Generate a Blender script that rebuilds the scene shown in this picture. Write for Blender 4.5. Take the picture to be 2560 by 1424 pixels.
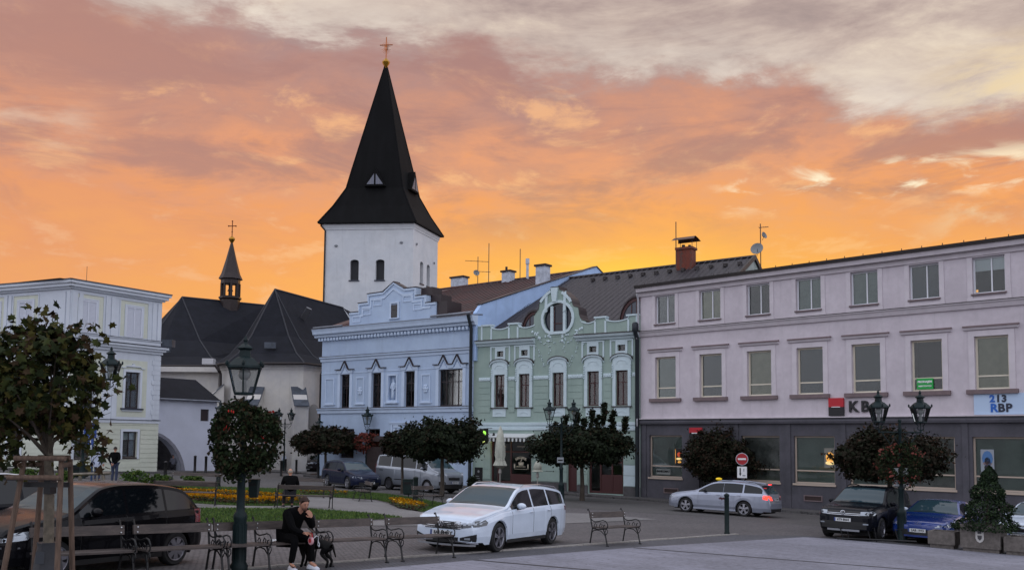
import bpy, bmesh, math, random
from math import sin, cos, pi, radians, atan, atan2, sqrt, hypot
from mathutils import Vector, Matrix
for _o in list(bpy.data.objects): bpy.data.objects.remove(_o)
S = bpy.context.scene
COL = S.collection
# ------------------------------------------------------------------ camera
CAMZ = 2.2
def make_camera():
    p, r = atan(.0736), .009
    f = Vector((0, cos(p), sin(p))); r0 = Vector((1, 0, 0)); u0 = Vector((0, -sin(p), cos(p)))
    R = r0*cos(r)+u0*sin(r); U = u0*cos(r)-r0*sin(r)
    cd = bpy.data.cameras.new('camera'); co = bpy.data.objects.new('camera', cd); COL.objects.link(co)
    m = Matrix((R, U, -f)).transposed().to_4x4(); m.translation = (0, 0, CAMZ); co.matrix_world = m
    cd.sensor_width = 36; cd.lens = 36*2300/2560; cd.shift_y = (926-712)/2560; cd.clip_end = 3000; cd.clip_start = .1
    S.camera = co
make_camera()
S.view_settings.view_transform = 'Standard'; S.view_settings.look = 'None'
S.view_settings.exposure = 0.0; S.view_settings.gamma = 1.0; S.view_settings.use_curve_mapping = False
S.cycles.max_bounces = 8; S.cycles.transparent_max_bounces = 12
def lin(r, g, b):
    f = lambda c: (c/255/12.92) if c/255 <= .04045 else ((c/255+.055)/1.055)**2.4
    return (f(r), f(g), f(b), 1)
# small expression wrapper for shader nodes
class E:
    def __init__(s, t, k): s.t, s.k = t, k
    def op(s, o, b=None, c=None):
        n = s.t.nodes.new('ShaderNodeMath'); n.operation = o
        for i, x in enumerate((s, b, c)):
            if x is None: continue
            if isinstance(x, E): s.t.links.new(x.k, n.inputs[i])
            else: n.inputs[i].default_value = x
        return E(s.t, n.outputs[0])
    def __add__(s, b): return s.op('ADD', b)
    def __sub__(s, b): return s.op('SUBTRACT', b)
    def __mul__(s, b): return s.op('MULTIPLY', b)
    def __truediv__(s, b): return s.op('DIVIDE', b)
    def ss(s, a, b, lo=0., hi=1.):
        n = s.t.nodes.new('ShaderNodeMapRange'); n.interpolation_type = 'SMOOTHSTEP'
        for i, x in enumerate((s, a, b, lo, hi)):
            if isinstance(x, E): s.t.links.new(x.k, n.inputs[i])
            else: n.inputs[i].default_value = x
        return E(s.t, n.outputs[0])
def xyz(t, a, b, c):
    n = t.nodes.new('ShaderNodeCombineXYZ')
    for i, x in enumerate((a, b, c)):
        if isinstance(x, E): t.links.new(x.k, n.inputs[i])
        else: n.inputs[i].default_value = x
    return E(t, n.outputs[0])
def noise(t, v, sc, det=5, rough=.55, dist=0., out='Fac'):
    n = t.nodes.new('ShaderNodeTexNoise'); n.inputs['Scale'].default_value = sc; n.inputs['Detail'].default_value = det
    n.inputs['Roughness'].default_value = rough; n.inputs['Distortion'].default_value = dist
    if v is not None: t.links.new(v.k, n.inputs['Vector'])
    return E(t, n.outputs[out])
def mixc(t, f, a, b, mode='MIX'):
    n = t.nodes.new('ShaderNodeMix'); n.data_type = 'RGBA'; n.blend_type = mode; n.clamp_factor = True
    for s_, x in ((n.inputs[0], f), (n.inputs[6], a), (n.inputs[7], b)):
        if isinstance(x, E): t.links.new(x.k, s_)
        else: s_.default_value = x
    return E(t, n.outputs[2])
def ramp(t, f, pts, interp='LINEAR'):
    n = t.nodes.new('ShaderNodeValToRGB'); n.color_ramp.interpolation = interp
    while len(n.color_ramp.elements) < len(pts): n.color_ramp.elements.new(.5)
    for e, (p, c) in zip(n.color_ramp.elements, pts): e.position = p; e.color = c
    t.links.new(f.k, n.inputs[0]); return E(t, n.outputs[0])
def curve(t, f, pts):
    n = t.nodes.new('ShaderNodeFloatCurve'); c = n.mapping.curves[0]
    while len(c.points) < len(pts): c.points.new(.5, .5)
    for q, (x, y) in zip(c.points, pts): q.location = (x, y); q.handle_type = 'AUTO'
    n.mapping.update(); t.links.new(f.k, n.inputs['Value']); return E(t, n.outputs[0])
# ------------------------------------------------------------------ sky: sunset under broken cloud, fading to a blue-grey dusk behind the camera
def make_world():
    w = bpy.data.worlds.new('World'); S.world = w; w.use_nodes = True; t = w.node_tree; t.nodes.clear()
    tc = t.nodes.new('ShaderNodeTexCoord'); sp = t.nodes.new('ShaderNodeSeparateXYZ'); t.links.new(tc.outputs['Generated'], sp.inputs[0])
    x, y, z = (E(t, o) for o in sp.outputs)
    h = (x*x+y*y).op('SQRT').op('MAXIMUM', .001)
    T = (z/h).op('MAXIMUM', 0.)                     # tangent of the elevation
    az = x.op('ARCTAN2', y)                          # 0 straight ahead, positive to the right
    zz = z.op('MAXIMUM', 0.)+.16
    P = xyz(t, x/zz, y/zz, 0.)                       # cloud deck seen in perspective
    D = xyz(t, az*1.0, T*2.6, 0.)                    # billows as seen from below
    n1 = noise(t, P, 1.3, 8, .62, .5); n2 = noise(t, D, 5., 9, .62, .35); n3 = noise(t, D, 17., 6, .6, .3); n4 = noise(t, P, 4.2, 8, .64, .3)
    n7 = noise(t, xyz(t, az*1.6, T*5.5, 3.), 3.4, 8, .62, .5)
    wob = (n2-.5)*.15+(n3-.5)*.06
    Tw = T+(n1-.5)*.14+(n4-.5)*.20+(n2-.5)*.16+(n3-.5)*.05
    warm = ramp(t, Tw, [(0., lin(255, 178, 84)), (.17, lin(248, 168, 98)), (.235, lin(240, 160, 104)), (.285, lin(228, 158, 120)),
                        (.33, lin(206, 148, 124)), (.385, lin(184, 140, 130)), (.45, lin(170, 138, 136)), (.6, lin(160, 140, 145))])
    # brighter peach streaks and dull mauve patches inside the warm deck
    warm = mixc(t, n4.ss(.52, .66)*.75*T.ss(.46, .36), warm, lin(250, 188, 135))
    warm = mixc(t, n7.ss(.57, .38)*.75*T.ss(.19, .27), warm, lin(170, 128, 122))
    left = az.ss(-.15, -.5); warm = mixc(t, left*.28, warm, lin(206, 146, 122))
    gl = ((az-.15)*(az-.15)*-9.).op('EXPONENT')*((T-.12)*(T-.12)*-75.).op('EXPONENT')
    warm = mixc(t, gl*.62, warm, lin(255, 196, 50))
    gl2 = ((az-.12)*(az-.12)*-110.).op('EXPONENT')*T.ss(.225, .165)
    warm = mixc(t, gl2*.75, warm, lin(255, 214, 70))
    # upper edge of the big cloud, by azimuth
    u = (az+.55)/1.1
    B = curve(t, u, [(0., .475), (.07, .46), (.115, .432), (.17, .426), (.215, .447), (.30, .436), (.36, .436), (.45, .42), (.52, .398), (.60, .392), (.70, .386), (.77, .376), (.82, .345), (.90, .318), (.96, .315), (1., .33)])
    n5 = noise(t, D, 3.2, 9, .66, .6); n6 = noise(t, D, 9., 7, .6, .4)
    up = ramp(t, n5*.65+n6*.35, [(.30, lin(146, 130, 130)), (.44, lin(178, 158, 152)), (.53, lin(202, 183, 172)), (.63, lin(228, 211, 192)), (.76, lin(255, 242, 216))])
    edge = (T-B)+wob
    lit = edge.ss(-.004, .012)*edge.ss(.09, .012)*(n2.ss(.42, .62)*.8+.1)
    up = mixc(t, lit*.75, up, lin(240, 228, 214))
    c = mixc(t, edge.ss(-.02, .03), warm, up)
    # cream breaks to the right, low down
    br = noise(t, D, 13., 6, .55, .5)
    band = T.ss(.235, .262)*T.ss(.30, .272)*az.ss(.20, .27)
    c = mixc(t, band*br.ss(.50, .66), c, lin(255, 240, 205))
    rgt = az.ss(.40, .5)*n2.ss(.46, .6)*T.ss(.17, .2)*T.ss(.42, .36)
    c = mixc(t, rgt*.85, c, lin(238, 214, 172))
    lf = az.ss(-.41, -.47)*n2.ss(.44, .6)*T.ss(.27, .29)*T.ss(.345, .31)
    c = mixc(t, lf*.5, c, lin(235, 205, 180))
    # overhead and behind the camera the evening sky is open, pale and blue
    # (one smooth fade with height and with the angle from the sunset)
    nb = noise(t, P, .8, 6, .6, .3)
    back = mixc(t, nb.ss(.35, .7), (1.0, 1.06, 1.24, 1), (1.24, 1.24, 1.34, 1))
    back = mixc(t, T.ss(.0, .35), (.98, .97, 1.08, 1), back)
    fr = (y/h)
    c = mixc(t, fr.ss(.84, .22), c, back)
    c = mixc(t, T.ss(.55, 1.5), c, back)
    sk = t.nodes.new('ShaderNodeTexSky'); sk.sky_type = 'NISHITA'; sk.sun_disc = False
    sk.sun_elevation = radians(2.); sk.sun_rotation = radians(8.)
    b1 = t.nodes.new('ShaderNodeBackground'); b2 = t.nodes.new('ShaderNodeBackground'); ad = t.nodes.new('ShaderNodeAddShader')
    t.links.new(c.k, b1.inputs[0]); b1.inputs[1].default_value = 1.0
    t.links.new(sk.outputs[0], b2.inputs[0]); b2.inputs[1].default_value = .006
    t.links.new(b1.outputs[0], ad.inputs[0]); t.links.new(b2.outputs[0], ad.inputs[1])
    o = t.nodes.new('ShaderNodeOutputWorld'); t.links.new(ad.outputs[0], o.inputs[0])
make_world()
sl = bpy.data.lights.new('sun', 'SUN'); sl.energy = .25; sl.angle = radians(6); sl.color = (1, .55, .25)
so = bpy.data.objects.new('sun', sl); COL.objects.link(so)
so.rotation_euler = Vector((-sin(radians(8)), -cos(radians(8)), -math.tan(radians(2)))).to_track_quat('-Z', 'Y').to_euler()
# ------------------------------------------------------------------ helpers
SA, SB = .033, .018                       # the square falls gently to the right and away
def gz(x, y): return -(SA*x+SB*y)
GN = Vector((SA, SB, 1)).normalized()
_M = {}
def mat(name, col, rough=.7, metal=0., var=0., vscale=3., bump=0., bscale=40., spec=None, coat=0., emis=None, col2=None, seed=0., det=6, stretch=None, vl=.35, vh=.65, streak=0.):
    if name in _M: return _M[name]
    m = bpy.data.materials.new(name); _M[name] = m; m.use_nodes = True; t = m.node_tree; b = t.nodes['Principled BSDF']
    if len(col) == 3: col = lin(*col)
    b.inputs['Base Color'].default_value = col; b.inputs['Roughness'].default_value = rough; b.inputs['Metallic'].default_value = metal
    if spec is not None: b.inputs['IOR'].default_value = spec
    if coat: b.inputs['Coat Weight'].default_value = coat; b.inputs['Coat Roughness'].default_value = .04
    v = None
    if var or bump or col2:
        g = t.nodes.new('ShaderNodeNewGeometry'); v = E(t, g.outputs['Position'])
        if stretch:
            mp = t.nodes.new('ShaderNodeMapping'); mp.inputs['Scale'].default_value = stretch; t.links.new(v.k, mp.inputs[0]); v = E(t, mp.outputs[0])
    if var or col2:
        n = noise(t, v, vscale, det, .6, .2)
        if col2: c = mixc(t, n.ss(vl, vh), col, lin(*col2) if len(col2) == 3 else col2)
        else:
            lo = tuple(x*(1-var) for x in col[:3])+(1,); hi = tuple(min(1, x*(1+var)) for x in col[:3])+(1,)
            c = mixc(t, n.ss(.3, .7), lo, hi)
        if col2 and var:
            n2 = noise(t, v, vscale*7, 4, .6); c = mixc(t, n2.ss(.3, .7)*var, c, (0, 0, 0, 1))
        if streak:
            g2 = t.nodes.new('ShaderNodeNewGeometry'); mp2 = t.nodes.new('ShaderNodeMapping'); mp2.inputs['Scale'].default_value = (3.2, 3.2, .22); t.links.new(g2.outputs['Position'], mp2.inputs[0])
            n3 = noise(t, E(t, mp2.outputs[0]), 1., 7, .65, .3); n4 = noise(t, v, .22, 5, .6, .4); d_ = tuple(x*.55 for x in col[:3])+(1,)
            c = mixc(t, n3.ss(.52, .78)*streak, c, d_); c = mixc(t, n4.ss(.5, .72)*streak*.7, c, d_)
        t.links.new(c.k, b.inputs['Base Color'])
    if bump:
        n = noise(t, v, bscale, 4, .6); bp = t.nodes.new('ShaderNodeBump'); bp.inputs['Strength'].default_value = bump; bp.inputs['Distance'].default_value = .02
        t.links.new(n.k, bp.inputs['Height']); t.links.new(bp.outputs[0], b.inputs['Normal'])
    if emis: b.inputs['Emission Color'].default_value = lin(*emis[:3]); b.inputs['Emission Strength'].default_value = emis[3]
    return m
def glass_mat(name, tint=(1, 1, 1, 1), ior=1.6):
    if name in _M: return _M[name]
    m = bpy.data.materials.new(name); _M[name] = m; m.use_nodes = True; t = m.node_tree; t.nodes.clear()
    a = t.nodes.new('ShaderNodeBsdfTransparent'); a.inputs[0].default_value = tint
    g = t.nodes.new('ShaderNodeBsdfGlossy'); g.inputs['Roughness'].default_value = .03
    f = t.nodes.new('ShaderNodeFresnel'); f.inputs[0].default_value = ior
    x = t.nodes.new('ShaderNodeMixShader'); o = t.nodes.new('ShaderNodeOutputMaterial')
    t.links.new(f.outputs[0], x.inputs[0]); t.links.new(a.outputs[0], x.inputs[1]); t.links.new(g.outputs[0], x.inputs[2]); t.links.new(x.outputs[0], o.inputs[0])
    return m
class MB:
    def __init__(s): s.v = []; s.f = []; s.m = []
    def add(s, vs, fs, mi=0):
        n = len(s.v); s.v += [tuple(p) for p in vs]; s.f += [tuple(i+n for i in f) for f in fs]; s.m += [mi]*len(fs); return s
    def poly(s, pts, mi=0): return s.add(pts, [tuple(range(len(pts)))], mi)
    def box(s, x0, x1, y0, y1, z0, z1, mi=0):
        return s.add([(x0, y0, z0), (x1, y0, z0), (x1, y1, z0), (x0, y1, z0), (x0, y0, z1), (x1, y0, z1), (x1, y1, z1), (x0, y1, z1)],
                     [(0, 3, 2, 1), (4, 5, 6, 7), (0, 1, 5, 4), (1, 2, 6, 5), (2, 3, 7, 6), (3, 0, 4, 7)], mi)
    def prism(s, pts, y0, y1, mi=0, ax='y'):   # outline in x,z (ax y) or x,y (ax z) or y,z (ax x)
        n = len(pts)
        g = {'y': lambda p, q: (p[0], q, p[1]), 'z': lambda p, q: (p[0], p[1], q), 'x': lambda p, q: (q, p[0], p[1])}[ax]
        return s.add([g(p, y0) for p in pts]+[g(p, y1) for p in pts], [tuple(range(n)), tuple(range(2*n-1, n-1, -1))]+[(i, i+n, (i+1) % n+n, (i+1) % n) for i in range(n)], mi)
    def loft(s, rings, closed=True, caps=True, mi=0):
        n = len(rings[0]); vs = [p for r in rings for p in r]; fs = []
        for k in range(len(rings)-1):
            for i in range(n if closed else n-1):
                j = (i+1) % n; fs.append((k*n+i, k*n+j, (k+1)*n+j, (k+1)*n+i))
        if caps: fs += [tuple(range(n-1, -1, -1)), tuple((len(rings)-1)*n+i for i in range(n))]
        return s.add(vs, fs, mi)
    def tube(s, pts, r, n=6, caps=True, mi=0, sq=1.):
        P = [Vector(p) for p in pts]; R = r if isinstance(r, (list, tuple)) else [r]*len(P); rings = []; up = None
        for i, p in enumerate(P):
            d = (P[min(i+1, len(P)-1)]-P[max(i-1, 0)])
            if d.length < 1e-9: d = Vector((0, 0, 1))
            d.normalize()
            if up is None: up = Vector((0, 0, 1)) if abs(d.z) < .9 else Vector((1, 0, 0))
            a = d.cross(up)
            if a.length < 1e-6: a = d.orthogonal()
            a.normalize(); b = a.cross(d).normalized(); up = b
            rings.append([p+a*(R[i]*cos(2*pi*k/n))+b*(R[i]*sq*sin(2*pi*k/n)) for k in range(n)])
        return s.loft(rings, True, caps, mi)
    def lathe(s, prof, c=(0, 0, 0), n=12, mi=0, a0=0., caps=True, sx=1., sy=1.):
        return s.loft([[(c[0]+r*cos(a0+2*pi*k/n)*sx, c[1]+r*sin(a0+2*pi*k/n)*sy, c[2]+z) for k in range(n)] for r, z in prof], True, caps, mi)
    def ball(s, c, r, n=10, m=6, mi=0):
        r = r if isinstance(r, (list, tuple)) else (r, r, r)
        return s.loft([[(c[0]+r[0]*sin(pi*j/m)*cos(2*pi*k/n), c[1]+r[1]*sin(pi*j/m)*sin(2*pi*k/n), c[2]-r[2]*cos(pi*j/m)) for k in range(n)] for j in [.15]+list(range(1, m))+[m-.15]], True, True, mi)
    def xf(s, m): s.v = [tuple(m @ Vector(p)) for p in s.v]; return s
    def join(s, o, mo=0): n = len(s.v); s.v += o.v; s.f += [tuple(i+n for i in f) for f in o.f]; s.m += [k+mo for k in o.m]; return s
    def mesh(s, name, mats, smooth=False, ang=None):
        me = bpy.data.meshes.new(name); me.from_pydata(s.v, [], s.f)
        for k in (mats if isinstance(mats, (list, tuple)) else [mats]): me.materials.append(k)
        me.polygons.foreach_set('material_index', s.m)
        if smooth:
            me.polygons.foreach_set('use_smooth', [True]*len(s.f))
            try: me.set_sharp_from_angle(angle=radians(ang or 40))
            except Exception: pass
        me.update(); return me
def link(name, me, parent=None, loc=(0, 0, 0), rot=None, label=None):
    o = bpy.data.objects.new(name, me); COL.objects.link(o); o.location = loc
    if rot is not None: o.rotation_euler = rot
    if parent is not None: o.parent = parent
    if label: o['label'] = label
    return o
def part(name, mb, mats, parent=None, smooth=False, label=None, loc=(0, 0, 0), rot=None, ang=None):
    return link(name, mb.mesh(name, mats, smooth, ang), parent, loc, rot, label)
def tag(o, label, cat, group=None):
    o['label'] = label; o['category'] = cat
    if group: o['group'] = group
    return o
def thing(name, label, cat, x=0, y=0, z=None, yaw=0, group=None, tilt=False):
    o = bpy.data.objects.new(name, None); COL.objects.link(o); o.empty_display_size = .3
    z = gz(x, y) if z is None else z
    if tilt:
        a = Vector((cos(yaw), sin(yaw), 0)); a = (a-GN*a.dot(GN)).normalized(); b = GN.cross(a)
        m = Matrix((a, b, GN)).transposed().to_4x4(); m.translation = (x, y, z); o.matrix_world = m
    else: o.location = (x, y, z); o.rotation_euler = (0, 0, yaw)
    return tag(o, label, cat, group)
def struct(name, mb, mats, smooth=False, kind='structure'):
    o = part(name, mb, mats, None, smooth); o['kind'] = kind; return o
def dup(o, parent=None, x=None, y=None, z=None, yaw=None, label=None, group=None, tilt=False):
    c = o.copy(); COL.objects.link(c)
    if parent is not None: c.parent = parent
    if x is not None:
        z = gz(x, y) if z is None else z
        if tilt:
            a = Vector((cos(yaw), sin(yaw), 0)); a = (a-GN*a.dot(GN)).normalized(); b = GN.cross(a)
            m = Matrix((a, b, GN)).transposed().to_4x4(); m.translation = (x, y, z); c.matrix_world = m
        else:
            c.location = (x, y, z)
            if yaw is not None: c.rotation_euler = (0, 0, yaw)
    if label: c['label'] = label
    if group: c['group'] = group
    for ch in list(o.children): dup(ch, c)
    return c
_T = {}
def text_mb(s, size, ext=.01, bold=0., align='CENTER'):
    k = (s, size, ext, bold)
    cu = bpy.data.curves.new('t', 'FONT'); cu.body = s; cu.size = size; cu.extrude = ext; cu.offset = bold; cu.align_x = align; cu.align_y = 'CENTER'; cu.resolution_u = 3
    o = bpy.data.objects.new('t', cu); COL.objects.link(o); dg = bpy.context.evaluated_depsgraph_get(); dg.update()
    me = bpy.data.meshes.new_from_object(o.evaluated_get(dg)); mb = MB()
    mb.add([(v.co.x, v.co.z, v.co.y) for v in me.vertices], [tuple(reversed(p.vertices)) for p in me.polygons])
    bpy.data.objects.remove(o); bpy.data.curves.remove(cu); bpy.data.meshes.remove(me); return mb   # lies in x,z facing -y
def skin_mb(vs, es, rs, sub=1, root=0):
    me = bpy.data.meshes.new('k'); me.from_pydata(vs, es, []); o = bpy.data.objects.new('k', me); COL.objects.link(o)
    md = o.modifiers.new('s', 'SKIN'); md.use_smooth_shade = True
    for i, r in enumerate(rs):
        q = me.skin_vertices[0].data[i]; r = r if isinstance(r, (tuple, list)) else (r, r); q.radius = r; q.use_root = (i == root)
    if sub: o.modifiers.new('u', 'SUBSURF').levels = sub
    dg = bpy.context.evaluated_depsgraph_get(); dg.update(); m2 = bpy.data.meshes.new_from_object(o.evaluated_get(dg)); mb = MB()
    mb.add([tuple(v.co) for v in m2.vertices], [tuple(p.vertices) for p in m2.polygons])
    bpy.data.objects.remove(o); bpy.data.meshes.remove(me); bpy.data.meshes.remove(m2); return mb
def wall_mb(L, z0, z1, holes, rev=.2, y=0., mb=None, x0=0.):
    holes = [(a, b, max(c, z0), min(d, z1)) for a, b, c, d in holes if c < z1 and d > z0]
    mb = mb or MB(); xs = sorted({x0, x0+L, *[h[0] for h in holes], *[h[1] for h in holes]}); zs = sorted({z0, z1, *[h[2] for h in holes], *[h[3] for h in holes]})
    for i in range(len(xs)-1):
        for j in range(len(zs)-1):
            a, b, c, d = xs[i], xs[i+1], zs[j], zs[j+1]; mx, mz = (a+b)/2, (c+d)/2
            if any(h[0] < mx < h[1] and h[2] < mz < h[3] for h in holes): continue
            mb.poly([(a, y, c), (b, y, c), (b, y, d), (a, y, d)])
    for a, b, c, d in holes:
        for p, q in (((a, c), (a, d)), ((a, d), (b, d)), ((b, d), (b, c)), ((b, c), (a, c))):
            mb.poly([(p[0], y, p[1]), (q[0], y, q[1]), (q[0], y+rev, q[1]), (p[0], y+rev, p[1])])
    return mb
def frame_mb(w, h, t=.07, d=.06, mu=(), tr=(), mb=None, tm=None):   # window frame, origin at its lower left corner; mu upright bars, tr cross bars (fractions)
    mb = mb or MB(); tm = tm or t*.8
    mb.box(0, w, 0, d, 0, t); mb.box(0, w, 0, d, h-t, h); mb.box(0, t, 0, d, t+.0005, h-t-.0005); mb.box(w-t, w, 0, d, t+.0005, h-t-.0005)
    for m in mu: mb.box(w*m-tm/2, w*m+tm/2, -.005, d-.01, t+.001, h-t-.001)
    for m in tr: mb.box(t+.001, w-t-.001, .004, d-.004, h*m-tm/2, h*m+tm/2)
    return mb
def pt(p0, d, n, u, off=0): return (p0[0]+d[0]*u+n[0]*off, p0[1]+d[1]*u+n[1]*off)
class Site:                                   # a facade line: root Empty at its left foot, local x along it, local y inward
    def __init__(s, p0, p1):
        s.p0 = p0; dx, dy = p1[0]-p0[0], p1[1]-p0[1]; s.L = hypot(dx, dy); s.d = (dx/s.L, dy/s.L); s.n = (-s.d[1], s.d[0]); s.yaw = atan2(dy, dx); s.b = gz(*p0)
    def root(s, name, label, cat): return thing(name, label, cat, s.p0[0], s.p0[1], s.b, s.yaw)
    def w(s, u, off=0): return pt(s.p0, s.d, s.n, u, off)
    def loc(s, X, Y, Z=0): v = (X-s.p0[0], Y-s.p0[1]); return (v[0]*s.d[0]+v[1]*s.d[1], v[0]*s.n[0]+v[1]*s.n[1], Z-s.b)
# ------------------------------------------------------------------ materials shared by many things
IRON = mat('iron_green', (26, 38, 38), .55, .1, .2, 6, spec=1.3); BLACKIRON = mat('iron_black', (18, 18, 21), .45, .2, .2, 9)
PLANK = mat('bench_wood', (62, 54, 52), .6, 0, .35, 3, .3, 30, col2=(86, 76, 72), stretch=(1, 1, 6))
DGLASS = glass_mat('window_glass', (.93, .96, .95, 1), 1.55)
DARK = mat('dark_void', (14, 14, 16), .9); WHITE = mat('white_paint', (222, 222, 224), .55, 0, .05, 2)
RUBBER = mat('rubber', (22, 22, 24), .75); CHROME = mat('chrome', (200, 202, 208), .12, 1.); ZINC = mat('zinc', (72, 78, 88), .6, .3, .25, 2)
BRONZE = mat('copper_trim', (56, 50, 48), .5, .4)
# ------------------------------------------------------------------ ground
def stone_mat(name, c1, c2, c3, bw, bh, rot, mortar=.012, rough=.8, bump=.5, var=.25, off=.5, dirt=.35):
    m = bpy.data.materials.new(name); m.use_nodes = True; t = m.node_tree; b = t.nodes['Principled BSDF']
    g = t.nodes.new('ShaderNodeNewGeometry'); mp = t.nodes.new('ShaderNodeMapping'); mp.inputs['Rotation'].default_value = (0, 0, rot)
    t.links.new(g.outputs['Position'], mp.inputs[0]); P = E(t, mp.outputs[0])
    wv = noise(t, P, 5., 3, .5, 0, 'Color'); vm = t.nodes.new('ShaderNodeVectorMath'); vm.operation = 'MULTIPLY_ADD'
    t.links.new(wv.k, vm.inputs[0]); vm.inputs[1].default_value = (bh*.8,)*3; t.links.new(P.k, vm.inputs[2])
    br = t.nodes.new('ShaderNodeTexBrick'); t.links.new(vm.outputs[0], br.inputs['Vector']); br.inputs['Scale'].default_value = 1
    br.inputs['Brick Width'].default_value = bw; br.inputs['Row Height'].default_value = bh; br.inputs['Mortar Size'].default_value = mortar; br.offset = off
    br.inputs['Color1'].default_value = lin(*c1); br.inputs['Color2'].default_value = lin(*c2); br.inputs['Mortar'].default_value = lin(*c3); br.inputs['Mortar Smooth'].default_value = .4
    n = noise(t, P, .35, 8, .62, .3); n2 = noise(t, P, 9., 6, .6); n3 = noise(t, P, 60., 4, .6)
    c = mixc(t, n.ss(.38, .66)*dirt, E(t, br.outputs[0]), lin(*(int(x*.62) for x in c1)))
    c = mixc(t, n2.ss(.3, .7)*var, c, lin(*(min(255, int(x*1.22)) for x in c2)))
    c = mixc(t, n3.ss(.55, .75)*.18, c, (0, 0, 0, 1))
    t.links.new(c.k, b.inputs['Base Color']); b.inputs['Roughness'].default_value = rough
    bp = t.nodes.new('ShaderNodeBump'); bp.inputs['Strength'].default_value = bump; bp.inputs['Distance'].default_value = .015
    hgt = E(t, br.outputs['Fac'])*-1.+n2*.6; t.links.new(hgt.k, bp.inputs['Height']); t.links.new(bp.outputs[0], b.inputs['Normal']); return m
KD = (.674, .739); KN = (-.739, .674); KA = atan2(.739, .674)    # direction of the long kerb, and its normal (towards the back)
COBBLE = stone_mat('cobble_setts', (79, 76, 78), (102, 97, 98), (30, 29, 30), .12, .10, -KA, .012, bump=.7)
SLAB = stone_mat('granite_slabs', (114, 114, 124), (126, 126, 138), (83, 82, 91), 1.2, .3, -KA-pi/2, .012, bump=.2, var=.3, dirt=.5)
ASPH = stone_mat('fine_setts', (72, 72, 78), (84, 84, 90), (42, 42, 46), .10, .10, -KA, .012, bump=.5)
PATHM = stone_mat('pale_path', (108, 106, 106), (119, 117, 117), (75, 73, 74), .22, .11, -.6, .008, bump=.3, dirt=.3)
ROADM = stone_mat('road_setts', (70, 68, 68), (84, 81, 80), (40, 39, 39), .2, .12, .6, .01, bump=.5)
KERBM = mat('kerb_granite', (140, 136, 132), .8, 0, .2, 12, .3, 60)
def sheet(name, pts, m, lift, kind='structure', thick=0.):
    mb = MB(); n = len(pts); P = [(x, y, gz(x, y)+lift) for x, y in pts]; mb.poly(P)
    if thick: mb.poly([(x, y, z-thick) for x, y, z in P][::-1]); [mb.poly([P[i], (P[i][0], P[i][1], P[i][2]-thick), (P[(i+1) % n][0], P[(i+1) % n][1], P[(i+1) % n][2]-thick), P[(i+1) % n]]) for i in range(n)]
    return struct(name, mb, m, kind=kind)
sheet('ground', [(-400, -200), (400, -200), (400, 600), (-400, 600)], COBBLE, 0.)
K0 = (-4.98, 16.23)
def KP(s, o): return (K0[0]+KD[0]*s+KN[0]*o, K0[1]+KD[1]*s+KN[1]*o)
# plaza side of the kerb: darker sett strip, then pale granite slabs with two dark drain channels
sheet('pavement', [KP(-14, -.12), KP(17.6, -.12), (7.9, 29.6), (9.6, 30.1), (13.2, 28.2), (24, 19), (24, 2), (-12, 2)], ASPH, .004)
sheet('plaza', [(-2.74-5, 17.0-6.2), (-2.74, 17.0), (-.67, 19.38), (3.13, 23.56), (9.31, 29.48), (10.2, 29.3), (14.40, 25.9), (24, 17.6), (24, 1), (-7.74, 1)], SLAB, .008)
DRAINM = mat('drain_channel', (52, 52, 56), .7, .3, .2, 20)
for a, b in (((3.10, 23.45), (14, 19.1)), ((-.75, 19.3), (9, 15.65)), ((-4.6, 14.9), (5, 11.3))):
    dx, dy = b[0]-a[0], b[1]-a[1]; L = hypot(dx, dy); nx, ny = -dy/L*.07, dx/L*.07
    sheet('drain', [(a[0]-nx, a[1]-ny), (b[0]-nx, b[1]-ny), (b[0]+nx, b[1]+ny), (a[0]+nx, a[1]+ny)], DRAINM, .012)
kr = bpy.data.objects.new('kerb', None); COL.objects.link(kr); kr['kind'] = 'structure'
kb = MB().box(-.49, .49, -.06, .06, -.1, .03).mesh('kerb_stone', KERBM)
for i in range(31):
    x, y = KP(-12.5+i, -.06); o = link('kerb_stone', kb, kr, (x, y, gz(x, y)+.004*(i % 3))); o.rotation_euler = (0, .0355, KA)
# roads and paths beyond the parked cars
sheet('road', [(-60, 40), (-30, 44.6), (-19, 45.2), (-13, 46.2), (-9.5, 47.6), (-6.3, 46.2), (-2.6, 41.0), (2.2, 40.9), (8.5, 38.2), (13.5, 33.6), (40, 13), (40, 18), (9.0, 49.0), (-2.5, 57.5), (-14.5, 66.5), (-19, 75), (-21.5, 67.5), (-24.2, 61.3), (-27, 55.6), (-60, 66)], ROADM, .004)
sheet('path', [(-16, 26), (-10.2, 30.9), (-6.79, 32.7), (-4.46, 31.2), (-4.0, 30.3), (-.6, 28.6), (.5, 29.5), (5.6, 35.3), (3.3, 37.2), (-1.0, 36.0), (-3.3, 33.6), (-6.0, 40.3), (-8.35, 41.1), (-9.78, 40.3), (-14, 40.6), (-22, 41.5), (-30, 34)], PATHM, .012)
sheet('path', [(-8.9, 24.6), (-7.6, 24.9), (-6.0, 26.4), (-3.4, 29.5), (-.9, 30.1), (.04, 31.2), (-.6, 28.6), (-4.4, 26.6), (-8.2, 22.4), (-12, 18), (-13, 19)], PATHM, .016)
GRASSM = mat('lawn_soil', (44, 62, 20), .95, 0, .3, 8, .5, 60, col2=(60, 78, 26))
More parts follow.
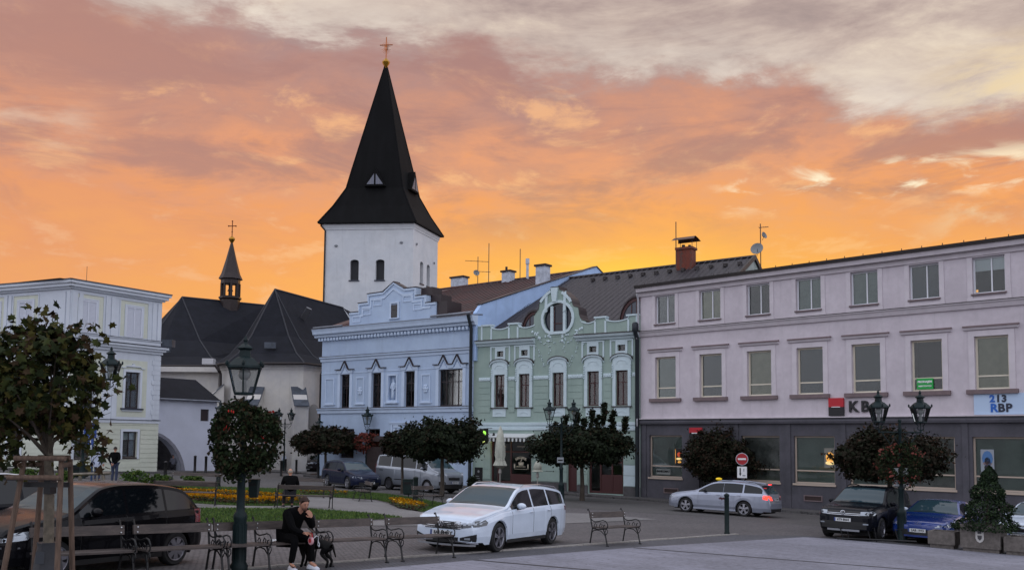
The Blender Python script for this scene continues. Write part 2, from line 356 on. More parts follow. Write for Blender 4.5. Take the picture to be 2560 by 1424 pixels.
LAWNS = [[(-14, 25.5), (-12.4, 24.0), (-8.54, 25.1), (-7.4, 25.6), (-6.0, 27.0), (-3.5, 30.3), (-4.70, 31.6), (-7.0, 32.5), (-10.2, 30.6), (-13.5, 29.2)],
         [(-24, 41.6), (-14.6, 40.7), (-10.0, 40.8), (-8.3, 41.4), (-5.9, 40.7), (-5.2, 39.0), (-3.26, 33.9), (-2.6, 35.3), (-2.5, 38.9), (-4.6, 43.2), (-6.3, 46.0), (-9.5, 47.4), (-13.0, 46.0), (-19, 45.0), (-24, 44.6)],
         [(-16.5, 34.0), (-9.9, 32.9), (-9.0, 33.2), (-7.7, 34.5), (-8.0, 36.2), (-10.4, 39.6), (-14, 39.6), (-17.5, 38.2)]]
for L in LAWNS: sheet('lawn', L, GRASSM, .03, thick=.03)
def inpoly(x, y, P):
    c = False; j = len(P)-1
    for i in range(len(P)):
        if (P[i][1] > y) != (P[j][1] > y) and x < (P[j][0]-P[i][0])*(y-P[i][1])/(P[j][1]-P[i][1])+P[i][0]: c = not c
        j = i
    return c
def scatter(P, n, rnd):
    xs = [p[0] for p in P]; ys = [p[1] for p in P]; out = []
    while len(out) < n:
        x, y = rnd.uniform(min(xs), max(xs)), rnd.uniform(min(ys), max(ys))
        if inpoly(x, y, P): out.append((x, y))
    return out
def blades(name, polys, dens, h, mats, seed, wide=.02, lift=.03):
    rnd = random.Random(seed); mb = MB()
    for P in polys:
        A = abs(sum(P[i][0]*P[(i+1) % len(P)][1]-P[(i+1) % len(P)][0]*P[i][1] for i in range(len(P))))/2
        for x, y in scatter(P, int(A*dens), rnd):
            z = gz(x, y)+lift-.01; hh = h*rnd.uniform(.5, 1.3); a = rnd.uniform(0, pi); w = wide*rnd.uniform(.6, 1.4); lx, ly = rnd.gauss(0, hh*.35), rnd.gauss(0, hh*.35)
            mb.add([(x-cos(a)*w, y-sin(a)*w, z), (x+cos(a)*w, y+sin(a)*w, z), (x+lx, y+ly, z+hh)], [(0, 1, 2)], rnd.randrange(len(mats)))
    o = part(name, mb, mats); o['kind'] = 'stuff'; return o
G1 = mat('grass_blade', (58, 86, 22), .8); G2 = mat('grass_blade_pale', (84, 104, 34), .8); G3 = mat('grass_blade_dark', (36, 58, 18), .8)
blades('grass', LAWNS, 420, .07, [G1, G2, G3, G1], 3, .022)
# bedding flowers: two yellow drifts with bronze foliage between
BEDS = [[(-14.0, 34.6), (-11.6, 34.0), (-9.9, 33.35), (-9.0, 33.7), (-7.95, 34.7), (-8.3, 35.7), (-9.9, 35.0), (-12, 35.4), (-14, 35.7)],
        [(-14.5, 37.7), (-11.2, 37.7), (-8.2, 36.6), (-8.4, 37.3), (-11.2, 38.6), (-14.5, 38.6)],
        [(-4.2, 35.1), (-3.55, 34.2), (-3.1, 35.0), (-3.9, 37.2), (-4.7, 38.6), (-5.0, 38.0)],
        [(-9.6, 42.0), (-7.4, 42.2), (-7.4, 42.5), (-9.6, 42.4)]]
def flowers(polys, dens, seed):
    rnd = random.Random(seed); mb = MB(); lf = MB()
    for k, P in enumerate(polys):
        A = abs(sum(P[i][0]*P[(i+1) % len(P)][1]-P[(i+1) % len(P)][0]*P[i][1] for i in range(len(P))))/2
        for x, y in scatter(P, int(A*dens*(1, .6, .55, .5)[k]), rnd):
            z = gz(x, y)+.03; h = rnd.uniform(.14, .26)
            if rnd.random() < .5:
                r = rnd.uniform(.022, .036); a = rnd.uniform(0, 6.3); tx, ty = rnd.gauss(0, .4), -.5+rnd.gauss(0, .35)
                pts = [(x+r*cos(a+i*pi/3), y+r*sin(a+i*pi/3), z+h-(tx*cos(a+i*pi/3)+ -ty*sin(a+i*pi/3))*r*.9) for i in range(6)]
                mb.add(pts, [tuple(range(6))], 0 if rnd.random() < .62 else 1)
            else:
                for _ in range(2):
                    r = rnd.uniform(.03, .06); c = (x+rnd.gauss(0, .03), y+rnd.gauss(0, .03), z+h*rnd.uniform(.2, .85)); v1 = Vector((rnd.gauss(0, 1), rnd.gauss(0, 1), rnd.gauss(0, .7))).normalized()*r; v2 = v1.orthogonal().normalized()*r*.5
                    c = Vector(c); lf.add([c-v1, c-v2, c+v1, c+v2], [(0, 1, 2, 3)], rnd.randrange(2))
    o = part('flowers', mb, [mat('petal_yellow', (226, 182, 24), .7), mat('petal_orange', (190, 130, 20), .7)]); o['kind'] = 'stuff'
    o = part('bedding_foliage', lf, [mat('bed_leaf', (44, 64, 24), .8), mat('bed_leaf_bronze', (70, 52, 30), .8)]); o['kind'] = 'stuff'
flowers(BEDS, 900, 5)
SOIL = mat('soil', (42, 34, 28), .95, 0, .3, 20)
for b in BEDS: sheet('flower_bed', b, SOIL, .036)
# pavements in front of the houses (real kerb step)
def walk(name, pts, m): return sheet(name, pts, m, .12, thick=.2)
PAVE = stone_mat('pavement_small', (75, 73, 74), (86, 84, 84), (44, 42, 44), .3, .15, .74, .012, bump=.3)
walk('pavement', [(-15.3, 68.1), (-2.5, 58.4), (7.0, 51.2), (11.5, 46.6), (22, 36.6), (26, 40), (7.5, 53.6), (-2.4, 60.2), (-14.3, 68.9)], PAVE)
walk('pavement', [(-27.4, 54.9), (-22.8, 61.8), (-21.6, 68.0), (-20.8, 74.2), (-16.8, 74.0), (-15.6, 72.0), (-14.9, 80), (-30, 84), (-24.2, 62), (-27.3, 56.3), (-39, 61.2), (-39.2, 59.8)], PAVE)
# ------------------------------------------------------------------ houses
def bars(w, h, t, mu, tr): xs = [t]+[w*m for m in mu]+[w-t]; zs = [t]+[h*m for m in tr]+[h-t]; return xs, zs
_WC = {}
def window(root, u, z, w, h, rev, fm, t=.07, mu=(), tr=(), blind=None, bspan=(0, 1), sur=None, label=None, gm=None, dep=.06, name='window'):
    key = (round(w, 3), round(h, 3), fm.name, t, tuple(mu), tuple(tr), dep)
    if key not in _WC:
        xs, zs = bars(w, h, t, mu, tr); pn = []
        for i in range(len(xs)-1):
            for j in range(len(zs)-1): pn.append(MB().box(xs[i]+.004, xs[i+1]-.004, .025, .033, zs[j]+.004, zs[j+1]-.004).mesh('pane', gm or DGLASS))
        _WC[key] = (frame_mb(w, h, t, dep, mu, tr).mesh('window', fm), pn)
    fr, pn = _WC[key]; o = link(name, fr, root, (u, rev-dep-.01, z), label=label)
    for p in pn: link('pane', p, o)
    if blind is not None: part('blind', MB().box(t*.5, w-t*.5, dep+.03, dep+.05, h*bspan[0]+.02, h*bspan[1]-.02), blind, o)
    if blind is None or bspan != (0, 1): part('dark_backing', MB().box(.01, w-.01, dep+.5, dep+.52, 0, h), DARK, o)  # dark sheet added behind the panes so no sky shows through the hollow house
    if sur:
        for nm, mb, mm in sur(w, h, rev-dep-.01):
            q = part(nm, mb, mm, o)
            if nm == 'ornament': q['kind'] = 'stuff'
    return o
def trims(root, name, m, rows):
    for r in rows: part(name, MB().box(*r), m, root)
# ================= lilac-grey bank house on the right
KBS = Site((7.5, 53.5), (7.5+.72*24, 53.5-.69*24)); KBS.L = 23.9
LILAC = mat('lilac_plaster', (202, 193, 200), .85, 0, .07, .6, .15, 30, col2=(192, 183, 190), streak=.3); GREYP = mat('grey_plaster', (84, 82, 90), .85, 0, .12, .8, .2, 30, col2=(72, 71, 78), streak=.3)
LTRIM = mat('lilac_trim', (198, 190, 196), .8, 0, .06, 2); CREAMF = mat('cream_frame', (206, 198, 180), .5); WHITEF = mat('white_frame', (214, 216, 222), .45)
SILLB = mat('sill_brown', (112, 96, 98), .7, 0, .1, 4); ROOFD = mat('roof_sheet_dark', (44, 38, 38), .55, .2, .2, 1.2); BRASSP = mat('shop_frame', (176, 160, 146), .5)
BLG = mat('blind_grey_green', (104, 116, 112), .9, 0, .1, 3); BLD = mat('blind_dark', (66, 72, 78), .9, 0, .1, 3); BLY = mat('blind_cream', (136, 132, 112), .9, 0, .1, 3); BLW = mat('blind_white', (190, 194, 200), .8)
def kb_house():
    r = KBS.root('bank_house', 'long lilac grey three storey house with dark grey ground floor and bank signs', 'house')
    W7 = [1.04, 3.99, 6.92, 9.73, 12.6, 15.43, 18.21, 21.1]; L = 23.9
    H = [(u, u+1.35, 10.04, 11.68) for u in W7]+[(u, u+1.4, 5.76, 8.13) for u in W7]
    part('wall', wall_mb(L, 4.58, 12.0, H, .24), LILAC, r)
    SH = [(.6, 2.81), (6.52, 8.72), (9.5, 11.65), (12.4, 14.75), (15.0, 17.27), (18.01, 20.4), (21.2, 23.4)]
    GH = [(a, b, 1.29, 3.67) for a, b in SH]+[(3.9, 5.3, .12, 3.2)]
    part('ground_floor_wall', wall_mb(L, -2.5, 4.3, GH, .25), GREYP, r)
    part('end_wall', MB().box(0.001, .3, .26, 12, -2.5, 11.9).box(L-.3, L-.001, .26, 12, -2.5, 11.9).box(.001, L-.001, 11.7, 12, -2.5, 11.9), LILAC, r)
    part('string_course', MB().prism([(-.16, 4.3), (-.19, 4.42), (-.12, 4.5), (-.1, 4.575), (.0, 4.58), (.0, 4.3)], -.04, L, ax='x'), GREYP, r)
    part('string_course_cap', MB().box(-.04, L, -.2, -.0, 4.582, 4.63), LTRIM, r)
    part('ledge', MB().prism([(0, 9.35), (-.1, 9.38), (-.17, 9.55), (-.24, 9.62), (-.24, 9.68), (0, 9.73)], -.06, L, ax='x'), LTRIM, r)
    part('ledge_flashing', MB().prism([(0, 9.735), (-.27, 9.69), (-.27, 9.665), (-.245, 9.665), (-.245, 9.684), (0, 9.732)], -.08, L, ax='x'), BRONZE, r)
    part('eaves_cornice', MB().prism([(0, 11.72), (-.1, 11.74), (-.12, 11.93), (-.3, 11.98), (-.36, 12.2), (0, 12.2)], -.1, L+.1, ax='x'), LTRIM, r)
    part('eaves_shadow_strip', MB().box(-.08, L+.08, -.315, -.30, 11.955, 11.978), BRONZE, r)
    part('roof', MB().prism([(-.45, 12.2), (-.48, 12.36), (6, 12.75), (12.1, 12.3), (12.1, 12.1)], -.14, L+.14, ax='x'), ROOFD, r)
    mk = MB().tube([(0, 0, 0), (0, 0, .14)], .02, 4).mesh('snow_hook', ROOFD)
    for i in range(26): link('snow_hook', mk, r, (.5+i*.92, -.3, 12.34))
    def s_attic(w, h, y):
        m = MB(); a = .22
        m.box(-a, 0, -y-.035, -y, -.18, h+a); m.box(w, w+a, -y-.035, -y, -.18, h+a); m.box(0.001, w-.001, -y-.035, -y, h, h+a); m.box(-a-.02, w+a+.02, -y-.045, -y, -.34, -.182)
        return [('surround', m, LTRIM), ('sill', MB().box(-.06, w+.06, -y-.1, .0, -.07, -.002), SILLB)]
    def s_mid(w, h, y):
        m = MB(); a = .25
        m.box(-a, 0, -y-.035, -y, -.16, h+a); m.box(w, w+a, -y-.035, -y, -.16, h+a); m.box(0.001, w-.001, -y-.035, -y, h, h+a)
        cap = MB().prism([(-y, h+.28), (-y-.1, h+.3), (-y-.14, h+.4), (-y, h+.42)], -a-.18, w+a+.18, ax='x')
        c2 = MB().prism([(-y, h+.425), (-y-.17, h+.4), (-y-.17, h+.47), (-y, h+.5)], -a-.2, w+a+.2, ax='x')
        return [('surround', m, LTRIM), ('lintel', cap, LTRIM), ('lintel_cap', c2, SILLB), ('sill', MB().box(-a-.1, w+a+.1, -y-.16, -.0, -.2, -.002), SILLB)]
    ab = [BLD, BLY, DARK, BLG, BLG, BLD, BLW, BLG]; mb_ = [BLG, BLD, BLY, BLD, BLD, None, BLY, BLG]
    for i, u in enumerate(W7):
        window(r, u, 10.04, 1.35, 1.64, .24, WHITEF, .07, (.56,), (), ab[i], (.62, 1) if i == 6 else (0, 1), s_attic)
        window(r, u, 5.76, 1.4, 2.37, .24, CREAMF, .085, (), (.255,), mb_[i], (.0, 1), s_mid)
    for i, (a, b) in enumerate(SH):
        w = b-a
        def s_shop(w, h, y):
            return [('sill', MB().box(-.06, w+.06, -y-.06, -.002, -.1, -.002), BRASSP)]
        window(r, a, 1.29, w, 2.38, .22, BRASSP, .08, (), (.27,), mat('frosted_film', (112, 120, 116), .9, 0, .15, .8) if i not in (1, 4) else mat('shop_dim', (92, 92, 90), .9, 0, .5, 1.6), (0, 1), s_shop)
        part('pilaster', MB().box(a-.42 if i else a-.5, a-.16 if i else a-.2, -.05, -.001, -2.2, 4.29), GREYP, r)
    d = part('door', frame_mb(1.4, 3.05, .1, .08, (.5,), (.78,)), mat('door_dark_metal', (46, 44, 48), .5), r, loc=(3.9, .1, .14)); part('pane', MB().box(.1, 1.3, .03, .04, .1, 2.95), DGLASS, d)
    for u in (10.02, 14.1, 19.0, 1.6):
        v = part('cellar_vent', frame_mb(.98, .3, .05, .06), SILLB, r, loc=(u, -.04, .42)); part('grille', MB().box(.05, .93, .02, .05, .05, .25), mat('vent_rust', (52, 38, 36), .8), v)
    part('drainpipe', MB().tube([(-.05, -.3, 11.9), (-.05, -.16, 11.6), (-.05, -.16, 9.85), (-.05, -.34, 9.7), (-.05, -.34, 9.3), (-.05, -.16, 9.1), (-.05, -.16, 4.8), (-.05, -.28, 4.6), (-.05, -.28, 4.2), (-.05, -.12, 4.0), (-.05, -.12, -.2)], .06, 8), mat('pipe_white', (170, 170, 176), .5), r, True)
    # bank signs
    sg = part('bank_emblem', MB().box(0, .76, -.14, 0, .44, .88), mat('sign_red', (176, 22, 38), .5), r, loc=(11.44, -.01, 4.66)); part('emblem_base', MB().box(0, .76, -.14, 0, 0, .438), mat('sign_black', (22, 20, 24), .5), sg)
    part('emblem_bar', MB().box(.16, .6, -.152, -.141, .42, .455), WHITE, sg)
    for k, (c, u) in enumerate((('K', 12.66), ('B', 13.24))): part('sign_letter', text_mb(c, .74, .04, .02), mat('sign_black', 0), r, loc=(u, -.06, 5.08), label='raised black letter '+c)
    s2 = part('bank_emblem', MB().box(0, .8, -.08, 0, .3, .6), mat('sign_red', 0), r, loc=(3.45, -.16, 3.5)); part('emblem_base', MB().box(0, .8, -.08, 0, 0, .298), mat('sign_black', 0), s2); part('emblem_bar', MB().box(.14, .66, -.09, -.081, .27, .32), WHITE, s2)
    bn = part('banner', MB().box(0, 3.6, -.05, -.003, 0, .92), mat('banner_pale_blue', (176, 196, 222), .6), r, loc=(18.14, -.002, 4.65), label='pale blue banner of the insurance office')
    BL1 = mat('letter_blue', (28, 92, 178), .5); BL2 = mat('letter_navy', (30, 36, 56), .5)
    # 213 over RBP: the company mark as it stands on the banner
    def put(s, sz, u, z, m, flip=False):
        t_ = text_mb(s, sz, .012, .018)
        if flip: t_.xf(Matrix.Rotation(pi, 4, 'Y'))
        part('letter', t_, m, bn, loc=(u, -.062, z))
    put('R', .5, .82, .27, BL1); put('B', .5, 1.12, .27, BL2); put('P', .5, 1.42, .27, BL2)
    put('2', .42, .76, .68, BL1); put('1', .42, 1.0, .68, BL2); put('3', .42, 1.24, .68, BL2); put('R', .3, 2.2, .62, BL2); put('B', .3, 2.5, .62, BL2); put('P', .3, 2.8, .62, BL2)
    gr = part('window_notice', MB().box(0, .74, 0, .02, 0, .5), mat('notice_green', (22, 140, 60), .6, emis=(20, 150, 60, .12)), r, loc=(15.62, .12, 5.86), label='green notice in the window')
    part('notice_text', text_mb('PRONAJEM', .13, .004, .006), WHITE, gr, loc=(.37, -.01, .34)); part('notice_text', text_mb('NEBYTOVYCH', .09, .004, .004), WHITE, gr, loc=(.37, -.01, .14))
    # lit posters behind the shop glass
    def poster(u, z, w, h, bg, blobs, e):
        p = part('poster', MB().box(0, w, 0, .02, 0, h), bg, r, loc=(u, .13, z))
        for (cx, cz, rx, rz, m) in blobs: part('poster_print', MB().prism([(cx+rx*cos(a*pi/6), cz+rz*sin(a*pi/6)) for a in range(12)], -.008, -.001), m, p)
    PB = mat('poster_black', (26, 22, 26), .6); PO = mat('poster_lit', (236, 170, 70), .6, emis=(240, 170, 80, .55)); PR = mat('poster_red_lit', (190, 70, 40), .6, emis=(200, 80, 40, .35)); PW = mat('poster_cream_lit', (240, 214, 150), .6, emis=(240, 205, 130, .6)); PBL = mat('poster_blue', (70, 110, 160), .6)
    poster(2.28, 2.0, .52, .95, PB, [(.3, .6, .17, .14, PR), (.26, .36, .2, .07, PW), (.02, .5, .015, .42, PO), (.28, .18, .12, .06, PO)], 1)
    poster(11.05, 2.1, .56, .98, mat('poster_grey', (120, 118, 110), .6), [(.3, .52, .22, .26, PO), (.3, .25, .24, .1, PW), (.28, .6, .08, .1, PR)], 1)
    poster(18.3, 2.12, .55, 1.0, mat('poster_frame', (140, 146, 156), .6), [(.28, .6, .22, .34, PBL), (.28, .5, .12, .16, PB), (.28, .38, .18, .1, mat('skin_print', (170, 130, 110), .7)), (.28, .2, .14, .14, PB)], 0)
    nt = part('window_notice', MB().box(0, .95, 0, .01, 0, .3), mat('notice_pale', (126, 130, 128), .7), r, loc=(1.0, .14, 1.46)); part('notice_text', text_mb('BANKOMAT', .16, .003, .008), DARK, nt, loc=(.47, -.008, .17))
    return r
kb_house()
# ================= pale blue house with stepped gable
BLS = Site((-14.27, 68.82), (-2.5, 60.09))
SKYB = mat('blue_plaster', (174, 192, 216), .85, 0, .05, .5, .15, 30, col2=(165, 183, 209), streak=.3); BTRIM = mat('blue_trim', (184, 200, 222), .8, 0, .05, 2); BROWNF = mat('brown_frame', (44, 32, 34), .5)
GUT = mat('gutter_grey', (118, 122, 132), .45, .5, .15, 2); REDROOF = mat('red_sheet_roof', (74, 34, 30), .5, .1, .25, .8, col2=(58, 34, 34)); LACE = mat('net_curtain', (112, 108, 112), .95, 0, .4, 14)
def blue_house():
    r = BLS.root('townhouse', 'pale blue house with stepped gable and zigzag window pediments beside the church', 'house'); L = 14.65
    WU = [(2.06, 1.0), (5.28, .98), (8.49, .98), (11.64, 2.1)]
    H = [(u, u+w, 5.1, 7.55) for u, w in WU]+[(6.98, 7.66, 5.58, 7.28)]+[(2.16, 3.6, 1.45, 3.56), (5.0, 6.2, 1.45, 3.56), (8.46, 9.3, 2.98, 3.52), (6.4, 8.0, -.3, 2.62), (11.4, 13.2, 1.3, 3.2)]
    part('wall', wall_mb(L, -2.5, 11.0, H, .25), SKYB, r); part('niche_back', MB().box(6.98, 7.66, .26, .3, 5.58, 7.28), SKYB, r)
    part('end_wall', MB().box(0.001, .3, .26, 22, -2.5, 10.6).box(.3, L-.3, 21.7, 22, -2.5, 10.6), SKYB, r)
    part('cornice', MB().prism([(0, 10.32), (-.3, 10.36), (-.34, 10.5), (-.5, 10.58), (-.55, 10.78), (-.62, 10.95), (0, 11.0)], -.55, L+.3, ax='x'), BTRIM, r)
    dm = MB().box(-.1, .1, -.24, -.001, 10.1, 10.31).mesh('dentil', BTRIM)
    for i in range(46): link('dentil', dm, r, (-.1+i*.325, 0, 0))
    part('gutter', MB().tube([(-.3, -.66, 11.06), (2.8, -.66, 11.06)], .07, 6), GUT, r); part('gutter', MB().tube([(11.4, -.66, 11.1), (L+.2, -.66, 11.1)], .08, 6), GUT, r)
    part('cornice_flashing', MB().prism([(.5, 11.14), (-.64, 11.0), (-.64, 10.955), (.5, 11.06)], -.58, L+.3, ax='x'), GUT, r)
    part('frieze_band', MB().prism([(0, 8.53), (-.06, 8.55), (-.08, 8.72), (-.18, 8.78), (-.2, 8.88), (0, 8.92)], -.1, L+.0, ax='x'), BTRIM, r)
    part('frieze_flashing', MB().prism([(0, 8.95), (-.21, 8.905), (-.21, 8.885), (0, 8.925)], -.12, L, ax='x'), BROWNF, r)
    part('sill_course', MB().prism([(0, 4.68), (-.1, 4.7), (-.12, 4.9), (-.2, 4.95), (-.22, 5.04), (0, 5.07)], -.25, L+.0, ax='x'), BTRIM, r)
    part('sill_flashing', MB().prism([(0, 5.1), (-.23, 5.065), (-.23, 5.045), (0, 5.075)], -.27, L, ax='x'), BROWNF, r)
    part('moulding', MB().box(.0, L, -.03, -.001, 7.62, 7.68), BTRIM, r)
    def zig(cs, l, rr, base, mb, t, y):   # pointed hood following the window head
        top = [(l, base)]
        for c in cs: top += [(c-.38, base), (c, base+.62), (c+.38, base)]
        top += [(rr, base)]; n = len(top); return mb.prism(top+[(x, z-t) for x, z in reversed(top)], -y, -.002)
    def sur(cs):
        def f(w, h, y):
            m = MB(); a = .26; m.box(-a, 0, -y-.05, -y, 0, h+.1); m.box(w, w+a, -y-.05, -y, 0, h+.1)
            m2 = MB(); zig(cs, -a-.05, w+a+.05, h+.3, m2, .22, .1); m2.v = [(x, yy-y, z) for x, yy, z in m2.v]
            m3 = MB(); zig(cs, -a-.2, w+a+.2, h+.36, m3, .05, .2); m3.v = [(x, yy-y, z) for x, yy, z in m3.v]
            m4 = MB(); [m4.prism([(c-.3, h+.05), (c, h+.52), (c+.3, h+.05)], -y-.06, -y-.001) for c in cs]; m4.box(.001, w-.001, -y-.04, -y-.001, h, h+.06)
            return [('surround', m, BTRIM), ('hood', m2, BTRIM), ('hood_flashing', m3, BROWNF), ('tympanum', m4, BTRIM)]
        return f
    for i, (u, w) in enumerate(WU):
        cs = [w/2] if i < 3 else [.45, 1.65]
        window(r, u, 5.1, w, 2.45, .25, BROWNF, .07, (.5,) if i < 3 else (.25, .5, .75), (.66,), LACE, (0, 1), sur(cs))
    def framep(u0, u1, z0, z1, t=.09, y=.05):
        return MB().box(u0, u1, -y, -.001, z0, z0+t).box(u0, u1, -y, -.001, z1-t, z1).box(u0, u0+t, -y, -.001, z0+t+.001, z1-t-.001).box(u1-t, u1, -y, -.001, z0+t+.001, z1-t-.001)
    for u0, u1 in ((.46, 1.42), (3.72, 4.55), (10.05, 10.9)): part('panel_moulding', framep(u0, u1, 5.38, 7.3).box(u0-.1, u1+.1, -.09, -.002, 5.3, 5.38), BTRIM, r)
    part('niche_frame', framep(6.8, 7.84, 5.42, 7.42, .14).box(6.7, 7.94, -.14, -.002, 5.34, 5.42), BTRIM, r)
    for u in (4.13, 10.47):
        m = MB(); [m.ball((u+.16*cos(a*pi/3), -.03, 6.3+.2*sin(a*pi/3)), (.1, .05, .1), 8, 5) for a in range(6)]; m.ball((u, -.05, 6.3), (.12, .07, .13), 8, 5); part('rosette', m, BTRIM, r, True)
    st = skin_mb([(0, 0, .0), (0, 0, .35), (0, 0, .75), (0, 0, 1.0), (0, 0, 1.12), (0, -.02, 1.32), (-.15, 0, .98), (-.2, -.06, .72), (-.08, -.14, .62), (.15, 0, .98), (.2, -.04, .7), (.12, -.14, .5), (-.07, 0, 0), (.08, -.02, .0), (-.08, -.02, -.0)],
                 [(0, 1), (1, 2), (2, 3), (3, 4), (4, 5), (3, 6), (6, 7), (7, 8), (3, 9), (9, 10), (10, 11), (0, 12), (0, 13)], [.14, .15, .13, .15, .06, .1, .06, .05, .04, .06, .05, .04, .08, .08, .08])
    part('statue_relief', st, BTRIM, r, True, loc=(7.32, .12, 5.74))
    for u, w in ((2.16, 1.44), (5.0, 1.2)): window(r, u, 1.45, w, 2.11, .22, BROWNF, .08, (.5,), (.62,), DARK, (0, 1))
    window(r, 8.46, 2.98, .84, .54, .2, BROWNF, .05, (), (), DARK)
    part('panel_moulding', framep(7.3, 10.3, 2.75, 3.95, .12, .07).box(7.2, 10.4, -.12, -.002, 3.95, 4.02), BTRIM, r)
    for k in range(4): part('course', MB().box(7.5, 8.3, -.05, -.001, 2.9+.25*k, 3.08+.25*k), BTRIM, r); part('course', MB().box(9.45, 10.2, -.05, -.001, 2.9+.25*k, 3.08+.25*k), BTRIM, r)
    window(r, 11.4, 1.3, 1.8, 1.9, .22, BROWNF, .08, (.5,), (), DARK)
    dr = part('door', frame_mb(1.6, 2.9, .12, .08, (.5,), (.7,)), BROWNF, r, loc=(6.4, .12, -.28)); part('pane', MB().box(.1, 1.5, .03, .04, .1, 2.8), DGLASS, dr)
    part('door_canopy', MB().prism([(6.1, 2.75), (6.7, 3.05), (7.0, 2.85), (7.3, 3.05), (8.3, 2.75), (8.3, 2.68), (6.1, 2.68)], -.9, -.002), mat('canopy_brown', (50, 38, 38), .6), r)
    part('entrance_fence', MB().box(5.9, 8.6, -.95, -.9, -.2, 2.3), mat('dark_planks', (40, 28, 28), .7, 0, .3, 6), r)
    # stepped gable on the cornice
    sh = .3; top = [(2.87, 11.0), (2.87, 12.05), (3.81, 12.05), (3.81, 12.67), (4.74, 12.67), (4.74, 13.27), (6.3, 13.3), (7.3, 13.92), (8.36, 13.35), (9.45, 13.35), (9.45, 12.74), (10.4, 12.74), (10.4, 12.18), (11.28, 12.18), (11.28, 11.0)]
    def off(pts, k): return [(x+(7.08-x)*k, z-(z-11)*k*.9) for x, z in pts]
    def gable_face():
        return MB().prism(top, .0, .45)
    part('gable', gable_face(), SKYB, r)
    part('gable_step_returns', MB().box(11.285, 12.2, .1, 1.6, 11.05, 12.2).box(10.42, 11.3, .46, 1.6, 11.5, 12.76).box(9.47, 10.5, .46, 1.5, 12, 13.36), BROWNF, r)
    cap = MB()
    for (x0, z0), (x1, z1) in zip(top[1:-2], top[2:-1]):
        if abs(x1-x0) > .01:
            dz = z1-z0; cap.prism([(x0-.05, z0), (x1+.05, z1), (x1+.05, z1+.05), (x0-.05, z0+.05)], -.1, .55)
    part('gable_flashing', cap, BROWNF, r)
    for k, dd in ((.0, .07), (.11, .045)):
        m = MB(); tp = off(top[1:-1], k)
        for (x0, z0), (x1, z1) in zip(tp[:-1], tp[1:]):
            if abs(x1-x0) > .2: m.prism([(x0, z0-.16-k), (x1, z1-.16-k), (x1, z1-.02-k), (x0, z0-.02-k)], -dd, -.001)
            elif abs(z1-z0) > .1: a, b = min(z0, z1), max(z0, z1); s_ = 1 if x0 < 7 else -1; m.box(min(x0, x0+s_*.13), max(x0, x0+s_*.13), -dd, -.0015, a-.16-k, b-.17-k)
        part('gable_moulding', m, BTRIM, r)
    for u0, z0 in ((4.2, 11.75), (5.3, 12.35), (8.2, 12.4), (9.2, 11.75), (3.2, 11.3)): part('panel_moulding', framep(u0, u0+.85, z0, z0+.45, .07, .04), BTRIM, r)
    gw = part('gable_window', frame_mb(.6, .9, .06, .06, (), (.62,)), BROWNF, r, loc=(7.13, -.07, 11.38)); part('pane', MB().box(.05, .55, .012, .02, .05, .85), mat('dark_pane', (26, 26, 30), .12), gw); part('surround', MB().box(-.16, -.001, 0, .065, -.02, 1.0).box(.601, .76, 0, .065, -.02, 1.0).box(-.16, .76, 0, .065, 1.001, 1.12).box(-.2, .8, -.06, .066, -.1, -.022), BTRIM, gw)
    # roof with standing seams, and the bare party wall on its right
    A = BLS.loc(-2.5, 60.09, 10.2); R1 = BLS.loc(6.4, 72.0, 15.55); R0 = BLS.loc(-6.6, 80.5, 15.2); E0 = BLS.loc(-14.3, 68.8, 10.2)
    Rb = (R1[0], R1[1]+9, 9.0); m = MB(); m.poly([(-.3, .3, 11.13), (L-.02, .3, 11.13), (L-.02, R1[1], R1[2]), (R0[0], R0[1], R0[2])]); m.poly([(R0[0], R0[1], R0[2]), (L-.02, R1[1], R1[2]), (L-.02, 22, 13.4), (-.3, 22, 11)]); m.poly([(-.3, .3, 11.13), (R0[0], R0[1], R0[2]), (-.3, 22, 11)])
    part('roof', m, REDROOF, r)
    for i in range(26):
        u = L-.3-i*.62
        if u < 1: break
        u1 = u; k = 1-max(0, (R0[0]+.3-u))/max(.1, R0[0]+.3) if u < R0[0] else 1.
        if u < R0[0]: y1 = R0[1]*max(.05, u/R0[0]); zt = 11.05+(R0[2]-11.05)*max(.05, u/R0[0])
        else: f = (u-R0[0])/(L-R0[0]); y1 = R0[1]+(R1[1]-R0[1])*f; zt = R0[2]+(R1[2]-R0[2])*f
        part('roof_seam', MB().tube([(u, .32, 11.16), (u, y1, zt+.04)], .035, 4), REDROOF, r)
    part('ridge_cap', MB().tube([(R0[0], R0[1], R0[2]+.04), (L, R1[1], R1[2]+.04)], .09, 5), REDROOF, r)
    pw = [(-.15, 8.0), (-.15, 11.15), (.4, 11.75), (R1[1], R1[2]+.22), (22, 13.6), (22, 8)]
    part('party_wall', MB().prism(pw, L-.0, L+.28, ax='x'), mat('party_plaster', (164, 190, 228), .9, 0, .08, .7, streak=.3), r)
    part('party_wall_coping', MB().prism([(.3, 11.82), (R1[1], R1[2]+.28), (22, 13.7), (22, 13.62), (R1[1], R1[2]+.225), (.3, 11.76)], L-.08, L+.36, ax='x'), BROWNF, r)
    part('drainpipe', MB().tube([(L+.05, -.75, 11.0), (L-.02, -.3, 10.1), (L-.02, -.28, -.3)], .11, 8), mat('pipe_dark', (40, 46, 52), .5, .4), r, True)
    part('snow_guard', MB().tube([(11.8, .2, 11.32), (L, .2, 11.34)], .03, 4), GUT, r)
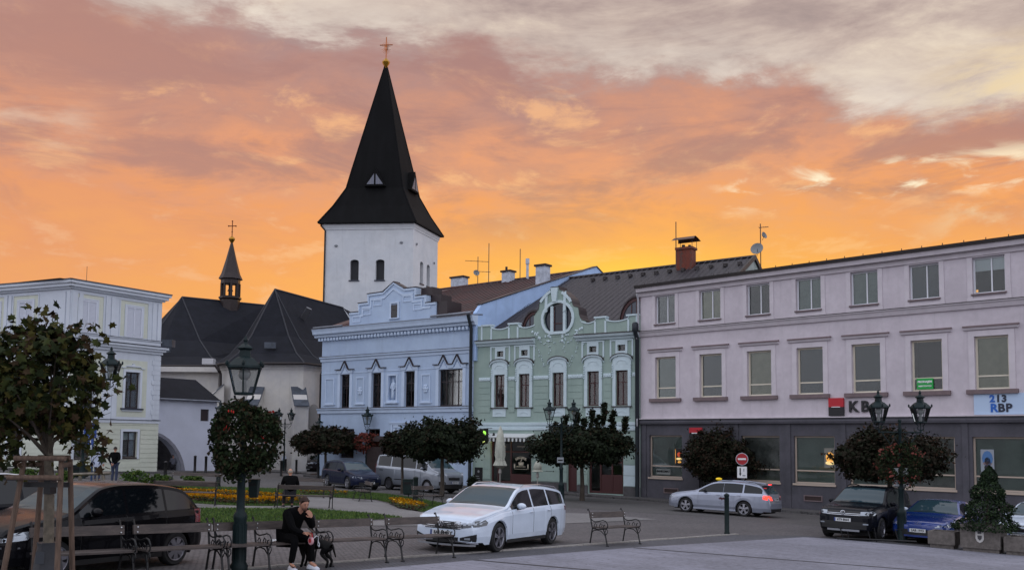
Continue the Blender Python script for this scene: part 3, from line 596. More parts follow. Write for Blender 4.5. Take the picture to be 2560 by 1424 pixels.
    # chimneys on the roof
    def chim(X, Y, zb, zt, w, lab, capm, two=False):
        lx, ly, _ = BLS.loc(X, Y); c = part('chimney', MB().box(lx-w/2, lx+w/2, ly-.35, ly+.35, zb-BLS.b, zt-BLS.b), mat('chimney_plaster', (176, 182, 194), .9, 0, .2, 3), r, label=lab)
        part('chimney_cap', MB().box(lx-w/2-.1, lx+w/2+.1, ly-.45, ly+.45, zt-BLS.b, zt-BLS.b+.14), capm, c)
        if two: part('flue', MB().tube([(lx-.2, ly, zt-BLS.b+.1), (lx-.2, ly, zt-BLS.b+.5)], .1, 6), capm, c)
    CAPM = mat('chimney_cap_dark', (46, 34, 34), .8)
    chim(-4.7, 80.2, 13.5, 16.2, 1.4, 'wide squat white chimney', CAPM); chim(-.38, 76, 13.6, 16.0, .85, 'white chimney with a short flue', CAPM, True); chim(2.26, 68.5, 13.0, 15.1, .85, 'tall white chimney with belt', CAPM)
    lx, ly, _ = BLS.loc(1.2, 75); part('vent_pipe', MB().tube([(lx, ly, 15.0), (lx, ly, 17.7)], .11, 6).tube([(lx, ly, 17.3), (lx, ly, 17.75)], .16, 6), mat('chimney_plaster', 0), r)
    return r
blue_house()
def mast(name, label, X, Y, z0, z1, arms, dishes, cat='antenna'):
    r = thing(name, label, cat, X, Y, z0); part('mast', MB().tube([(0, 0, 0), (0, 0, z1-z0)], .035, 5), mat('aerial_metal', (86, 72, 66), .5, .6), r)
    for (h, l0, l1, a) in arms:
        m = MB(); m.tube([(l0*cos(a), l0*sin(a), h), (l1*cos(a), l1*sin(a), h)], .022, 4)
        n = 5
        for i in range(n): q = l0+(l1-l0)*i/(n-1); m.tube([(q*cos(a)-.22*sin(a), q*sin(a)+.22*cos(a), h), (q*cos(a)+.22*sin(a), q*sin(a)-.22*cos(a), h)], .012, 3)
        part('aerial', m, mat('aerial_metal', 0), r)
    for (h, dx, rr, yw) in dishes:
        m = MB(); m.lathe([(.02, 0), (rr*.6, .04), (rr, .14), (rr*.97, .16), (rr*.55, .07), (.02, .03)], n=16)
        m.xf(Matrix.Translation((dx, -.1, h)) @ Matrix.Rotation(yw, 4, 'Z') @ Matrix.Rotation(pi/2-.35, 4, 'X')); d = part('dish', m, mat('dish_grey', (120, 122, 124), .5), r, True)
        part('dish_arm', MB().tube([(dx, 0, h-rr), (dx+rr*.4*sin(yw), -rr*1.1, h-.1*rr)], .018, 4), mat('aerial_metal', 0), d)
    return r
mast('roof_aerial', 'tall aerial mast with white dish on the red sheet roof', -3.06, 79.5, 13.3, 18.0, [(4.3, -1.1, .9, .2), (3.4, -.2, 1.1, .2), (2.0, .1, 1.0, .3), (1.0, .0, 1.1, .3)], [(3.2, -.15, .28, .3)])
mast('lightning_rod', 'thin rod left of the round white chimneys above the red roof', -2.1, 79, 14.5, 19.1, [], []); mast('lightning_rod', 'thin rod between the two tall white chimneys', .6, 76, 15, 18, [], [])
mast('satellite_mast', 'mast with large grey dish and small dish at the roof end', 16.35, 60, 13.2, 16.5, [(3.05, -.1, .5, -.4)], [(1.55, -.25, .42, -.5), (2.45, .12, .24, .7)])
mast('lightning_rod', 'thin rod beside the brick chimney', 11.3, 63, 14, 17.3, [], [])
# ================= pale green house with the shell gable
GRS = Site((-2.5, 60.09), (7.5, 53.5))
GREEN = mat('green_plaster', (150, 168, 160), .85, 0, .05, .6, .15, 30, col2=(141, 160, 153), streak=.3); GTRIM = mat('green_house_trim', (190, 206, 212), .8, 0, .05, 2); MAH = mat('mahogany_frame', (66, 30, 30), .5); SLATE = mat('slate_roof', (52, 46, 52), .6, .1, .3, 1.5, .5, 8)
SLATE2 = stone_mat('slate_tiles', (40, 36, 42), (50, 45, 50), (20, 18, 22), .5, .35, .72, .03, rough=.6, bump=.6, dirt=.2); REDGL = mat('reddish_curtain', (70, 42, 42), .9, 0, .3, 5)
def green_house():
    r = GRS.root('townhouse', 'pale green house with curved shell gable, oval window and white garlands', 'house'); L = 11.97
    WU = [1.66, 3.54, 6.02, 8.46, 10.37]; w, h = .8, 2.07
    H = [(u, u+w, 5.2, 5.2+h) for u in WU]+[(1.45, 4.5, .0, 3.1), (7.1, 7.75, .0, 2.9), (8.55, 10.85, .0, 2.6), (5.5, 6.1, .9, 2.2)]+[(u, u+.5, 8.42, 8.78) for u in (1.84, 3.69, 8.58, 10.5)]
    part('wall', wall_mb(L, -2.5, 9.5, H, .22), GREEN, r); part('end_wall', MB().box(0.001, .25, .23, 14, -2.5, 9).box(L-.25, L-.001, .23, 14, -2.5, 9).box(.25, L-.25, 13.8, 14, -2.5, 9), GREEN, r)
    # banded lower part of the first floor: thin joints between courses
    xs = [0.45]+[q for u in WU for q in (u-.3, u+w+.3)]+[L-.2]
    for i in range(0, len(xs), 2):
        for k in range(5): part('course', MB().box(xs[i]+.01, xs[i+1]-.01, -.035, -.001, 4.86+.4*k, 5.235+.4*k), GREEN, r)
        part('garland_band', MB().box(xs[i], xs[i+1], -.06, -.001, 6.9, 7.12), GTRIM, r)
        mm = MB(); n_ = max(2, int((xs[i+1]-xs[i])/.14)); [mm.ball((xs[i]+(j+.5)*(xs[i+1]-xs[i])/n_, -.06, 7.01), (.05, .035, .07), 6, 4) for j in range(n_)]; part('band_ornament', mm, GTRIM, r, True)['kind'] = 'stuff'
    part('base_cornice', MB().prism([(0, 3.72), (-.08, 3.74), (-.1, 3.88), (-.05, 3.9), (-.05, 4.0), (-.12, 4.04), (-.14, 4.2), (0, 4.22)], .1, L-.1, ax='x'), GTRIM, r)
    def surf(w, h, y):
        m = MB(); a = .2; m.box(-a, 0, -y-.06, -y, -.06, h+.35); m.box(w, w+a, -y-.06, -y, -.06, h+.35)
        head = [(-a, h+.351)]+[(w/2+(w/2+a)*cos(pi-pi*i/10), h+.55+.36*sin(pi*i/10)) for i in range(11)]+[(w+a, h+.351)]
        hd = MB().prism(head, -y-.06, -y-.001).box(0.001, w-.001, -y-.055, -y, h, h+.35)
        arc = [(w/2+(w/2+a+.12)*cos(pi-pi*i/10), h+.62+.36*sin(pi*i/10)) for i in range(11)]
        hood = MB().loft([[(x, -y-.16, z), (x, -y-.0, z), (x, -y-.0, z-.11), (x, -y-.14, z-.11)] for x, z in arc]); fl = MB().loft([[(x, -y-.19, z+.045), (x, -y, z+.045), (x, -y, z+.004), (x, -y-.19, z+.004)] for x, z in arc])
        orn = MB(); [orn.ball((sx, -y-.09, h+.3-.14*k), (.05, .04, .06), 6, 4) for sx in (-a+.0, w+a) for k in range(6)]
        inner = [(w/2+(w/2-.05)*cos(pi-pi*i/8), h+.42+.22*sin(pi*i/8)) for i in range(9)]
        ia = MB().loft([[(x, -y-.085, z), (x, -y-.06, z), (x, -y-.06, z-.05), (x, -y-.085, z-.05)] for x, z in inner])
        ap = MB().box(-.1, w+.1, -y-.05, -y-.001, -.62, -.1).loft([[(w*.15+w*.7*i/6, -y-.08, -.42+.12*sin(pi*i/6)), (w*.15+w*.7*i/6, -y-.05, -.42+.12*sin(pi*i/6)), (w*.15+w*.7*i/6, -y-.05, -.47+.12*sin(pi*i/6)), (w*.15+w*.7*i/6, -y-.08, -.47+.12*sin(pi*i/6))] for i in range(7)])
        return [('surround', m, GTRIM), ('head', hd, GTRIM), ('hood', hood, GTRIM), ('hood_flashing', fl, BROWNF), ('ornament', orn, GTRIM), ('head_arch', ia, GTRIM), ('sill', MB().box(-a-.06, w+a+.06, -y-.14, -y+.1, -.09, -.04), BROWNF), ('apron', ap, GTRIM)]
    for u in WU: window(r, u, 5.2, w, h, .22, MAH, .07, (.5,), (.66,), REDGL, (0, 1), surf)
    for u in (1.84, 3.69, 8.58, 10.5):
        o = window(r, u, 8.42, .5, .36, .2, MAH, .03, (), (), DARK)
        m = MB(); 
        for a, b in ((-.52, -.42), (-.14, -.001), (.501, .64), (.92, 1.02)): m.box(u+a, u+b, -.05, -.001, 8.1, 9.02)
        m.box(u-.52, u+1.02, -.052, -.0015, 9.02, 9.1); m.box(u+.001, u+.499, -.048, -.001, 8.1, 8.42); m.box(u+.001, u+.499, -.048, -.001, 8.78, 9.02)
        part('vent_surround', m, GTRIM, r)
    for a, b in ((.3, 4.72), (7.7, 11.95)):
        part('cornice', MB().prism([(0, 9.12), (-.12, 9.15), (-.16, 9.26), (-.32, 9.32), (-.38, 9.46), (0, 9.5)], a, b, ax='x'), GTRIM, r)
        part('cornice_flashing', MB().prism([(0, 9.58), (-.42, 9.5), (-.42, 9.465), (0, 9.505)], a-.03, b+.0, ax='x'), BROWNF, r)
    # parapet: panels dipping between posts
    posts = [.62, 1.38, 2.75, 3.42, 8.98, 9.68, 11.2, 11.75]
    def pz(u):
        for a, b in ((1.38, 2.75), (3.42, 4.7), (8.05, 8.98), (9.68, 11.2)):
            if a <= u <= b: t_ = (u-a)/(b-a); return 10.28-.12*sin(pi*t_)
        return 10.45
    for a, b in ((.0, 4.7), (7.95, L)):
        n = 40; us = [a+(b-a)*i/n for i in range(n+1)]
        part('parapet', MB().prism([(a, 9.5)]+[(u, pz(u)-.005) for u in us]+[(b, 9.5)], .0, .25), GREEN, r)
        part('parapet_coping', MB().loft([[(u, -.05, pz(u)), (u, .3, pz(u)), (u, .3, pz(u)+.07), (u, -.05, pz(u)+.07)] for u in us]), GTRIM, r)
    for u in posts: part('parapet_post', MB().box(u-.06, u+.06, -.05, -.001, 9.52, pz(u)-.01), GTRIM, r)
    for u in (1.0, 3.08, 9.33, 11.48): part('parapet_post_cap', MB().box(u-.42, u+.42, -.07, .32, 10.46, 10.56), GTRIM, r)
    gp = [(4.62, 9.5), (4.62, 10.9), (4.78, 11.08), (4.98, 11.3), (5.02, 11.62), (5.06, 11.78), (5.3, 12.05), (5.6, 12.3), (5.82, 12.42), (5.84, 12.6), (6.46, 12.6), (6.48, 12.42), (6.72, 12.3), (7.0, 12.1), (7.3, 11.8), (7.38, 11.62), (7.42, 11.45), (7.5, 11.3), (7.82, 11.22), (7.86, 11.05), (7.9, 10.75), (8.02, 10.5), (8.14, 10.4), (8.14, 9.5)]
    ov = [(6.37+1.02*cos(pi/2-2*pi*i/24), 10.62+.98*sin(pi/2-2*pi*i/24)) for i in range(25)]; ov = [(x if z > 9.95 else 6.37+(x-6.37)*1., max(z, 9.82)) for x, z in ov]
    # gable wall with the oval opening: outline joined to the hole through a seam above it
    kt = 10
    gpr = gp; m = MB()
    outer = gpr[:kt]+[(6.37, 12.6)]; left = outer+[(x, z) for x, z in ov if x <= 6.37+1e-6][::-1] if False else None
    lft = gpr[:10]+[(6.37, 12.6)]+[ov[0]]+[ov[i] for i in range(23, 11, -1)]+[(6.37, 9.82), (6.37, 9.5)]
    rgt = [(6.37, 9.5), (6.37, 9.82)]+[ov[i] for i in range(12, 0, -1)]+[ov[0]]+[(6.37, 12.6)]+gpr[10:]
    for P in (lft, rgt): m.prism(P, -.02, .38)
    part('gable', m, GREEN, r)
    part('gable_flashing', MB().loft([[(x, -.06, z+.03), (x, .95, z+.03), (x, .95, z-.06), (x, -.06, z-.0)] for x, z in gp[1:-1]]), BROWNF, r)
    def arcb(pts, y0, y1, t): 
        rr = []
        for i, (x, z) in enumerate(pts):
            x0, z0 = pts[max(i-1, 0)]; x1, z1 = pts[min(i+1, len(pts)-1)]; dx, dz = x1-x0, z1-z0; l = hypot(dx, dz) or 1; nx, nz = dz/l*t, -dx/l*t
            rr.append([(x, y0, z), (x, y1, z), (x+nx, y1, z+nz), (x+nx, y0, z+nz)])
        return MB().loft(rr)
    part('oval_surround', arcb(ov, -.1, .0, -.17), GTRIM, r)
    part('gable_moulding', arcb(gp[5:9], -.1, -.021, .17), GTRIM, r); part('gable_moulding', arcb(gp[12:16], -.1, -.021, .17), GTRIM, r)
    part('keystone', MB().prism([(5.9, 12.55), (6.4, 12.55), (6.3, 11.68), (6.02, 11.68)], -.16, -.021), GTRIM, r)
    for a, b in ((5.42, 5.62), (6.75, 6.95)): part('gable_strut', MB().prism([(a+.05, 12.2), (b+.03, 12.3), (b, 11.1), (a, 11.0)], -.08, -.021), GTRIM, r)
    ow = part('oval_window', MB().box(5.84, 6.02, -.04, .2, 9.83, 11.42).box(6.74, 6.92, -.04, .2, 9.83, 11.42), GTRIM, r)
    part('sash', MB().box(6.02, 6.08, .09, .15, 9.86, 11.4).box(6.66, 6.72, .09, .15, 9.86, 11.4).box(6.08, 6.66, .09, .15, 10.3, 10.36), MAH, ow)
    for a, b in ((5.3, 5.86), (5.98, 6.76), (6.9, 7.44)): part('pane', MB().box(a, b, .13, .14, 9.7, 11.5), mat('dark_pane_blue', (34, 38, 50), .1), ow)
    rnd = random.Random(4)
    def garland(pts, n, s_=.05):
        n = max(4, int(n*.75)); s_ *= .85
        m = MB()
        for i in range(n):
            t_ = i/(n-1)*(len(pts)-1); k = min(int(t_), len(pts)-2); f = t_-k; x = pts[k][0]*(1-f)+pts[k+1][0]*f; z = pts[k][1]*(1-f)+pts[k+1][1]*f
            m.ball((x+rnd.uniform(-.11, .11), -.03, z+rnd.uniform(-.08, .08)), (s_*rnd.uniform(.6, 1.1), .045, s_*rnd.uniform(.7, 1.3)), 6, 4)
        part('garland', m, GTRIM, r, True)['kind'] = 'stuff'
    for s_ in (-1, 1):
        c = 6.3; garland([(c+s_*1.75, 9.95), (c+s_*1.45, 9.75), (c+s_*1.3, 9.4)], 12, .09); garland([(c+s_*1.3, 9.4), (c+s_*.9, 9.1), (c+s_*.45, 9.35)], 12); garland([(c+s_*.75, 9.55), (c+s_*.35, 9.65), (c+s_*.5, 9.3)], 10, .1)
        garland([(c+s_*.5, 9.3), (c+s_*.5, 8.5)], 8); garland([(c+s_*1.6, 9.2), (c+s_*1.35, 8.6), (c+s_*1.1, 8.1), (c+s_*.95, 7.7)], 17); garland([(c+s_*1.75, 9.3), (c+s_*1.9, 9.0)], 4)
    garland([(5.8, 9.3), (6.3, 9.05), (6.8, 9.3)], 10)
    # slate roof behind, running on past the neighbour
    m = MB(); u1 = 15.1; m.poly([(.29, .4, 9.9), (u1+6.0, .4, 9.9), (u1, 11, 15.45), (.29, 11, 15.25)]); m.poly([(.29, 11, 15.25), (u1, 11, 15.45), (u1+.0, 20, 10.5), (.29, 20, 10.5)]); 
    m.v = [(min(x, u1+.3) if y > 5 else x, y, z) for x, y, z in m.v]
    rf = MB().poly([(.29, .4, 9.9), (u1, .4, 9.9), (u1, 11, 15.45), (.29, 11, 15.25)]).poly([(.29, 11, 15.25), (u1, 11, 15.45), (u1, 20, 10.5), (.29, 20, 10.5)])
    part('roof', rf, SLATE2, r)
    for i in range(34):
        u = .6+i*.43; part('roof_seam', MB().tube([(u, .6, 10.03), (u, 10.9, 15.3+.2*u/15+.04)], .018, 3), SLATE, r)
    sh_ = MB().box(-.12, .12, -.2, .1, 0, .22).mesh('snow_guard', ROOFD)
    for i in range(12): link('snow_guard', sh_, r, (3.6+i*1.0, 9.7, 14.62+.01*i))
    part('ridge_cap', MB().tube([(.3, 11, 15.3), (u1, 11, 15.5)], .11, 5), ROOFD, r)
    part('roof_gable_end', MB().prism([(.6, 9.9), (11, 15.3), (19.5, 10.5)], u1-.25, u1-.02, ax='x'), mat('gable_end_plaster', (150, 160, 158), .9, 0, .2, 2), r)
    part('verge_board', MB().prism([(.3, 9.95), (11, 15.62), (20, 10.6), (20, 10.35), (11, 15.3), (.3, 9.7)], u1-.02, u1+.12, ax='x'), ROOFD, r)
    # brick chimney with a sheet hood
    cx, cy, _ = GRS.loc(12.0, 63); c = part('chimney', MB().box(cx-.55, cx+.55, cy-.4, cy+.4, 13.5, 16.45).box(cx-.63, cx+.63, cy-.48, cy+.48, 16.3, 16.46), stone_mat('chimney_brick', (96, 44, 32), (112, 52, 36), (80, 60, 54), .3, .09, .7, .01), r)
    part('chimney_hood', MB().loft([[(cx-.85, cy-.6, 16.95), (cx+.85, cy-.6, 16.95)], [(cx-.75, cy-.35, 17.15), (cx+.75, cy-.35, 17.15)], [(cx-.7, cy, 17.25), (cx+.7, cy, 17.25)], [(cx-.75, cy+.35, 17.15), (cx+.75, cy+.35, 17.15)], [(cx-.85, cy+.6, 16.95), (cx+.85, cy+.6, 16.95)]], closed=False, caps=False), mat('hood_rust', (96, 70, 58), .5, .5), c)
    m = MB(); [m.tube([(cx+a, cy+b, 16.4), (cx+a, cy+b, 16.98)], .02, 4) for a in (-.6, .6) for b in (-.4, .4)]; m.tube([(cx-.2, cy, 16.4), (cx-.2, cy, 16.7)], .12, 6).tube([(cx+.25, cy, 16.4), (cx+.25, cy, 16.65)], .1, 6); part('flue', m, ROOFD, c)
    # eyebrow dormers
    for (u, w_, z0, z1, y) in ((4.0, 1.9, 10.0, 11.35, 1.1), (11.15, 2.3, 10.2, 11.75, 1.3)):
        n = 12; arc = [(u+w_/2*cos(pi-pi*i/n), z0+(z1-z0)*sin(pi*i/n)) for i in range(n+1)]
        d = part('dormer', MB().loft([[(x, y-.1, z+.12), (x, y+4, z+.12), (x, y+4, z), (x, y-.1, z)] for x, z in arc]), BROWNF, r)
        part('dormer_frame', MB().loft([[(x, y-.03, z), (x, y+.1, z), (u+(x-u)*.86, y+.1, z0+(z-z0)*.86), (u+(x-u)*.86, y-.03, z0+(z-z0)*.86)] for x, z in arc]).box(u-w_/2, u+w_/2, y-.03, y+.1, z0-.08, z0+.02).box(u-.07, u+.07, y-.03, y+.1, z0+.02, z0+(z1-z0)*.88).box(u-.42, u-.36, y, y+.08, z0+.02, z0+(z1-z0)*.75).box(u+.36, u+.42, y, y+.08, z0+.02, z0+(z1-z0)*.75), MAH, d)
        part('pane', MB().prism([(u+(x-u)*.9, z0+(z-z0)*.9) for x, z in arc], y+.03, y+.04), mat('dormer_glass', (70, 76, 86), .1), d)
    part('drainpipe', MB().tube([(L-.12, -.45, 9.4), (L-.12, -.2, 9.0), (L-.12, -.2, -.4)], .13, 8).lathe([(.1, 9.35), (.2, 9.5), (.2, 9.9), (.12, 10.0)], (L-.12, -.45, 0), 8), mat('pipe_dark', 0), r, True)
    # ground floor: coffee house front, doors, courses
    PL = mat('stone_plinth', (78, 76, 78), .85, 0, .2, 3); [part('plinth', MB().box(a, b, -.08, -.001, -2.4, c), PL, r) for a, b, c in ((4.55, 7.05, .55), (7.8, 8.5, .45), (10.9, L-.02, .45), (.02, 1.4, .5))]
    for k in range(4): part('course', MB().box(4.6, 7.05, -.05, -.001, .6+.62*k, 1.19+.62*k), GREEN, r); part('course', MB().box(10.9, L-.3, -.05, -.001, .5+.62*k, 1.09+.62*k), GTRIM if k < 2 else GREEN, r); part('course', MB().box(.3, 1.42, -.05, -.001, .6+.62*k, 1.19+.62*k), GREEN, r); part('course', MB().box(7.8, 8.5, -.05, -.001, .5+.62*k, 1.09+.62*k), GREEN, r)
    sf = part('shopfront', frame_mb(3.05, 3.08, .1, .1, (.16, .48), (.76,)).box(1.5, 2.95, .0, .09, .1, .95).box(.55, 1.42, .02, .09, .1, .5), MAH, r, loc=(1.45, .1, .02), label='dark red timber shopfront of the coffee house')
    for a, b, c, d_ in ((1.55, 2.92, 1.0, 2.28), (.55, 1.42, .55, 2.28), (.12, .44, .15, 2.28), (.12, 2.9, 2.42, 2.95)): part('pane', MB().box(a, b, .04, .05, c, d_), DGLASS, sf)
    LT = mat('gilt_lettering', (176, 168, 150), .6); LW = mat('pale_lettering', (150, 146, 140), .7)
    s = 'KAVARNA'
    for i, ch in enumerate(s):
        a = (i-3)*.24; m_ = text_mb(ch, .22, .004, .008); m_.xf(Matrix.Rotation(a*.9, 4, 'Y')); part('sign_letter', m_, LT, sf, loc=(2.2+.52*sin(a*1.0), .03, 1.75+.34*cos(a)-.12), label='letter '+ch)
    part('sign_letter', text_mb('KAVA', .13, .003, .006), LW, sf, loc=(.9, .03, 2.68)); part('sign_letter', text_mb('KAVARNA', .13, .003, .006), LW, sf, loc=(2.2, .03, 2.68)); part('sign_line', MB().box(1.85, 2.55, .028, .034, 1.4, 1.44).box(1.7, 2.75, .028, .034, 1.26, 1.28), LT, sf)
    # the little figure group painted on the pane: cup with steam between two jars
    cup = MB().prism([(-.16, 0), (.16, 0), (.2, .2), (-.2, .2)], .026, .034).prism([(-.05, .24), (.02, .24), (.1, .42), (.03, .42)], .026, .034); cup.xf(Matrix.Translation((2.2, 0, 1.5))); part('painted_cup', cup, LT, sf)
    m = MB(); [m.prism([(x-.04, 1.32), (x+.04, 1.32), (x+.05, 1.55), (x, 1.6), (x-.05, 1.55)], .026, .034) for x in (1.72, 2.72)]; part('painted_jar', m, LT, sf)
    part('door', frame_mb(.65, 2.8, .1, .08, (), (.72,)).box(.1, .55, .02, .07, .1, 1.9), MAH, r, loc=(7.1, .12, .06)); part('door_step', MB().box(6.95, 7.9, -.75, -.001, -.35, .04), PL, r)
    g2 = part('door', frame_mb(2.3, 2.55, .12, .08, (.33, .66), (.72,)).box(.75, 2.2, .02, .07, .1, 1.1), MAH, r, loc=(8.55, .12, .02)); part('pane', MB().box(.1, 2.2, .045, .05, .1, 2.45), DGLASS, g2)
    window(r, 5.5, .9, .6, 1.3, .2, BROWNF, .05, (), (), DARK)
    # striped awning with scalloped edge
    aw = part('awning', MB().prism([(-.0, 3.52), (-1.05, 3.3), (-1.05, 3.24), (-.0, 3.46)], 1.25, 4.75, ax='x').tube([(1.2, -1.05, 3.28), (4.8, -1.05, 3.28)], .06, 6), mat('awning_cloth', (196, 200, 200), .8), r)
    AD = mat('awning_dark', (50, 52, 52), .8); AC = mat('awning_cloth', 0)
    for i in range(25):
        u = 1.3+i*.142; part('awning_scallop', MB().prism([(u, 3.22), (u+.13, 3.22), (u+.13, 3.06), (u+.1, 3.0), (u+.03, 3.0), (u, 3.06)], -1.07, -1.055), AC if i % 2 else AD, aw)
    return r
green_house()
# ================= white and pale yellow corner house on the left
WPL = mat('white_plaster', (196, 202, 212), .85, 0, .05, .7, .12, 30, streak=.2); YPL = mat('yellow_plaster', (202, 205, 192), .85, 0, .05, .7, .12, 30, col2=(194, 198, 184), streak=.2); FLASH = mat('flashing_dark', (58, 62, 74), .5, .4)
CHW = mat('church_plaster', (206, 202, 196), .88, 0, .07, .35, .2, 12, col2=(192, 190, 190), streak=.35); CHROOF = mat('church_slates', (26, 28, 37), .85, .0, .25, 1.2, .5, 9, col2=(20, 22, 30), spec=1.3); CHROOF2 = CHROOF
def left_house():
    r = thing('corner_house', 'white corner house with pale yellow panels and closed attic shutters on the far left', 'house', -27.2, 56.3, gz(-27.2, 56.3)); b0 = gz(-27.2, 56.3)
    faces = [Site((-38.2, 61), (-27.2, 56.3)), Site((-27.2, 56.3), (-23.78, 61.97))]
    for k, s in enumerate(faces):
        g = bpy.data.objects.new('facade', MB().box(.02, s.L-.02, .35, .4, -3, 11.0).mesh('facade', WPL)); COL.objects.link(g); g.parent = r
        g.location = (s.p0[0]+27.2, s.p0[1]-56.3, 0); g.rotation_euler = (0, 0, s.yaw); L = s.L
        if k == 0: A = [1.5, 4.4, 7.35]; aw = 1.35; M_ = [1.5, 4.4, 7.25]; mw = 1.05; lw = [1.45, 4.3, 6.95]; lww = 1.15
        else: A = [.52, 3.85]; aw = 1.25; M_ = [.65, 3.98]; mw = 1.1; lw = [.55, 3.95]; lww = 1.1
        H = [(u, u+mw, 4.06, 6.42) for u in M_]+[(u, u+lww, .88, 2.54) for u in lw]+[(u, u+aw, 8.7, 10.72) for u in A]
        part('wall', wall_mb(L, 3.3, 11.3, H, .2), WPL, g); part('ground_floor_wall', wall_mb(L, -3, 3.3, H, .25), YPL, g)
        ed = sorted([0, L]+[q for u in lw for q in (u-.22, u+lww+.22)])
        for q in range(11):
            z0 = -.05+.3*q; z0 = -.1+.305*q
            for i in range(0, len(ed), 2):
                a, c = ed[i], ed[i+1]
                if c-a > .1: part('course', MB().box(a+.001 if i else -.03, c-.001 if i+2 < len(ed) else L+.03, -.04, -.001, z0+.01, z0+.29), YPL, g)
            for u in lw:
                if z0 < .45 or z0 > 2.6: part('course', MB().box(u-.219, u+lww+.219, -.04, -.001, z0+.01, z0+.29), YPL, g)
        part('plinth', MB().box(-.05, L+.05, -.07, -.002, -3, -.12), mat('plinth_grey', (150, 152, 146), .9, 0, .15, 2), g)
        for nm, z0, z1, d, m in (('string_course', 3.1, 3.28, .09, WPL), ('string_course_flashing', 3.285, 3.32, .13, FLASH), ('cornice', 7.72, 7.9, .12, WPL), ('cornice', 7.902, 8.06, .26, WPL), ('cornice', 8.062, 8.2, .38, WPL), ('cornice_flashing', 8.205, 8.26, .42, FLASH), ('attic_ledge', 8.55, 8.61, .06, WPL), ('attic_ledge_flashing', 8.612, 8.635, .08, FLASH), ('eaves_board', 11.3, 11.42, .14, WPL), ('eaves_board', 11.422, 11.62, .3, WPL), ('eaves_board', 11.622, 11.78, .42, WPL), ('gutter_edge', 11.785, 11.86, .46, ZINC)):
            part(nm, MB().box(-d if k else 0, L+(d if k else d), -d, -.001, z0, z1), m, g)
        # lesenes and yellow panels
        for i, u in enumerate(A):
            a, c = u-.42, u+aw+.42; part('attic_panel', wall_mb(c-a, 8.72, 11.05, [(u, u+aw, 8.72, 10.72)], .0, -.006, x0=a), YPL, g)
            part('panel_frame', MB().box(a-.07, a, -.05, -.001, 8.66, 11.12).box(c, c+.07, -.05, -.001, 8.66, 11.12).box(a+.001, c-.001, -.05, -.001, 11.06, 11.12), WPL, g)
            sh = part('shutter', frame_mb(aw, 2.02, .09, .06, (.5,)), mat('shutter_white', (204, 208, 220), .6), g, loc=(u, -.03, 8.7))
            for j in range(22): part('slat', MB().box(.09, aw-.09, .0, .012, 0, .09), mat('shutter_white', 0), sh, loc=(0, .02, .12+j*.083), rot=(-.5, 0, 0))
            part('surround', MB().box(-.1, -.001, -.02, .03, 0, 2.12).box(aw+.001, aw+.1, -.02, .03, 0, 2.12).box(-.001, aw+.001, -.02, .03, 2.021, 2.12), WPL, sh)
        ps = sorted([.1, L-.75]+[(A[i]+aw+A[i+1])/2-.45 for i in range(len(A)-1)])
        for u in ps: part('lesene', MB().box(u, u+.28, -.06, -.001, 8.66, 11.15).box(u+.4, u+.66, -.06, -.001, 8.66, 11.15), WPL, g)
        def sr(w, h, y):
            m = MB().box(-.16, 0, -y-.06, -y-.0, 0, h+.16).box(w, w+.16, -y-.06, -y-.0, 0, h+.16).box(.001, w-.001, -y-.06, -y, h, h+.16)
            hd = MB().prism([(-.3, h+.3), (-.05, h+.3), (.05, h+.42), (w/2-.12, h+.42), (w/2-.06, h+.56), (w/2+.06, h+.56), (w/2+.12, h+.42), (w-.05, h+.42), (w+.05, h+.3), (w+.3, h+.3), (w+.3, h+.24), (w+.08, h+.24), (w-.02, h+.34), (.02, h+.34), (-.08, h+.24), (-.3, h+.24)], -y-.1, -y-.001)
            return [('surround', m, WPL), ('hood', hd, WPL), ('sill', MB().box(-.28, w+.28, -y-.14, -y+.06, -.1, -.0), FLASH), ('sill_moulding', MB().box(-.2, w+.2, -y-.08, -y-.001, -.2, -.102), WPL)]
        for u in M_:
            a, c = u-.55, u+mw+.55; part('panel', wall_mb(c-a, 3.5, 7.2, [(u, u+mw, 4.06, 6.42)], .0, -.006, x0=a), YPL, g)
            window(g, u, 4.06, mw, 2.36, .2, BROWNF, .08, (.5,), (.5,), mat('curtain_brown', (74, 62, 60), .9, 0, .25, 8), (0, 1), sr)
        for u in [q-1.05 for q in M_]+[M_[-1]+mw+.55]:
            if 0 < u < L-1: part('lesene', MB().box(u+.1, u+.42, -.05, -.001, 3.34, 7.6), WPL, g)
        for u in lw:
            window(g, u, .88, lww, 1.66, .2, BROWNF, .07, (.5,), (.66,), LACE, (0, .66), lambda w, h, y: [('surround', MB().box(-.16, -.0, -y-.05, -y, -.12, h+.16).box(w, w+.16, -y-.05, -y, -.12, h+.16).box(.001, w-.001, -y-.05, -y, h, h+.16), WPL), ('sill', MB().box(-.001, w+.001, -y-.05, -y+.05, -.1, -.002), BROWNF)])
        if k:
            for j in range(13): part('quoin', MB().box(L-.62 if j % 2 else L-.5, L+.035, -.045, -.001, 3.36+.33*j, 3.36+.33*j+.31), WPL, g)
        else:
            for j in range(13): part('quoin', MB().box(L-.62 if j % 2 else L-.5, L+.035, -.045, -.001, 3.36+.33*j, 3.36+.33*j+.31), WPL, g)
    P = [(-38.4, 61.6), (-38.2, 61.0), (-27.2, 56.3), (-23.78, 61.97), (-30, 66)]; o = lambda p: (p[0]+27.2, p[1]-56.3)
    wq = MB(); q0, q1, q2, q3 = o((-23.78, 61.97)), o((-30.5, 68.5)), o((-42, 67)), o((-38.2, 61))
    for a, c in ((q0, q1), (q1, q2), (q2, q3)): wq.poly([(a[0], a[1], -3), (c[0], c[1], -3), (c[0], c[1], 11.7), (a[0], a[1], 11.7)])
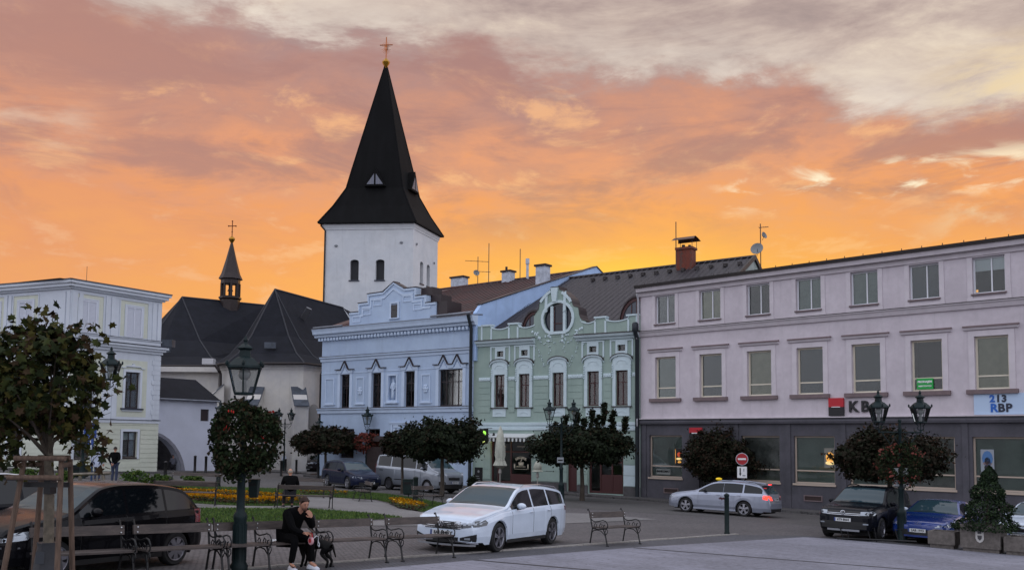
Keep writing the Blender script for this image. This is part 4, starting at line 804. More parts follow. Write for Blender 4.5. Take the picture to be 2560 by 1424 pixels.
    part('rear_wall', wq, WPL, r)
    n2 = faces[1].n; rf = MB().poly([(0-.5, -.55, 11.86), (faces[1].d[0]*7.0+.2, faces[1].d[1]*7.0-.3, 11.86), (q1[0], q1[1], 12.4), (q2[0], q2[1], 12.4), (q3[0], q3[1], 11.86)]); part('roof', rf, ROOFD, r)
    part('lightning_rod', MB().tube([(.3, 1.2, 11.9), (.3, 1.2, 12.9)], .015, 4), BLACKIRON, r)
    part('attic_vent', MB().box(6.9, 7.6, -.3, .3, 8.3, 8.8), ZINC, r, loc=(-3.5, 6.2, 0))
left_house()
# ================= passage wall with the wide arch
def passage():
    s = Site((-25.5, 63.2), (-22.2, 68.6)); r = s.root('passage_wing', 'low white wing with grey slate roof and wide dark arch beside the corner house', 'building'); L = s.L+.3
    cx, R_, zt = .6, 3.05, 2.62; n = 16
    arc = [(cx+R_*cos(a), -.6+(zt+.6)*sin(a)) for a in [pi-pi*i/n for i in range(n+1)]]
    m = MB(); out = [(-3.2, -2.5), (-3.2, 5.05), (cx, 5.05), (cx, arc[n//2][1])]+arc[:n//2][::-1]+[(arc[0][0], -2.5)]; out2 = [(cx, 5.05), (L, 5.05), (L, -2.5), (arc[-1][0], -2.5)]+arc[n//2:][::-1]
    hole = (5.14, 5.9, 3.57, 4.44)
    m.prism(out, 0, .6)
    m2 = [(cx, 5.05), (5.0, 5.05), (5.0, -2.5), (arc[-1][0], -2.5)]+arc[n//2:][::-1]; m.prism(m2, 0, .6)
    wall_mb(L-5.0, -2.5, 5.05, [hole], .3, 0., m, 5.0)
    PWP = mat('wing_plaster', (186, 190, 204), .88, 0, .07, .5, .2, 14); part('wall', m, PWP, r)
    # rounded reveal of the arch and the vault behind
    part('arch_edge', MB().loft([[(cx+(x-cx)*1.0, -.03, z), (cx+(x-cx)*1.1, -.03, z+.0+(.2 if z > -.5 else 0)*sin(pi*i/n)), (cx+(x-cx)*1.1, .0, z+.2*sin(pi*i/n)), (x, .0, z)] for i, (x, z) in enumerate(arc)]), mat('arch_stone', (118, 118, 128), .85, 0, .12, 3), r)
    v = MB(); 
    for i in range(n): (x0, z0), (x1, z1) = arc[i], arc[i+1]; v.poly([(x0, .6, z0), (x1, .6, z1), (x1, 9, z1), (x0, 9, z0)])
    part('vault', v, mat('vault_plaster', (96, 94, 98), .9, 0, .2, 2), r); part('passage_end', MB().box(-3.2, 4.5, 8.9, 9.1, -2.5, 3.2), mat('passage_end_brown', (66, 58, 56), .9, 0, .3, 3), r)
    part('passage_door', frame_mb(1.4, 2.3, .1, .08, (.5,), (.7,)), BROWNF, r, loc=(1.6, 8.7, -.6))
    part('handrail', MB().tube([(1.15, 1.1, -.7), (1.15, 1.1, .85), (.75, .3, 1.2)], .035, 6), mat('rail_white', (190, 190, 194), .4), r)
    part('shutter', MB().box(hole[0], hole[1], .1, .16, hole[2], hole[3]), BROWNF, r)
    part('roof', MB().prism([(-.25, 5.02), (-.3, 5.1), (2.6, 6.75), (5.4, 5.1), (5.4, 4.9)], -3.2, L+.1, ax='x'), CHROOF, r)
    part('gutter', MB().tube([(-3.2, -.32, 5.04), (L, -.32, 5.04)], .07, 6), GUT, r)
passage()
# ================= church: two polygonal choirs, ridge turret, tall tower
def bell_roof(mb, eave, apex, lift=.36, pull=.5, closed=False):
    mid = []
    for (x, y, z), a in zip(eave, apex): mid.append((x+(a[0]-x)*pull, y+(a[1]-y)*pull, z+(a[2]-z)*lift))
    m2 = [(x+(a[0]-x)*.24, y+(a[1]-y)*.24, z+(a[2]-z)*.13) for (x, y, z), a in zip(eave, apex)]
    rows = [eave, m2, mid, apex]; n = len(eave)
    for A, B in zip(rows[:-1], rows[1:]):
        for i in range(n-1):
            q = [A[i], A[i+1], B[i+1], B[i]]
            if (Vector(B[i])-Vector(B[i+1])).length < .01: q = [A[i], A[i+1], B[i]]
            mb.poly(q)
    return rows
def church():
    r = thing('church', 'white church with two dark slate choir roofs behind the lamps', 'church', -22.4, 80, gz(-22.4, 80)); o = lambda x, y, z: (x+22.4, y-80, z-gz(-22.4, 80))
    # nearer choir
    ev = [(-22.6, 95, 8.45), (-26.1, 80.6, 8.45), (-24.6, 78.9, 8.45), (-17.7, 78.2, 8.45), (-16.4, 80.8, 8.45), (-11.8, 93.5, 8.45)]
    a1 = (-22.44, 86, 16.0); a2 = (-18.2, 98, 16.0); ap = [a2, a1, a1, a1, a1, a2]
    m = MB(); rows = bell_roof(m, [o(*p) for p in ev], [o(*p) for p in ap]); part('roof', m, CHROOF, r)
    for i in (1, 2, 3, 4):
        part('hip_ridge', MB().tube([rows[k][i] for k in range(4)], .07, 5), mat('ridge_lead', (34, 36, 44), .6, .2), r)
    part('ridge', MB().tube([o(*a1), o(*a2)], .1, 5), mat('ridge_lead', 0), r)
    def walls(name, pts, zt, ins, off=0.):
        m = MB(); c = (sum(p[0] for p in pts)/len(pts), sum(p[1] for p in pts)/len(pts)); q = []
        for p in pts: dx, dy = c[0]-p[0], c[1]-p[1]; l = hypot(dx, dy); q.append((p[0]+dx/l*ins, p[1]+dy/l*ins))
        for i in range(len(q)-1): m.poly([o(q[i][0], q[i][1], -4), o(q[i+1][0], q[i+1][1], -4), o(q[i+1][0], q[i+1][1], zt), o(q[i][0], q[i][1], zt)])
        return m, q
    m, q = walls('w', ev, 8.42, .55); part('wall', m, CHW, r)
    for z0, z1, d in ((7.95, 8.12, .47), (8.122, 8.42, .4)):
        mm, qq = walls('c', ev, z1, d); mm.v = [(x, y, max(z, z0-gz(-22.4, 80))) for x, y, z in mm.v]
        n_ = len(qq); bt = [o(x, y, z0) for x, y in qq]; inn = [o(x, y, z0) for x, y in q]
        for i in range(n_-1): mm.poly([bt[i], bt[i+1], inn[i+1], inn[i]])
        part('cornice', mm, CHW, r)
    part('gutter', MB().tube([o(x, y, 8.42) for x, y, z in ev], .11, 6), ROOFD, r)
    # farther choir, left
    ev2 = [(-41, 90, 8.5), (-36.5, 84.5, 8.5), (-33, 82.6, 8.5), (-26.2, 82.6, 8.5), (-24.3, 88, 8.5), (-22.0, 95, 8.5)]
    b1 = (-33.35, 92, 16.1); b2 = (-26.4, 97.3, 16.1); ap2 = [b1, b1, b1, b1, b2, b2]
    m = MB(); rows2 = bell_roof(m, [o(*p) for p in ev2], [o(*p) for p in ap2]); part('roof', m, CHROOF, r)
    for i in (1, 3): part('hip_ridge', MB().tube([rows2[k][i] for k in range(4)], .07, 5), mat('ridge_lead', 0), r)
    part('ridge', MB().tube([o(*b1), o(*b2), o(-22, 100.6, 15.6)], .1, 5), mat('ridge_lead', 0), r)
    part('roof', MB().poly([o(*b2), o(-21.5, 101, 15.6), o(-20.5, 92, 9.5), o(-24.6, 87, 9.0)]), CHROOF, r)
    m, q2 = walls('w', ev2, 8.45, .5); part('wall', m, CHW, r)
    part('gutter', MB().tube([o(x, y, 8.45) for x, y, z in ev2[:4]], .11, 6), ROOFD, r)
    part('cornice', MB().box(-16.5, -4.0, 2.45-.1, 2.9, 7.9+.7, 8.35+.7), CHW, r)
    d = gz(-22.4, 80)
    w = part('window', MB().prism([(-9.3+.0, 6.4), (-8.7, 6.4), (-8.7, 7.4), (-8.85, 7.6), (-9.0, 7.66), (-9.15, 7.6), (-9.3, 7.4)], 2.85, 2.96), DARK, r, loc=(.85-.45, 0, -.05-d-.75))
    # buttresses with sheet caps
    def butt(x, y, dx, dy, w_, z0, z1, lab=None):
        l = hypot(dx, dy); dx, dy = dx/l, dy/l; sx, sy = -dy*w_/2, dx*w_/2; dep = 1.5
        P = [(x+sx, y+sy), (x-sx, y-sy)]; Q = [(x+sx+dx*dep, y+sy+dy*dep), (x-sx+dx*dep, y-sy+dy*dep)]; mb = MB()
        a, b = P; c, e = Q
        mb.add([o(*a, -4), o(*b, -4), o(*e, -4), o(*c, -4), o(*a, z1), o(*b, z1), o(*e, z0), o(*c, z0)], [(0, 1, 2, 3), (4, 7, 6, 5), (0, 4, 5, 1), (1, 5, 6, 2), (2, 6, 7, 3), (3, 7, 4, 0)])
        bt = part('buttress', mb, CHW, r); k = .12
        top = [o(a[0]+sx*k, a[1]+sy*k, z1+.06), o(b[0]-sx*k, b[1]-sy*k, z1+.06), o(e[0]-sx*k+dx*.2, e[1]-sy*k+dy*.2, z0-.08), o(c[0]+sx*k+dx*.2, c[1]+sy*k+dy*.2, z0-.08)]
        midp = [tuple((Vector(top[0])*.45+Vector(top[3])*.55)-Vector((0, 0, .12))), tuple((Vector(top[1])*.45+Vector(top[2])*.55)-Vector((0, 0, .12)))]
        part('buttress_cap', MB().loft([[top[0], top[1], tuple(Vector(top[1])-Vector((0, 0, .08))), tuple(Vector(top[0])-Vector((0, 0, .08)))], [midp[0], midp[1], tuple(Vector(midp[1])-Vector((0, 0, .08))), tuple(Vector(midp[0])-Vector((0, 0, .08)))], [top[3], top[2], tuple(Vector(top[2])-Vector((0, 0, .08))), tuple(Vector(top[3])-Vector((0, 0, .08)))]]), ZINC, bt)
    butt(-25.0, 79.6, -1, -.45, 1.2, 5.3, 6.6); butt(-21.9, 79.1, -.05, -1, 1.15, 4.9, 6.4); butt(-18.3, 78.8, .45, -1, 1.15, 4.9, 6.4)
    # small arched openings and niche
    def arched(x, y, z, w_, h, name, m_):
        pts = [(-w_/2, 0), (w_/2, 0), (w_/2, h-w_/2)]+[(w_/2*cos(a*pi/8), h-w_/2+w_/2*sin(a*pi/8)) for a in range(1, 8)]+[(-w_/2, h-w_/2)]
        mb = MB().prism(pts, -.06, .2); p = part(name, mb, m_, r, loc=o(x, y, z)); return p
    a_ = arched(-20.1, 78.95, 3.25, .85, 1.1, 'church_window', DARK); arched(-17.1, 79.6, 2.9, .7, 2.1, 'niche', mat('niche_grey', (150, 148, 146), .9))
    part('drainpipe', MB().tube([o(-25.9, 79.9, 8.4), o(-25.5, 79.7, 7.9), o(-25.45, 80.2, 7.6), o(-25.3, 80.1, 3)], .12, 7), ROOFD, r, True); part('hopper', MB().box(*[v for v in (-4.35, -3.4, -.9, -.2, 8.35-d, 8.85-d)]), mat('rail_white', 0), r)
    part('drainpipe', MB().tube([o(-16.4, 80.3, 8.4), o(-16.75, 80.6, 7.6), o(-16.75, 80.6, -1)], .12, 7), ROOFD, r, True)
    part('skylight', MB().box(-.25, .25, -.08, .08, -.7, .7), mat('skylight_grey', (120, 120, 124), .3, .5), r, loc=o(-19.6, 86.6, 13.8), rot=(.75, .35, .5)); part('skylight', MB().box(-.25, .25, -.08, .08, -.6, .6), mat('skylight_grey', 0), r, loc=o(-14.6, 90.0, 12.6), rot=(.75, .4, .6))
    part('snow_guard', MB().box(-.5, .5, -.1, .1, 0, .55), ZINC, r, loc=o(-21.3, 80.6, 9.9)); part('snow_guard', MB().box(-.5, .5, -.1, .1, 0, .55), ZINC, r, loc=o(-31.9, 84.2, 9.8))
    # nave roof joining towards the tower
    part('roof', MB().poly([o(*a2), o(-12.5, 104, 13.5), o(-8, 97, 8.4), o(-11.8, 93.5, 8.45)]), CHROOF, r)
    # ridge turret
    X, Y = -29.3, 94.6; n = 8; a0 = pi/8; T = lambda pr: [(rr, zz-0) for rr, zz in pr]; c = o(X, Y, 0)
    COP = mat('turret_sheet', (42, 32, 32), .5, .3, .2, 3)
    t = part('ridge_turret', MB().lathe([(1.0, 13.6), (1.0, 16.2), (1.15, 16.35), (1.15, 16.5), (.95, 16.6)], c, n, a0=a0).lathe([(1.15, 18.35), (1.22, 18.4), (.95, 18.95), (.55, 20.4), (.12, 22.2)], c, n, a0=a0).lathe([(.98, 17.9), (.98, 18.36)], c, n, a0=a0), COP, r)
    for k in range(n):
        a = a0+2*pi*k/n; part('turret_post', MB().tube([(c[0]+.9*cos(a), c[1]+.9*sin(a), 16.55+c[2]), (c[0]+.9*cos(a), c[1]+.9*sin(a), 17.95+c[2])], .13, 5), COP, t)
    part('bell', MB().lathe([(.08, 17.8), (.14, 17.7), (.2, 17.4), (.3, 17.15)], c, 10), COP, t, True)
    GOLD = mat('gilded', (176, 128, 44), .3, .9)
    part('turret_ball', MB().lathe([(.1, 22.2), (.3, 22.5), (.34, 22.6), (.26, 22.75), (.1, 22.9)], c, 10), GOLD, t, True)
    k = MB().tube([(c[0], c[1], c[2]+22.9), (c[0], c[1], c[2]+24.5)], .05, 5).tube([(c[0]-.36, c[1]+.05, c[2]+24.0), (c[0]+.36, c[1]-.05, c[2]+24.0)], .05, 5)
    for p in ((0, 24.52), (-.38, 24.0), (.38, 24.0), (0, 23.4)): k.ball((c[0]+p[0], c[1], c[2]+p[1]), .085, 6, 4)
    part('turret_cross', k, mat('cross_rust', (120, 60, 34), .5, .6), t)
church()
def tower():
    B = -(SA*-11+SB*100); r = thing('church_tower', 'tall white church tower with steep black spire and gilded cross', 'tower', -11.0, 100, B)
    # corner points: front right (nearest), front left, back
    M0 = (-11.0, 100.0); Lf = (-21.0, 100.9); Rb = (-8.85, 106.6); ex = (Lf[0]-M0[0], Lf[1]-M0[1]); ey = (Rb[0]-M0[0], Rb[1]-M0[1])
    W = lambda a, b, z: (ex[0]*a+ey[0]*b, ex[1]*a+ey[1]*b, z-B)       # a: 0 right..1 left, b: 0 front..1 back
    def ring(k, z, ctr=(.5, .5), s=1.): return [W(.5+(a-.5)*k[0], .5+(b-.5)*k[1], z) for a, b in ((1, 0), (0, 0), (0, 1), (1, 1))]
    lx, ly = hypot(*ex), hypot(*ey); up = Vector((ex[0], ex[1], 0)).normalized(); ln = Vector((ey[0], ey[1], 0)).normalized()
    fr = Matrix((-up, ln, (0, 0, 1))).transposed().to_4x4()
    # front wall: local x from the left corner to the right corner
    TW = mat('tower_plaster', (206, 208, 212), .88, 0, .06, .25, .25, 8, col2=(194, 198, 204), streak=.3)
    holes = [(3.0, 3.98, 19.45-B, 21.75-B), (5.88, 6.86, 19.45-B, 21.75-B)]
    def face(p, yaw, L, hs, mt):
        g = part('wall', wall_mb(L, -6, 25.4-B, hs, .5), mt, r, loc=p, rot=(0, 0, yaw))
        for a, b, c, d in hs:
            w_ = b-a; h_ = d-c; y = .0
            for s_ in (-1, 1):
                pts = [(a if s_ < 0 else b, d)]+[(a+w_/2+w_/2*cos(q), d-.28+.28*sin(q)) for q in ([pi-pi/2*i/6 for i in range(7)] if s_ < 0 else [pi/2*i/6 for i in range(7)])]
                part('arch_corner', MB().prism(pts, .0, .3), mt, g)
            part('louvre', MB().box(a, b, .42, .48, c, d), mat('louvre_dark', (30, 32, 38), .7), g)
            part('sill', MB().box(a-.1, b+.1, -.12, .3, c-.12, c-.001), FLASH, g)
        return g
    yawF = atan2(-ex[1], -ex[0]); yawR = atan2(ey[1], ey[0])
    face(W(1, 0, B), yawF, lx, holes, TW); face(W(0, 0, B), yawR, ly, [(1.95, 2.85, 19.4-B, 21.9-B), (3.85, 4.75, 19.4-B, 21.9-B)], TW)
    face(W(0, 1, B), yawF+pi, lx, [], TW); face(W(1, 1, B), yawR+pi, ly, [], TW)
    part('corner_strip', MB().loft([[W(.02, -.003, z), W(-.003, -.004, z), W(-.004, .03, z), W(.02, .03, z)] for z in (-4., 25.2)]), TW, r)
    for z0, z1, k in ((25.1, 25.35, 1.012), (25.35, 25.7, 1.03)): part('cornice', MB().loft([ring((k, k*1.01), z0), ring((k+.008, k*1.02), z1)]), TW, r)
    SP = mat('spire_sheet', (11, 11, 13), .8, .0, .3, .6, .2, 4, spec=1.25, stretch=(2, 2, .15)); 
    rings = [ring((1.10, 1.16), 25.72), ring((1.10, 1.16), 25.82), ring((.86, .88), 27.9), ring((.645, .66), 30.1), ring((.56, .58), 32.2), ring((.025, .03), 45.0)]
    part('spire', MB().loft(rings), SP, r)
    for i in range(4): part('spire_hip', MB().tube([rg[i] for rg in rings[1:]], [.09, .09, .09, .08, .05], 5), SP, r)
    for i in range(9):
        for a0_, b0_, a1_, b1_ in ((1-i/8, 0, 1-i/8, 0),): pass
    # triangular spire windows
    def dormer(p, yaw, w_, h_):
        d = part('spire_window', MB().prism([(-w_/2-.15, -.1), (w_/2+.15, -.1), (0, h_+.25)], -.5, 1.2), SP, r, loc=p, rot=(0, 0, yaw))
        for s_ in (-1, 1): part('pane', MB().prism([(s_*.1, .1), (s_*(w_/2-.12), .1), (s_*.1, h_-.45)], -.53, -.505), mat('spire_pane', (96, 98, 112), .15, .0), d); part('glazing_bar', MB().box(s_*w_*.22-.03, s_*w_*.22+.03, -.545, -.531, .1, h_*.42), mat('spire_bar', (120, 120, 128), .5), d)
    f0 = Vector(ring((.62, .645), 30.3)[0]); f1 = Vector(ring((.62, .645), 30.3)[1]); f2 = Vector(ring((.62, .645), 30.3)[2])
    dormer(tuple((f0*.48+f1*.52)), yawF, 2.1, 1.75); dormer(tuple((f1*.45+f2*.55)), yawR, 1.9, 2.0)
    part('drainpipe', MB().tube([W(1.03, -.04, 25.6), W(.985, -.015, 25.0), W(.985, -.015, 12)], .1, 6), ROOFD, r, True)
    for a, z in ((.86, 23.3), (.13, 23.6)): part('wall_anchor', MB().ball(W(a, -.01, z), (.2, .06, .14), 8, 5), mat('anchor_grey', (120, 124, 130), .7), r, True)
    for b, z in ((.12, 23.6), (.84, 22.4)): part('wall_anchor', MB().ball(W(-.01, b, z), (.06, .2, .14), 8, 5), mat('anchor_grey', 0), r, True)
    c = W(.5, .5, 0+B); c = (c[0], c[1], -B); G = mat('gilded', 0)
    part('spire_ball', MB().lathe([(.12, 44.7), (.2, 45.0), (.42, 45.35), (.46, 45.5), (.34, 45.7), (.12, 45.95)], c, 12), G, r, True)
    k = MB().tube([(c[0], c[1], c[2]+45.9), (c[0], c[1], c[2]+48.5)], .06, 6)
    k.tube([(c[0]-.75, c[1]+.07, c[2]+47.55), (c[0]+.75, c[1]-.07, c[2]+47.55)], .065, 5)
    cr = part('spire_cross', k, mat('cross_gilt', (168, 96, 50), .4, .7), r)
    for i in range(20):
        a = 2*pi*i/20
        if i % 5 == 0: continue
        part('ray', MB().tube([(c[0]+.12*cos(a), c[1], c[2]+47.2+.12*sin(a)), (c[0]+.58*cos(a), c[1], c[2]+47.2+.78*sin(a))], [.035, .012], 3), mat('cross_gilt', 0), cr)
tower()
# ------------------------------------------------------------------ street furniture
LAMPG = glass_mat('lamp_glass', (.78, .8, .8, 1), 1.5); GLOBE = mat('lamp_globe', (176, 178, 176), .4); IR2 = mat('lamp_iron', (20, 34, 36), .5, .1, .25, 5, spec=1.3)
def lantern(parent, x, y, z, k=1.):   # six sided lantern, z = foot of the frame; about 1.0 m high
    n = 6; a0 = pi/6
    L = part('lantern', MB().lathe([(.2*k, 0), (.21*k, .03*k), (.2*k, .05*k)], (0, 0, 0), n, a0=a0), IR2, parent, loc=(x, y, z)); part('lantern_hood', MB().lathe([(.34*k, .5*k), (.36*k, .52*k), (.35*k, .56*k), (.2*k, .7*k), (.12*k, .74*k), (.11*k, .86*k), (.17*k, .9*k), (.13*k, .94*k), (.05*k, .99*k), (.035*k, 1.02*k), (.05*k, 1.06*k), (.015*k, 1.14*k)], (0, 0, 0), n, a0=a0), IR2, L)
    for i in range(n):
        a = a0+2*pi*i/n; b = a+2*pi/n; ca, sa, cb, sb = cos(a), sin(a), cos(b), sin(b)
        part('glazing_bar', MB().tube([(.2*k*ca, .2*k*sa, .04*k), (.33*k*ca, .33*k*sa, .51*k)], .014*k, 4), IR2, L)
        r0, r1 = .192*k, .322*k; part('pane', MB().poly([(r0*ca, r0*sa, .05*k), (r0*cb, r0*sb, .05*k), (r1*cb, r1*sb, .5*k), (r1*ca, r1*sa, .5*k)]), LAMPG, L)
        part('crest', MB().ball((.37*k*ca, .37*k*sa, .6*k), (.035*k, .035*k, .06*k), 6, 4), IR2, L)
    part('globe', MB().ball((0, 0, .4*k), (.12*k, .12*k, .12*k), 10, 6).tube([(0, 0, .03*k), (0, 0, .3*k)], .05*k, 6), GLOBE, L, True)
    return L
def yoke(parent, x, y, z, k=1.):      # two curved stays and a stem carrying a lantern
    m = MB().tube([(x, y, z), (x, y, z+.26*k)], .018*k, 5)
    for s in (-1, 1): m.tube([(x+s*.03*k, y, z), (x+s*.1*k, y, z+.04*k), (x+s*.11*k, y, z+.1*k), (x+s*.08*k, y, z+.15*k), (x+s*.15*k, y, z+.22*k), (x+s*.16*k, y, z+.27*k)], .02*k, 5)
    part('yoke', m, IR2, parent)
def lamp_post_mb(h, k=1., slim=1.):
    r = [(.21, 0), (.22, .08), (.17, .14), (.165, .5), (.15, .85), (.165, .9), (.165, .96), (.11, 1.02), (.1, 1.1), (.095, 1.6), (.12, 1.64), (.12, 1.7), (.075, 1.76), (.07, h*.55), (.085, h*.55+.03), (.085, h*.55+.09), (.06, h*.55+.13), (.055, h-.1), (.08, h-.06), (.08, h)]
    m = MB().lathe([(a*k*slim, b) for a, b in r if b <= h], n=12)
    for i in range(12):
        a = 2*pi*i/12; m.tube([(.155*k*slim*cos(a), .155*k*slim*sin(a), .16), (.15*k*slim*cos(a), .15*k*slim*sin(a), .8)], .016*k, 4)
    return m
def flower_ball(parent, z, r, seed, red=.02, sq=.95, n=2600, s=.055, bot=True, cx=0):
    rnd = random.Random(seed); lf = MB(); fl = MB()
    for i in range(n):
        d = Vector((rnd.gauss(0, 1), rnd.gauss(0, 1), rnd.gauss(0, 1))).normalized()
        rr = r*(rnd.uniform(.55, 1.) ** .5)*(1+.10*sin(5*d.x+seed)+.08*sin(7*d.y*2+seed*2)); c = Vector((d.x*rr+cx, d.y*rr, z+d.z*rr*sq-(abs(rnd.gauss(0, .12)) if d.z < -.2 and bot else 0)))
        a = Vector((rnd.gauss(0, 1), rnd.gauss(0, 1), rnd.gauss(0, 1))).normalized()*s*rnd.uniform(.6, 1.3); b = a.orthogonal().normalized()*a.length*.7; b = Matrix.Rotation(rnd.uniform(0, 6), 3, a.normalized()) @ b
        isf = rnd.random() < red and rr > r*.8
        if isf:
            for k in range(3): q = c+d*.05+Vector((rnd.gauss(0, .03), rnd.gauss(0, .03), rnd.gauss(0, .03))); fl.add([q-a*.8, q-b, q+a*.8, q+b], [(0, 1, 2, 3)])
        else: lf.add([c-a, c-b*.8+d*.01, c+a, c+b*.8], [(0, 1, 2, 3)], rnd.choice((0, 0, 1, 2)))
    p = part('flower_basket', lf, [mat('ger_leaf', (34, 46, 24), .8, spec=1.25), mat('ger_leaf_dark', (22, 32, 18), .8, spec=1.25), mat('ger_leaf_bronze', (46, 38, 24), .8, spec=1.25)], parent); p['kind'] = 'stuff'
    if fl.v: q = part('blossoms', fl, mat('geranium_red', (190, 36, 30), .7) if red < .02 else mat('geranium_dull', (104, 44, 34), .8), p); q['kind'] = 'stuff'
def single_lamp(x, y, h, k, label, basket=None, seed=1, yaw=.2):
    r = thing('street_lamp', label, 'street lamp', x, y, yaw=yaw, group='historic lantern lamps around the square'); part('post', lamp_post_mb(h, k, .78), IR2, r, True, ang=50)
    yoke(r, 0, 0, h, k*1.1); lantern(r, 0, 0, h+.28*k*1.1, k)
    if basket: flower_ball(r, *basket[:2], seed, *basket[2:])
    return r
def double_lamp(x, y, h, label, span=.65, yaw=0., basket=None, seed=1, k=.85):
    r = thing('street_lamp', label, 'street lamp', x, y, yaw=yaw, group='historic lantern lamps around the square'); part('post', lamp_post_mb(h, .85), IR2, r, True, ang=50)
    m = MB().tube([(0, 0, h), (0, 0, h+.2)], .045, 6).ball((0, 0, h+.24), .06, 8, 5).tube([(-span, 0, h-.12), (span, 0, h-.12)], .025, 5)
    for s in (-1, 1):
        m.tube([(0, 0, h-.55), (s*.15, 0, h-.3), (s*.3, 0, h-.5), (s*.45, 0, h-.3), (s*.55, 0, h-.15)], .02, 5)
        m.tube([(s*.1, 0, h-.2), (s*.25, 0, h-.35), (s*.32, 0, h-.22), (s*.22, 0, h-.18)], .014, 4); m.tube([(s*span, 0, h-.14), (s*span, 0, h-.03)], .03, 5)
    part('bracket', m, IR2, r)
    for s in (-1, 1): yoke(r, s*span, 0, h-.05, k); lantern(r, s*span, 0, h+.2*k, k)
    if basket: flower_ball(r, *basket[:2], seed, *basket[2:])
    return r
single_lamp(-4.75, 16.31, 2.78, .92, 'large lantern lamp with a big ball of geraniums behind the foreground benches', (2.34, .62, .002, .95, 6500, .045, True), 3)
single_lamp(-10.18, 65.0, 3.55, 1.15, 'lantern lamp with red brown flower bowl in front of the pale blue house', (2.75, .95, .6, .55, 1900, .07), 4)
double_lamp(-22.95, 49.51, 4.95, 'tall lantern lamp with green post beside the blue one way sign', span=1.25, k=1.6, yaw=.1)
double_lamp(2.32, 42.77, 3.75, 'two armed lantern lamp in front of the green house tree', span=.56)
double_lamp(12.24, 29.05, 3.55, 'two armed lantern lamp with flower ball below the bank emblem', span=.66, basket=(2.5, .66, .05, .9, 3400, .05), seed=6, k=.9)
single_lamp(-14.85, 46.96, 3.3, .75, 'small lantern lamp left behind the geranium ball, near the church')
double_lamp(-18.68, 76.0, 4.1, 'distant two armed lantern lamp before the church wall', span=.5, k=.9)
single_lamp(-14.1, 67.6, 3.3, .8, 'small lantern lamp against the left corner of the pale blue house')
single_lamp(-33.5, 53.5, 3.9, 1.2, 'lantern lamp at the far left edge before the corner house')
# sign boards on the right hand lamp
lr = [o for o in bpy.data.objects if o.get('label', '').startswith('two armed lantern lamp with flower')][0]
for z in (1.75, 2.05):
    for s in (-1, 1): part('sign_back', MB().box(s*.15-.08, s*.15+.08, -.03, -.01, z, z+.26), mat('sign_back_grey', (176, 182, 186), .5), lr)
# benches: planks on cast iron frames
def iron_frame_mb():
    m = MB(); Y = lambda *p: [(0, y, z) for y, z in p]
    m.tube(Y((.02, .0), (.0, .12), (-.03, .3), (-.05, .42), (.0, .6), (.03, .76), (.075, .86), (.1, .9), (.125, .885), (.12, .86)), [.02, .019, .018, .018, .017, .016, .015, .014, .013, .012], 6)
    m.tube(Y((-.54, .0), (-.5, .14), (-.46, .3), (-.4, .41)), [.022, .018, .018, .016], 6)
    m.tube(Y((-.05, .42), (-.2, .405), (-.4, .42), (-.5, .435)), .016, 6)
    m.tube(Y((-.02, .3), (-.1, .37), (-.2, .385), (-.32, .37), (-.44, .28)), .012, 5)
    m.tube(Y((.005, .66), (-.05, .61), (-.14, .59), (-.26, .61), (-.38, .64), (-.47, .62), (-.53, .55), (-.53, .47), (-.47, .43), (-.41, .46), (-.41, .52), (-.45, .53)), .014, 6)
    m.tube(Y((-.3, .43), (-.27, .5), (-.31, .56), (-.36, .53), (-.34, .48)), .01, 5); m.tube(Y((-.15, .42), (-.1, .5), (-.14, .55), (-.19, .52), (-.17, .47)), .01, 5)
    m.tube(Y((-.44, .26), (-.5, .3), (-.54, .36), (-.52, .42), (-.47, .4), (-.47, .35)), .01, 5)
    for y in (.02, -.54): m.lathe([(.045, 0), (.045, .015), (.02, .035)], (0, y, 0), 8)
    return m
FRAME = iron_frame_mb().mesh('iron_frame', BLACKIRON, True)
def bench(x, y, yaw, L, label, frames=(0, 1), grp='slatted benches with cast iron frames around the square', pale=False):
    r = thing('bench', label, 'bench', x, y, yaw=yaw, group=grp); a = (gz(x+L*cos(yaw), y+L*sin(yaw))-gz(x, y)); r.rotation_euler = (0, -math.asin(a/L), yaw)
    for f in frames: link('iron_frame', FRAME, r, (f*L, 0, 0))
    W = PLANK; rnd = random.Random(int(x*100))
    mm = MB().box(-.04, L+.04, -.02, .02, 0, .15); mm.xf(Matrix.Translation((0, -.0, .675)) @ Matrix.Rotation(-.16, 4, 'X')); part('back_plank', mm, W, r)
    for i in range(4): part('seat_plank', MB().box(-.04, L+.04, -.5+i*.115, -.5+i*.115+.1, .437, .465+rnd.uniform(0, .003)), W, r)
    bm = MB()
    for f in frames:
        for z in (.71, .79): part('bolt', MB().ball((f*L+(.02 if f < 1 else -.02), -.03-.16*(.75-z)*0, z), (.014, .012, .014), 6, 4), mat('bolt_bright', (190, 192, 196), .3, .8), r)
    return r
KAg = atan2(.739, .674)
def onrow(s): return (-4.6+.674*s, 16.65+.739*s)
x, y = onrow(-3.78); bench(x, y, KAg, 1.35, 'leftmost foreground bench in front of the black car and behind the tree stakes')
x, y = onrow(-2.2); bench(x, y, KAg, 1.3, 'foreground bench before the rear wheel of the black car')
x, y = onrow(-.78); bench(x, y, KAg, 2.02, 'long foreground bench on which the young man sits', (0, .39, 1))
x, y = onrow(1.33); bench(x, y, KAg, 1.32, 'foreground bench between the sitting man and the next bench')
x, y = onrow(3.06); bench(x, y, KAg, 1.42, 'foreground bench overlapping the front of the white estate car')
bench(2.06, 23.93, KAg, 1.45, 'lone bench standing right of the white estate car')
bench(-6.42, 33.35, atan2(-.71, -1.64)+.0, 1.95, 'bench with its back to us where the bald man sits')
bench(-9.75, 40.35, .25, 1.55, 'bench behind the bald man, facing us across the flower bed')
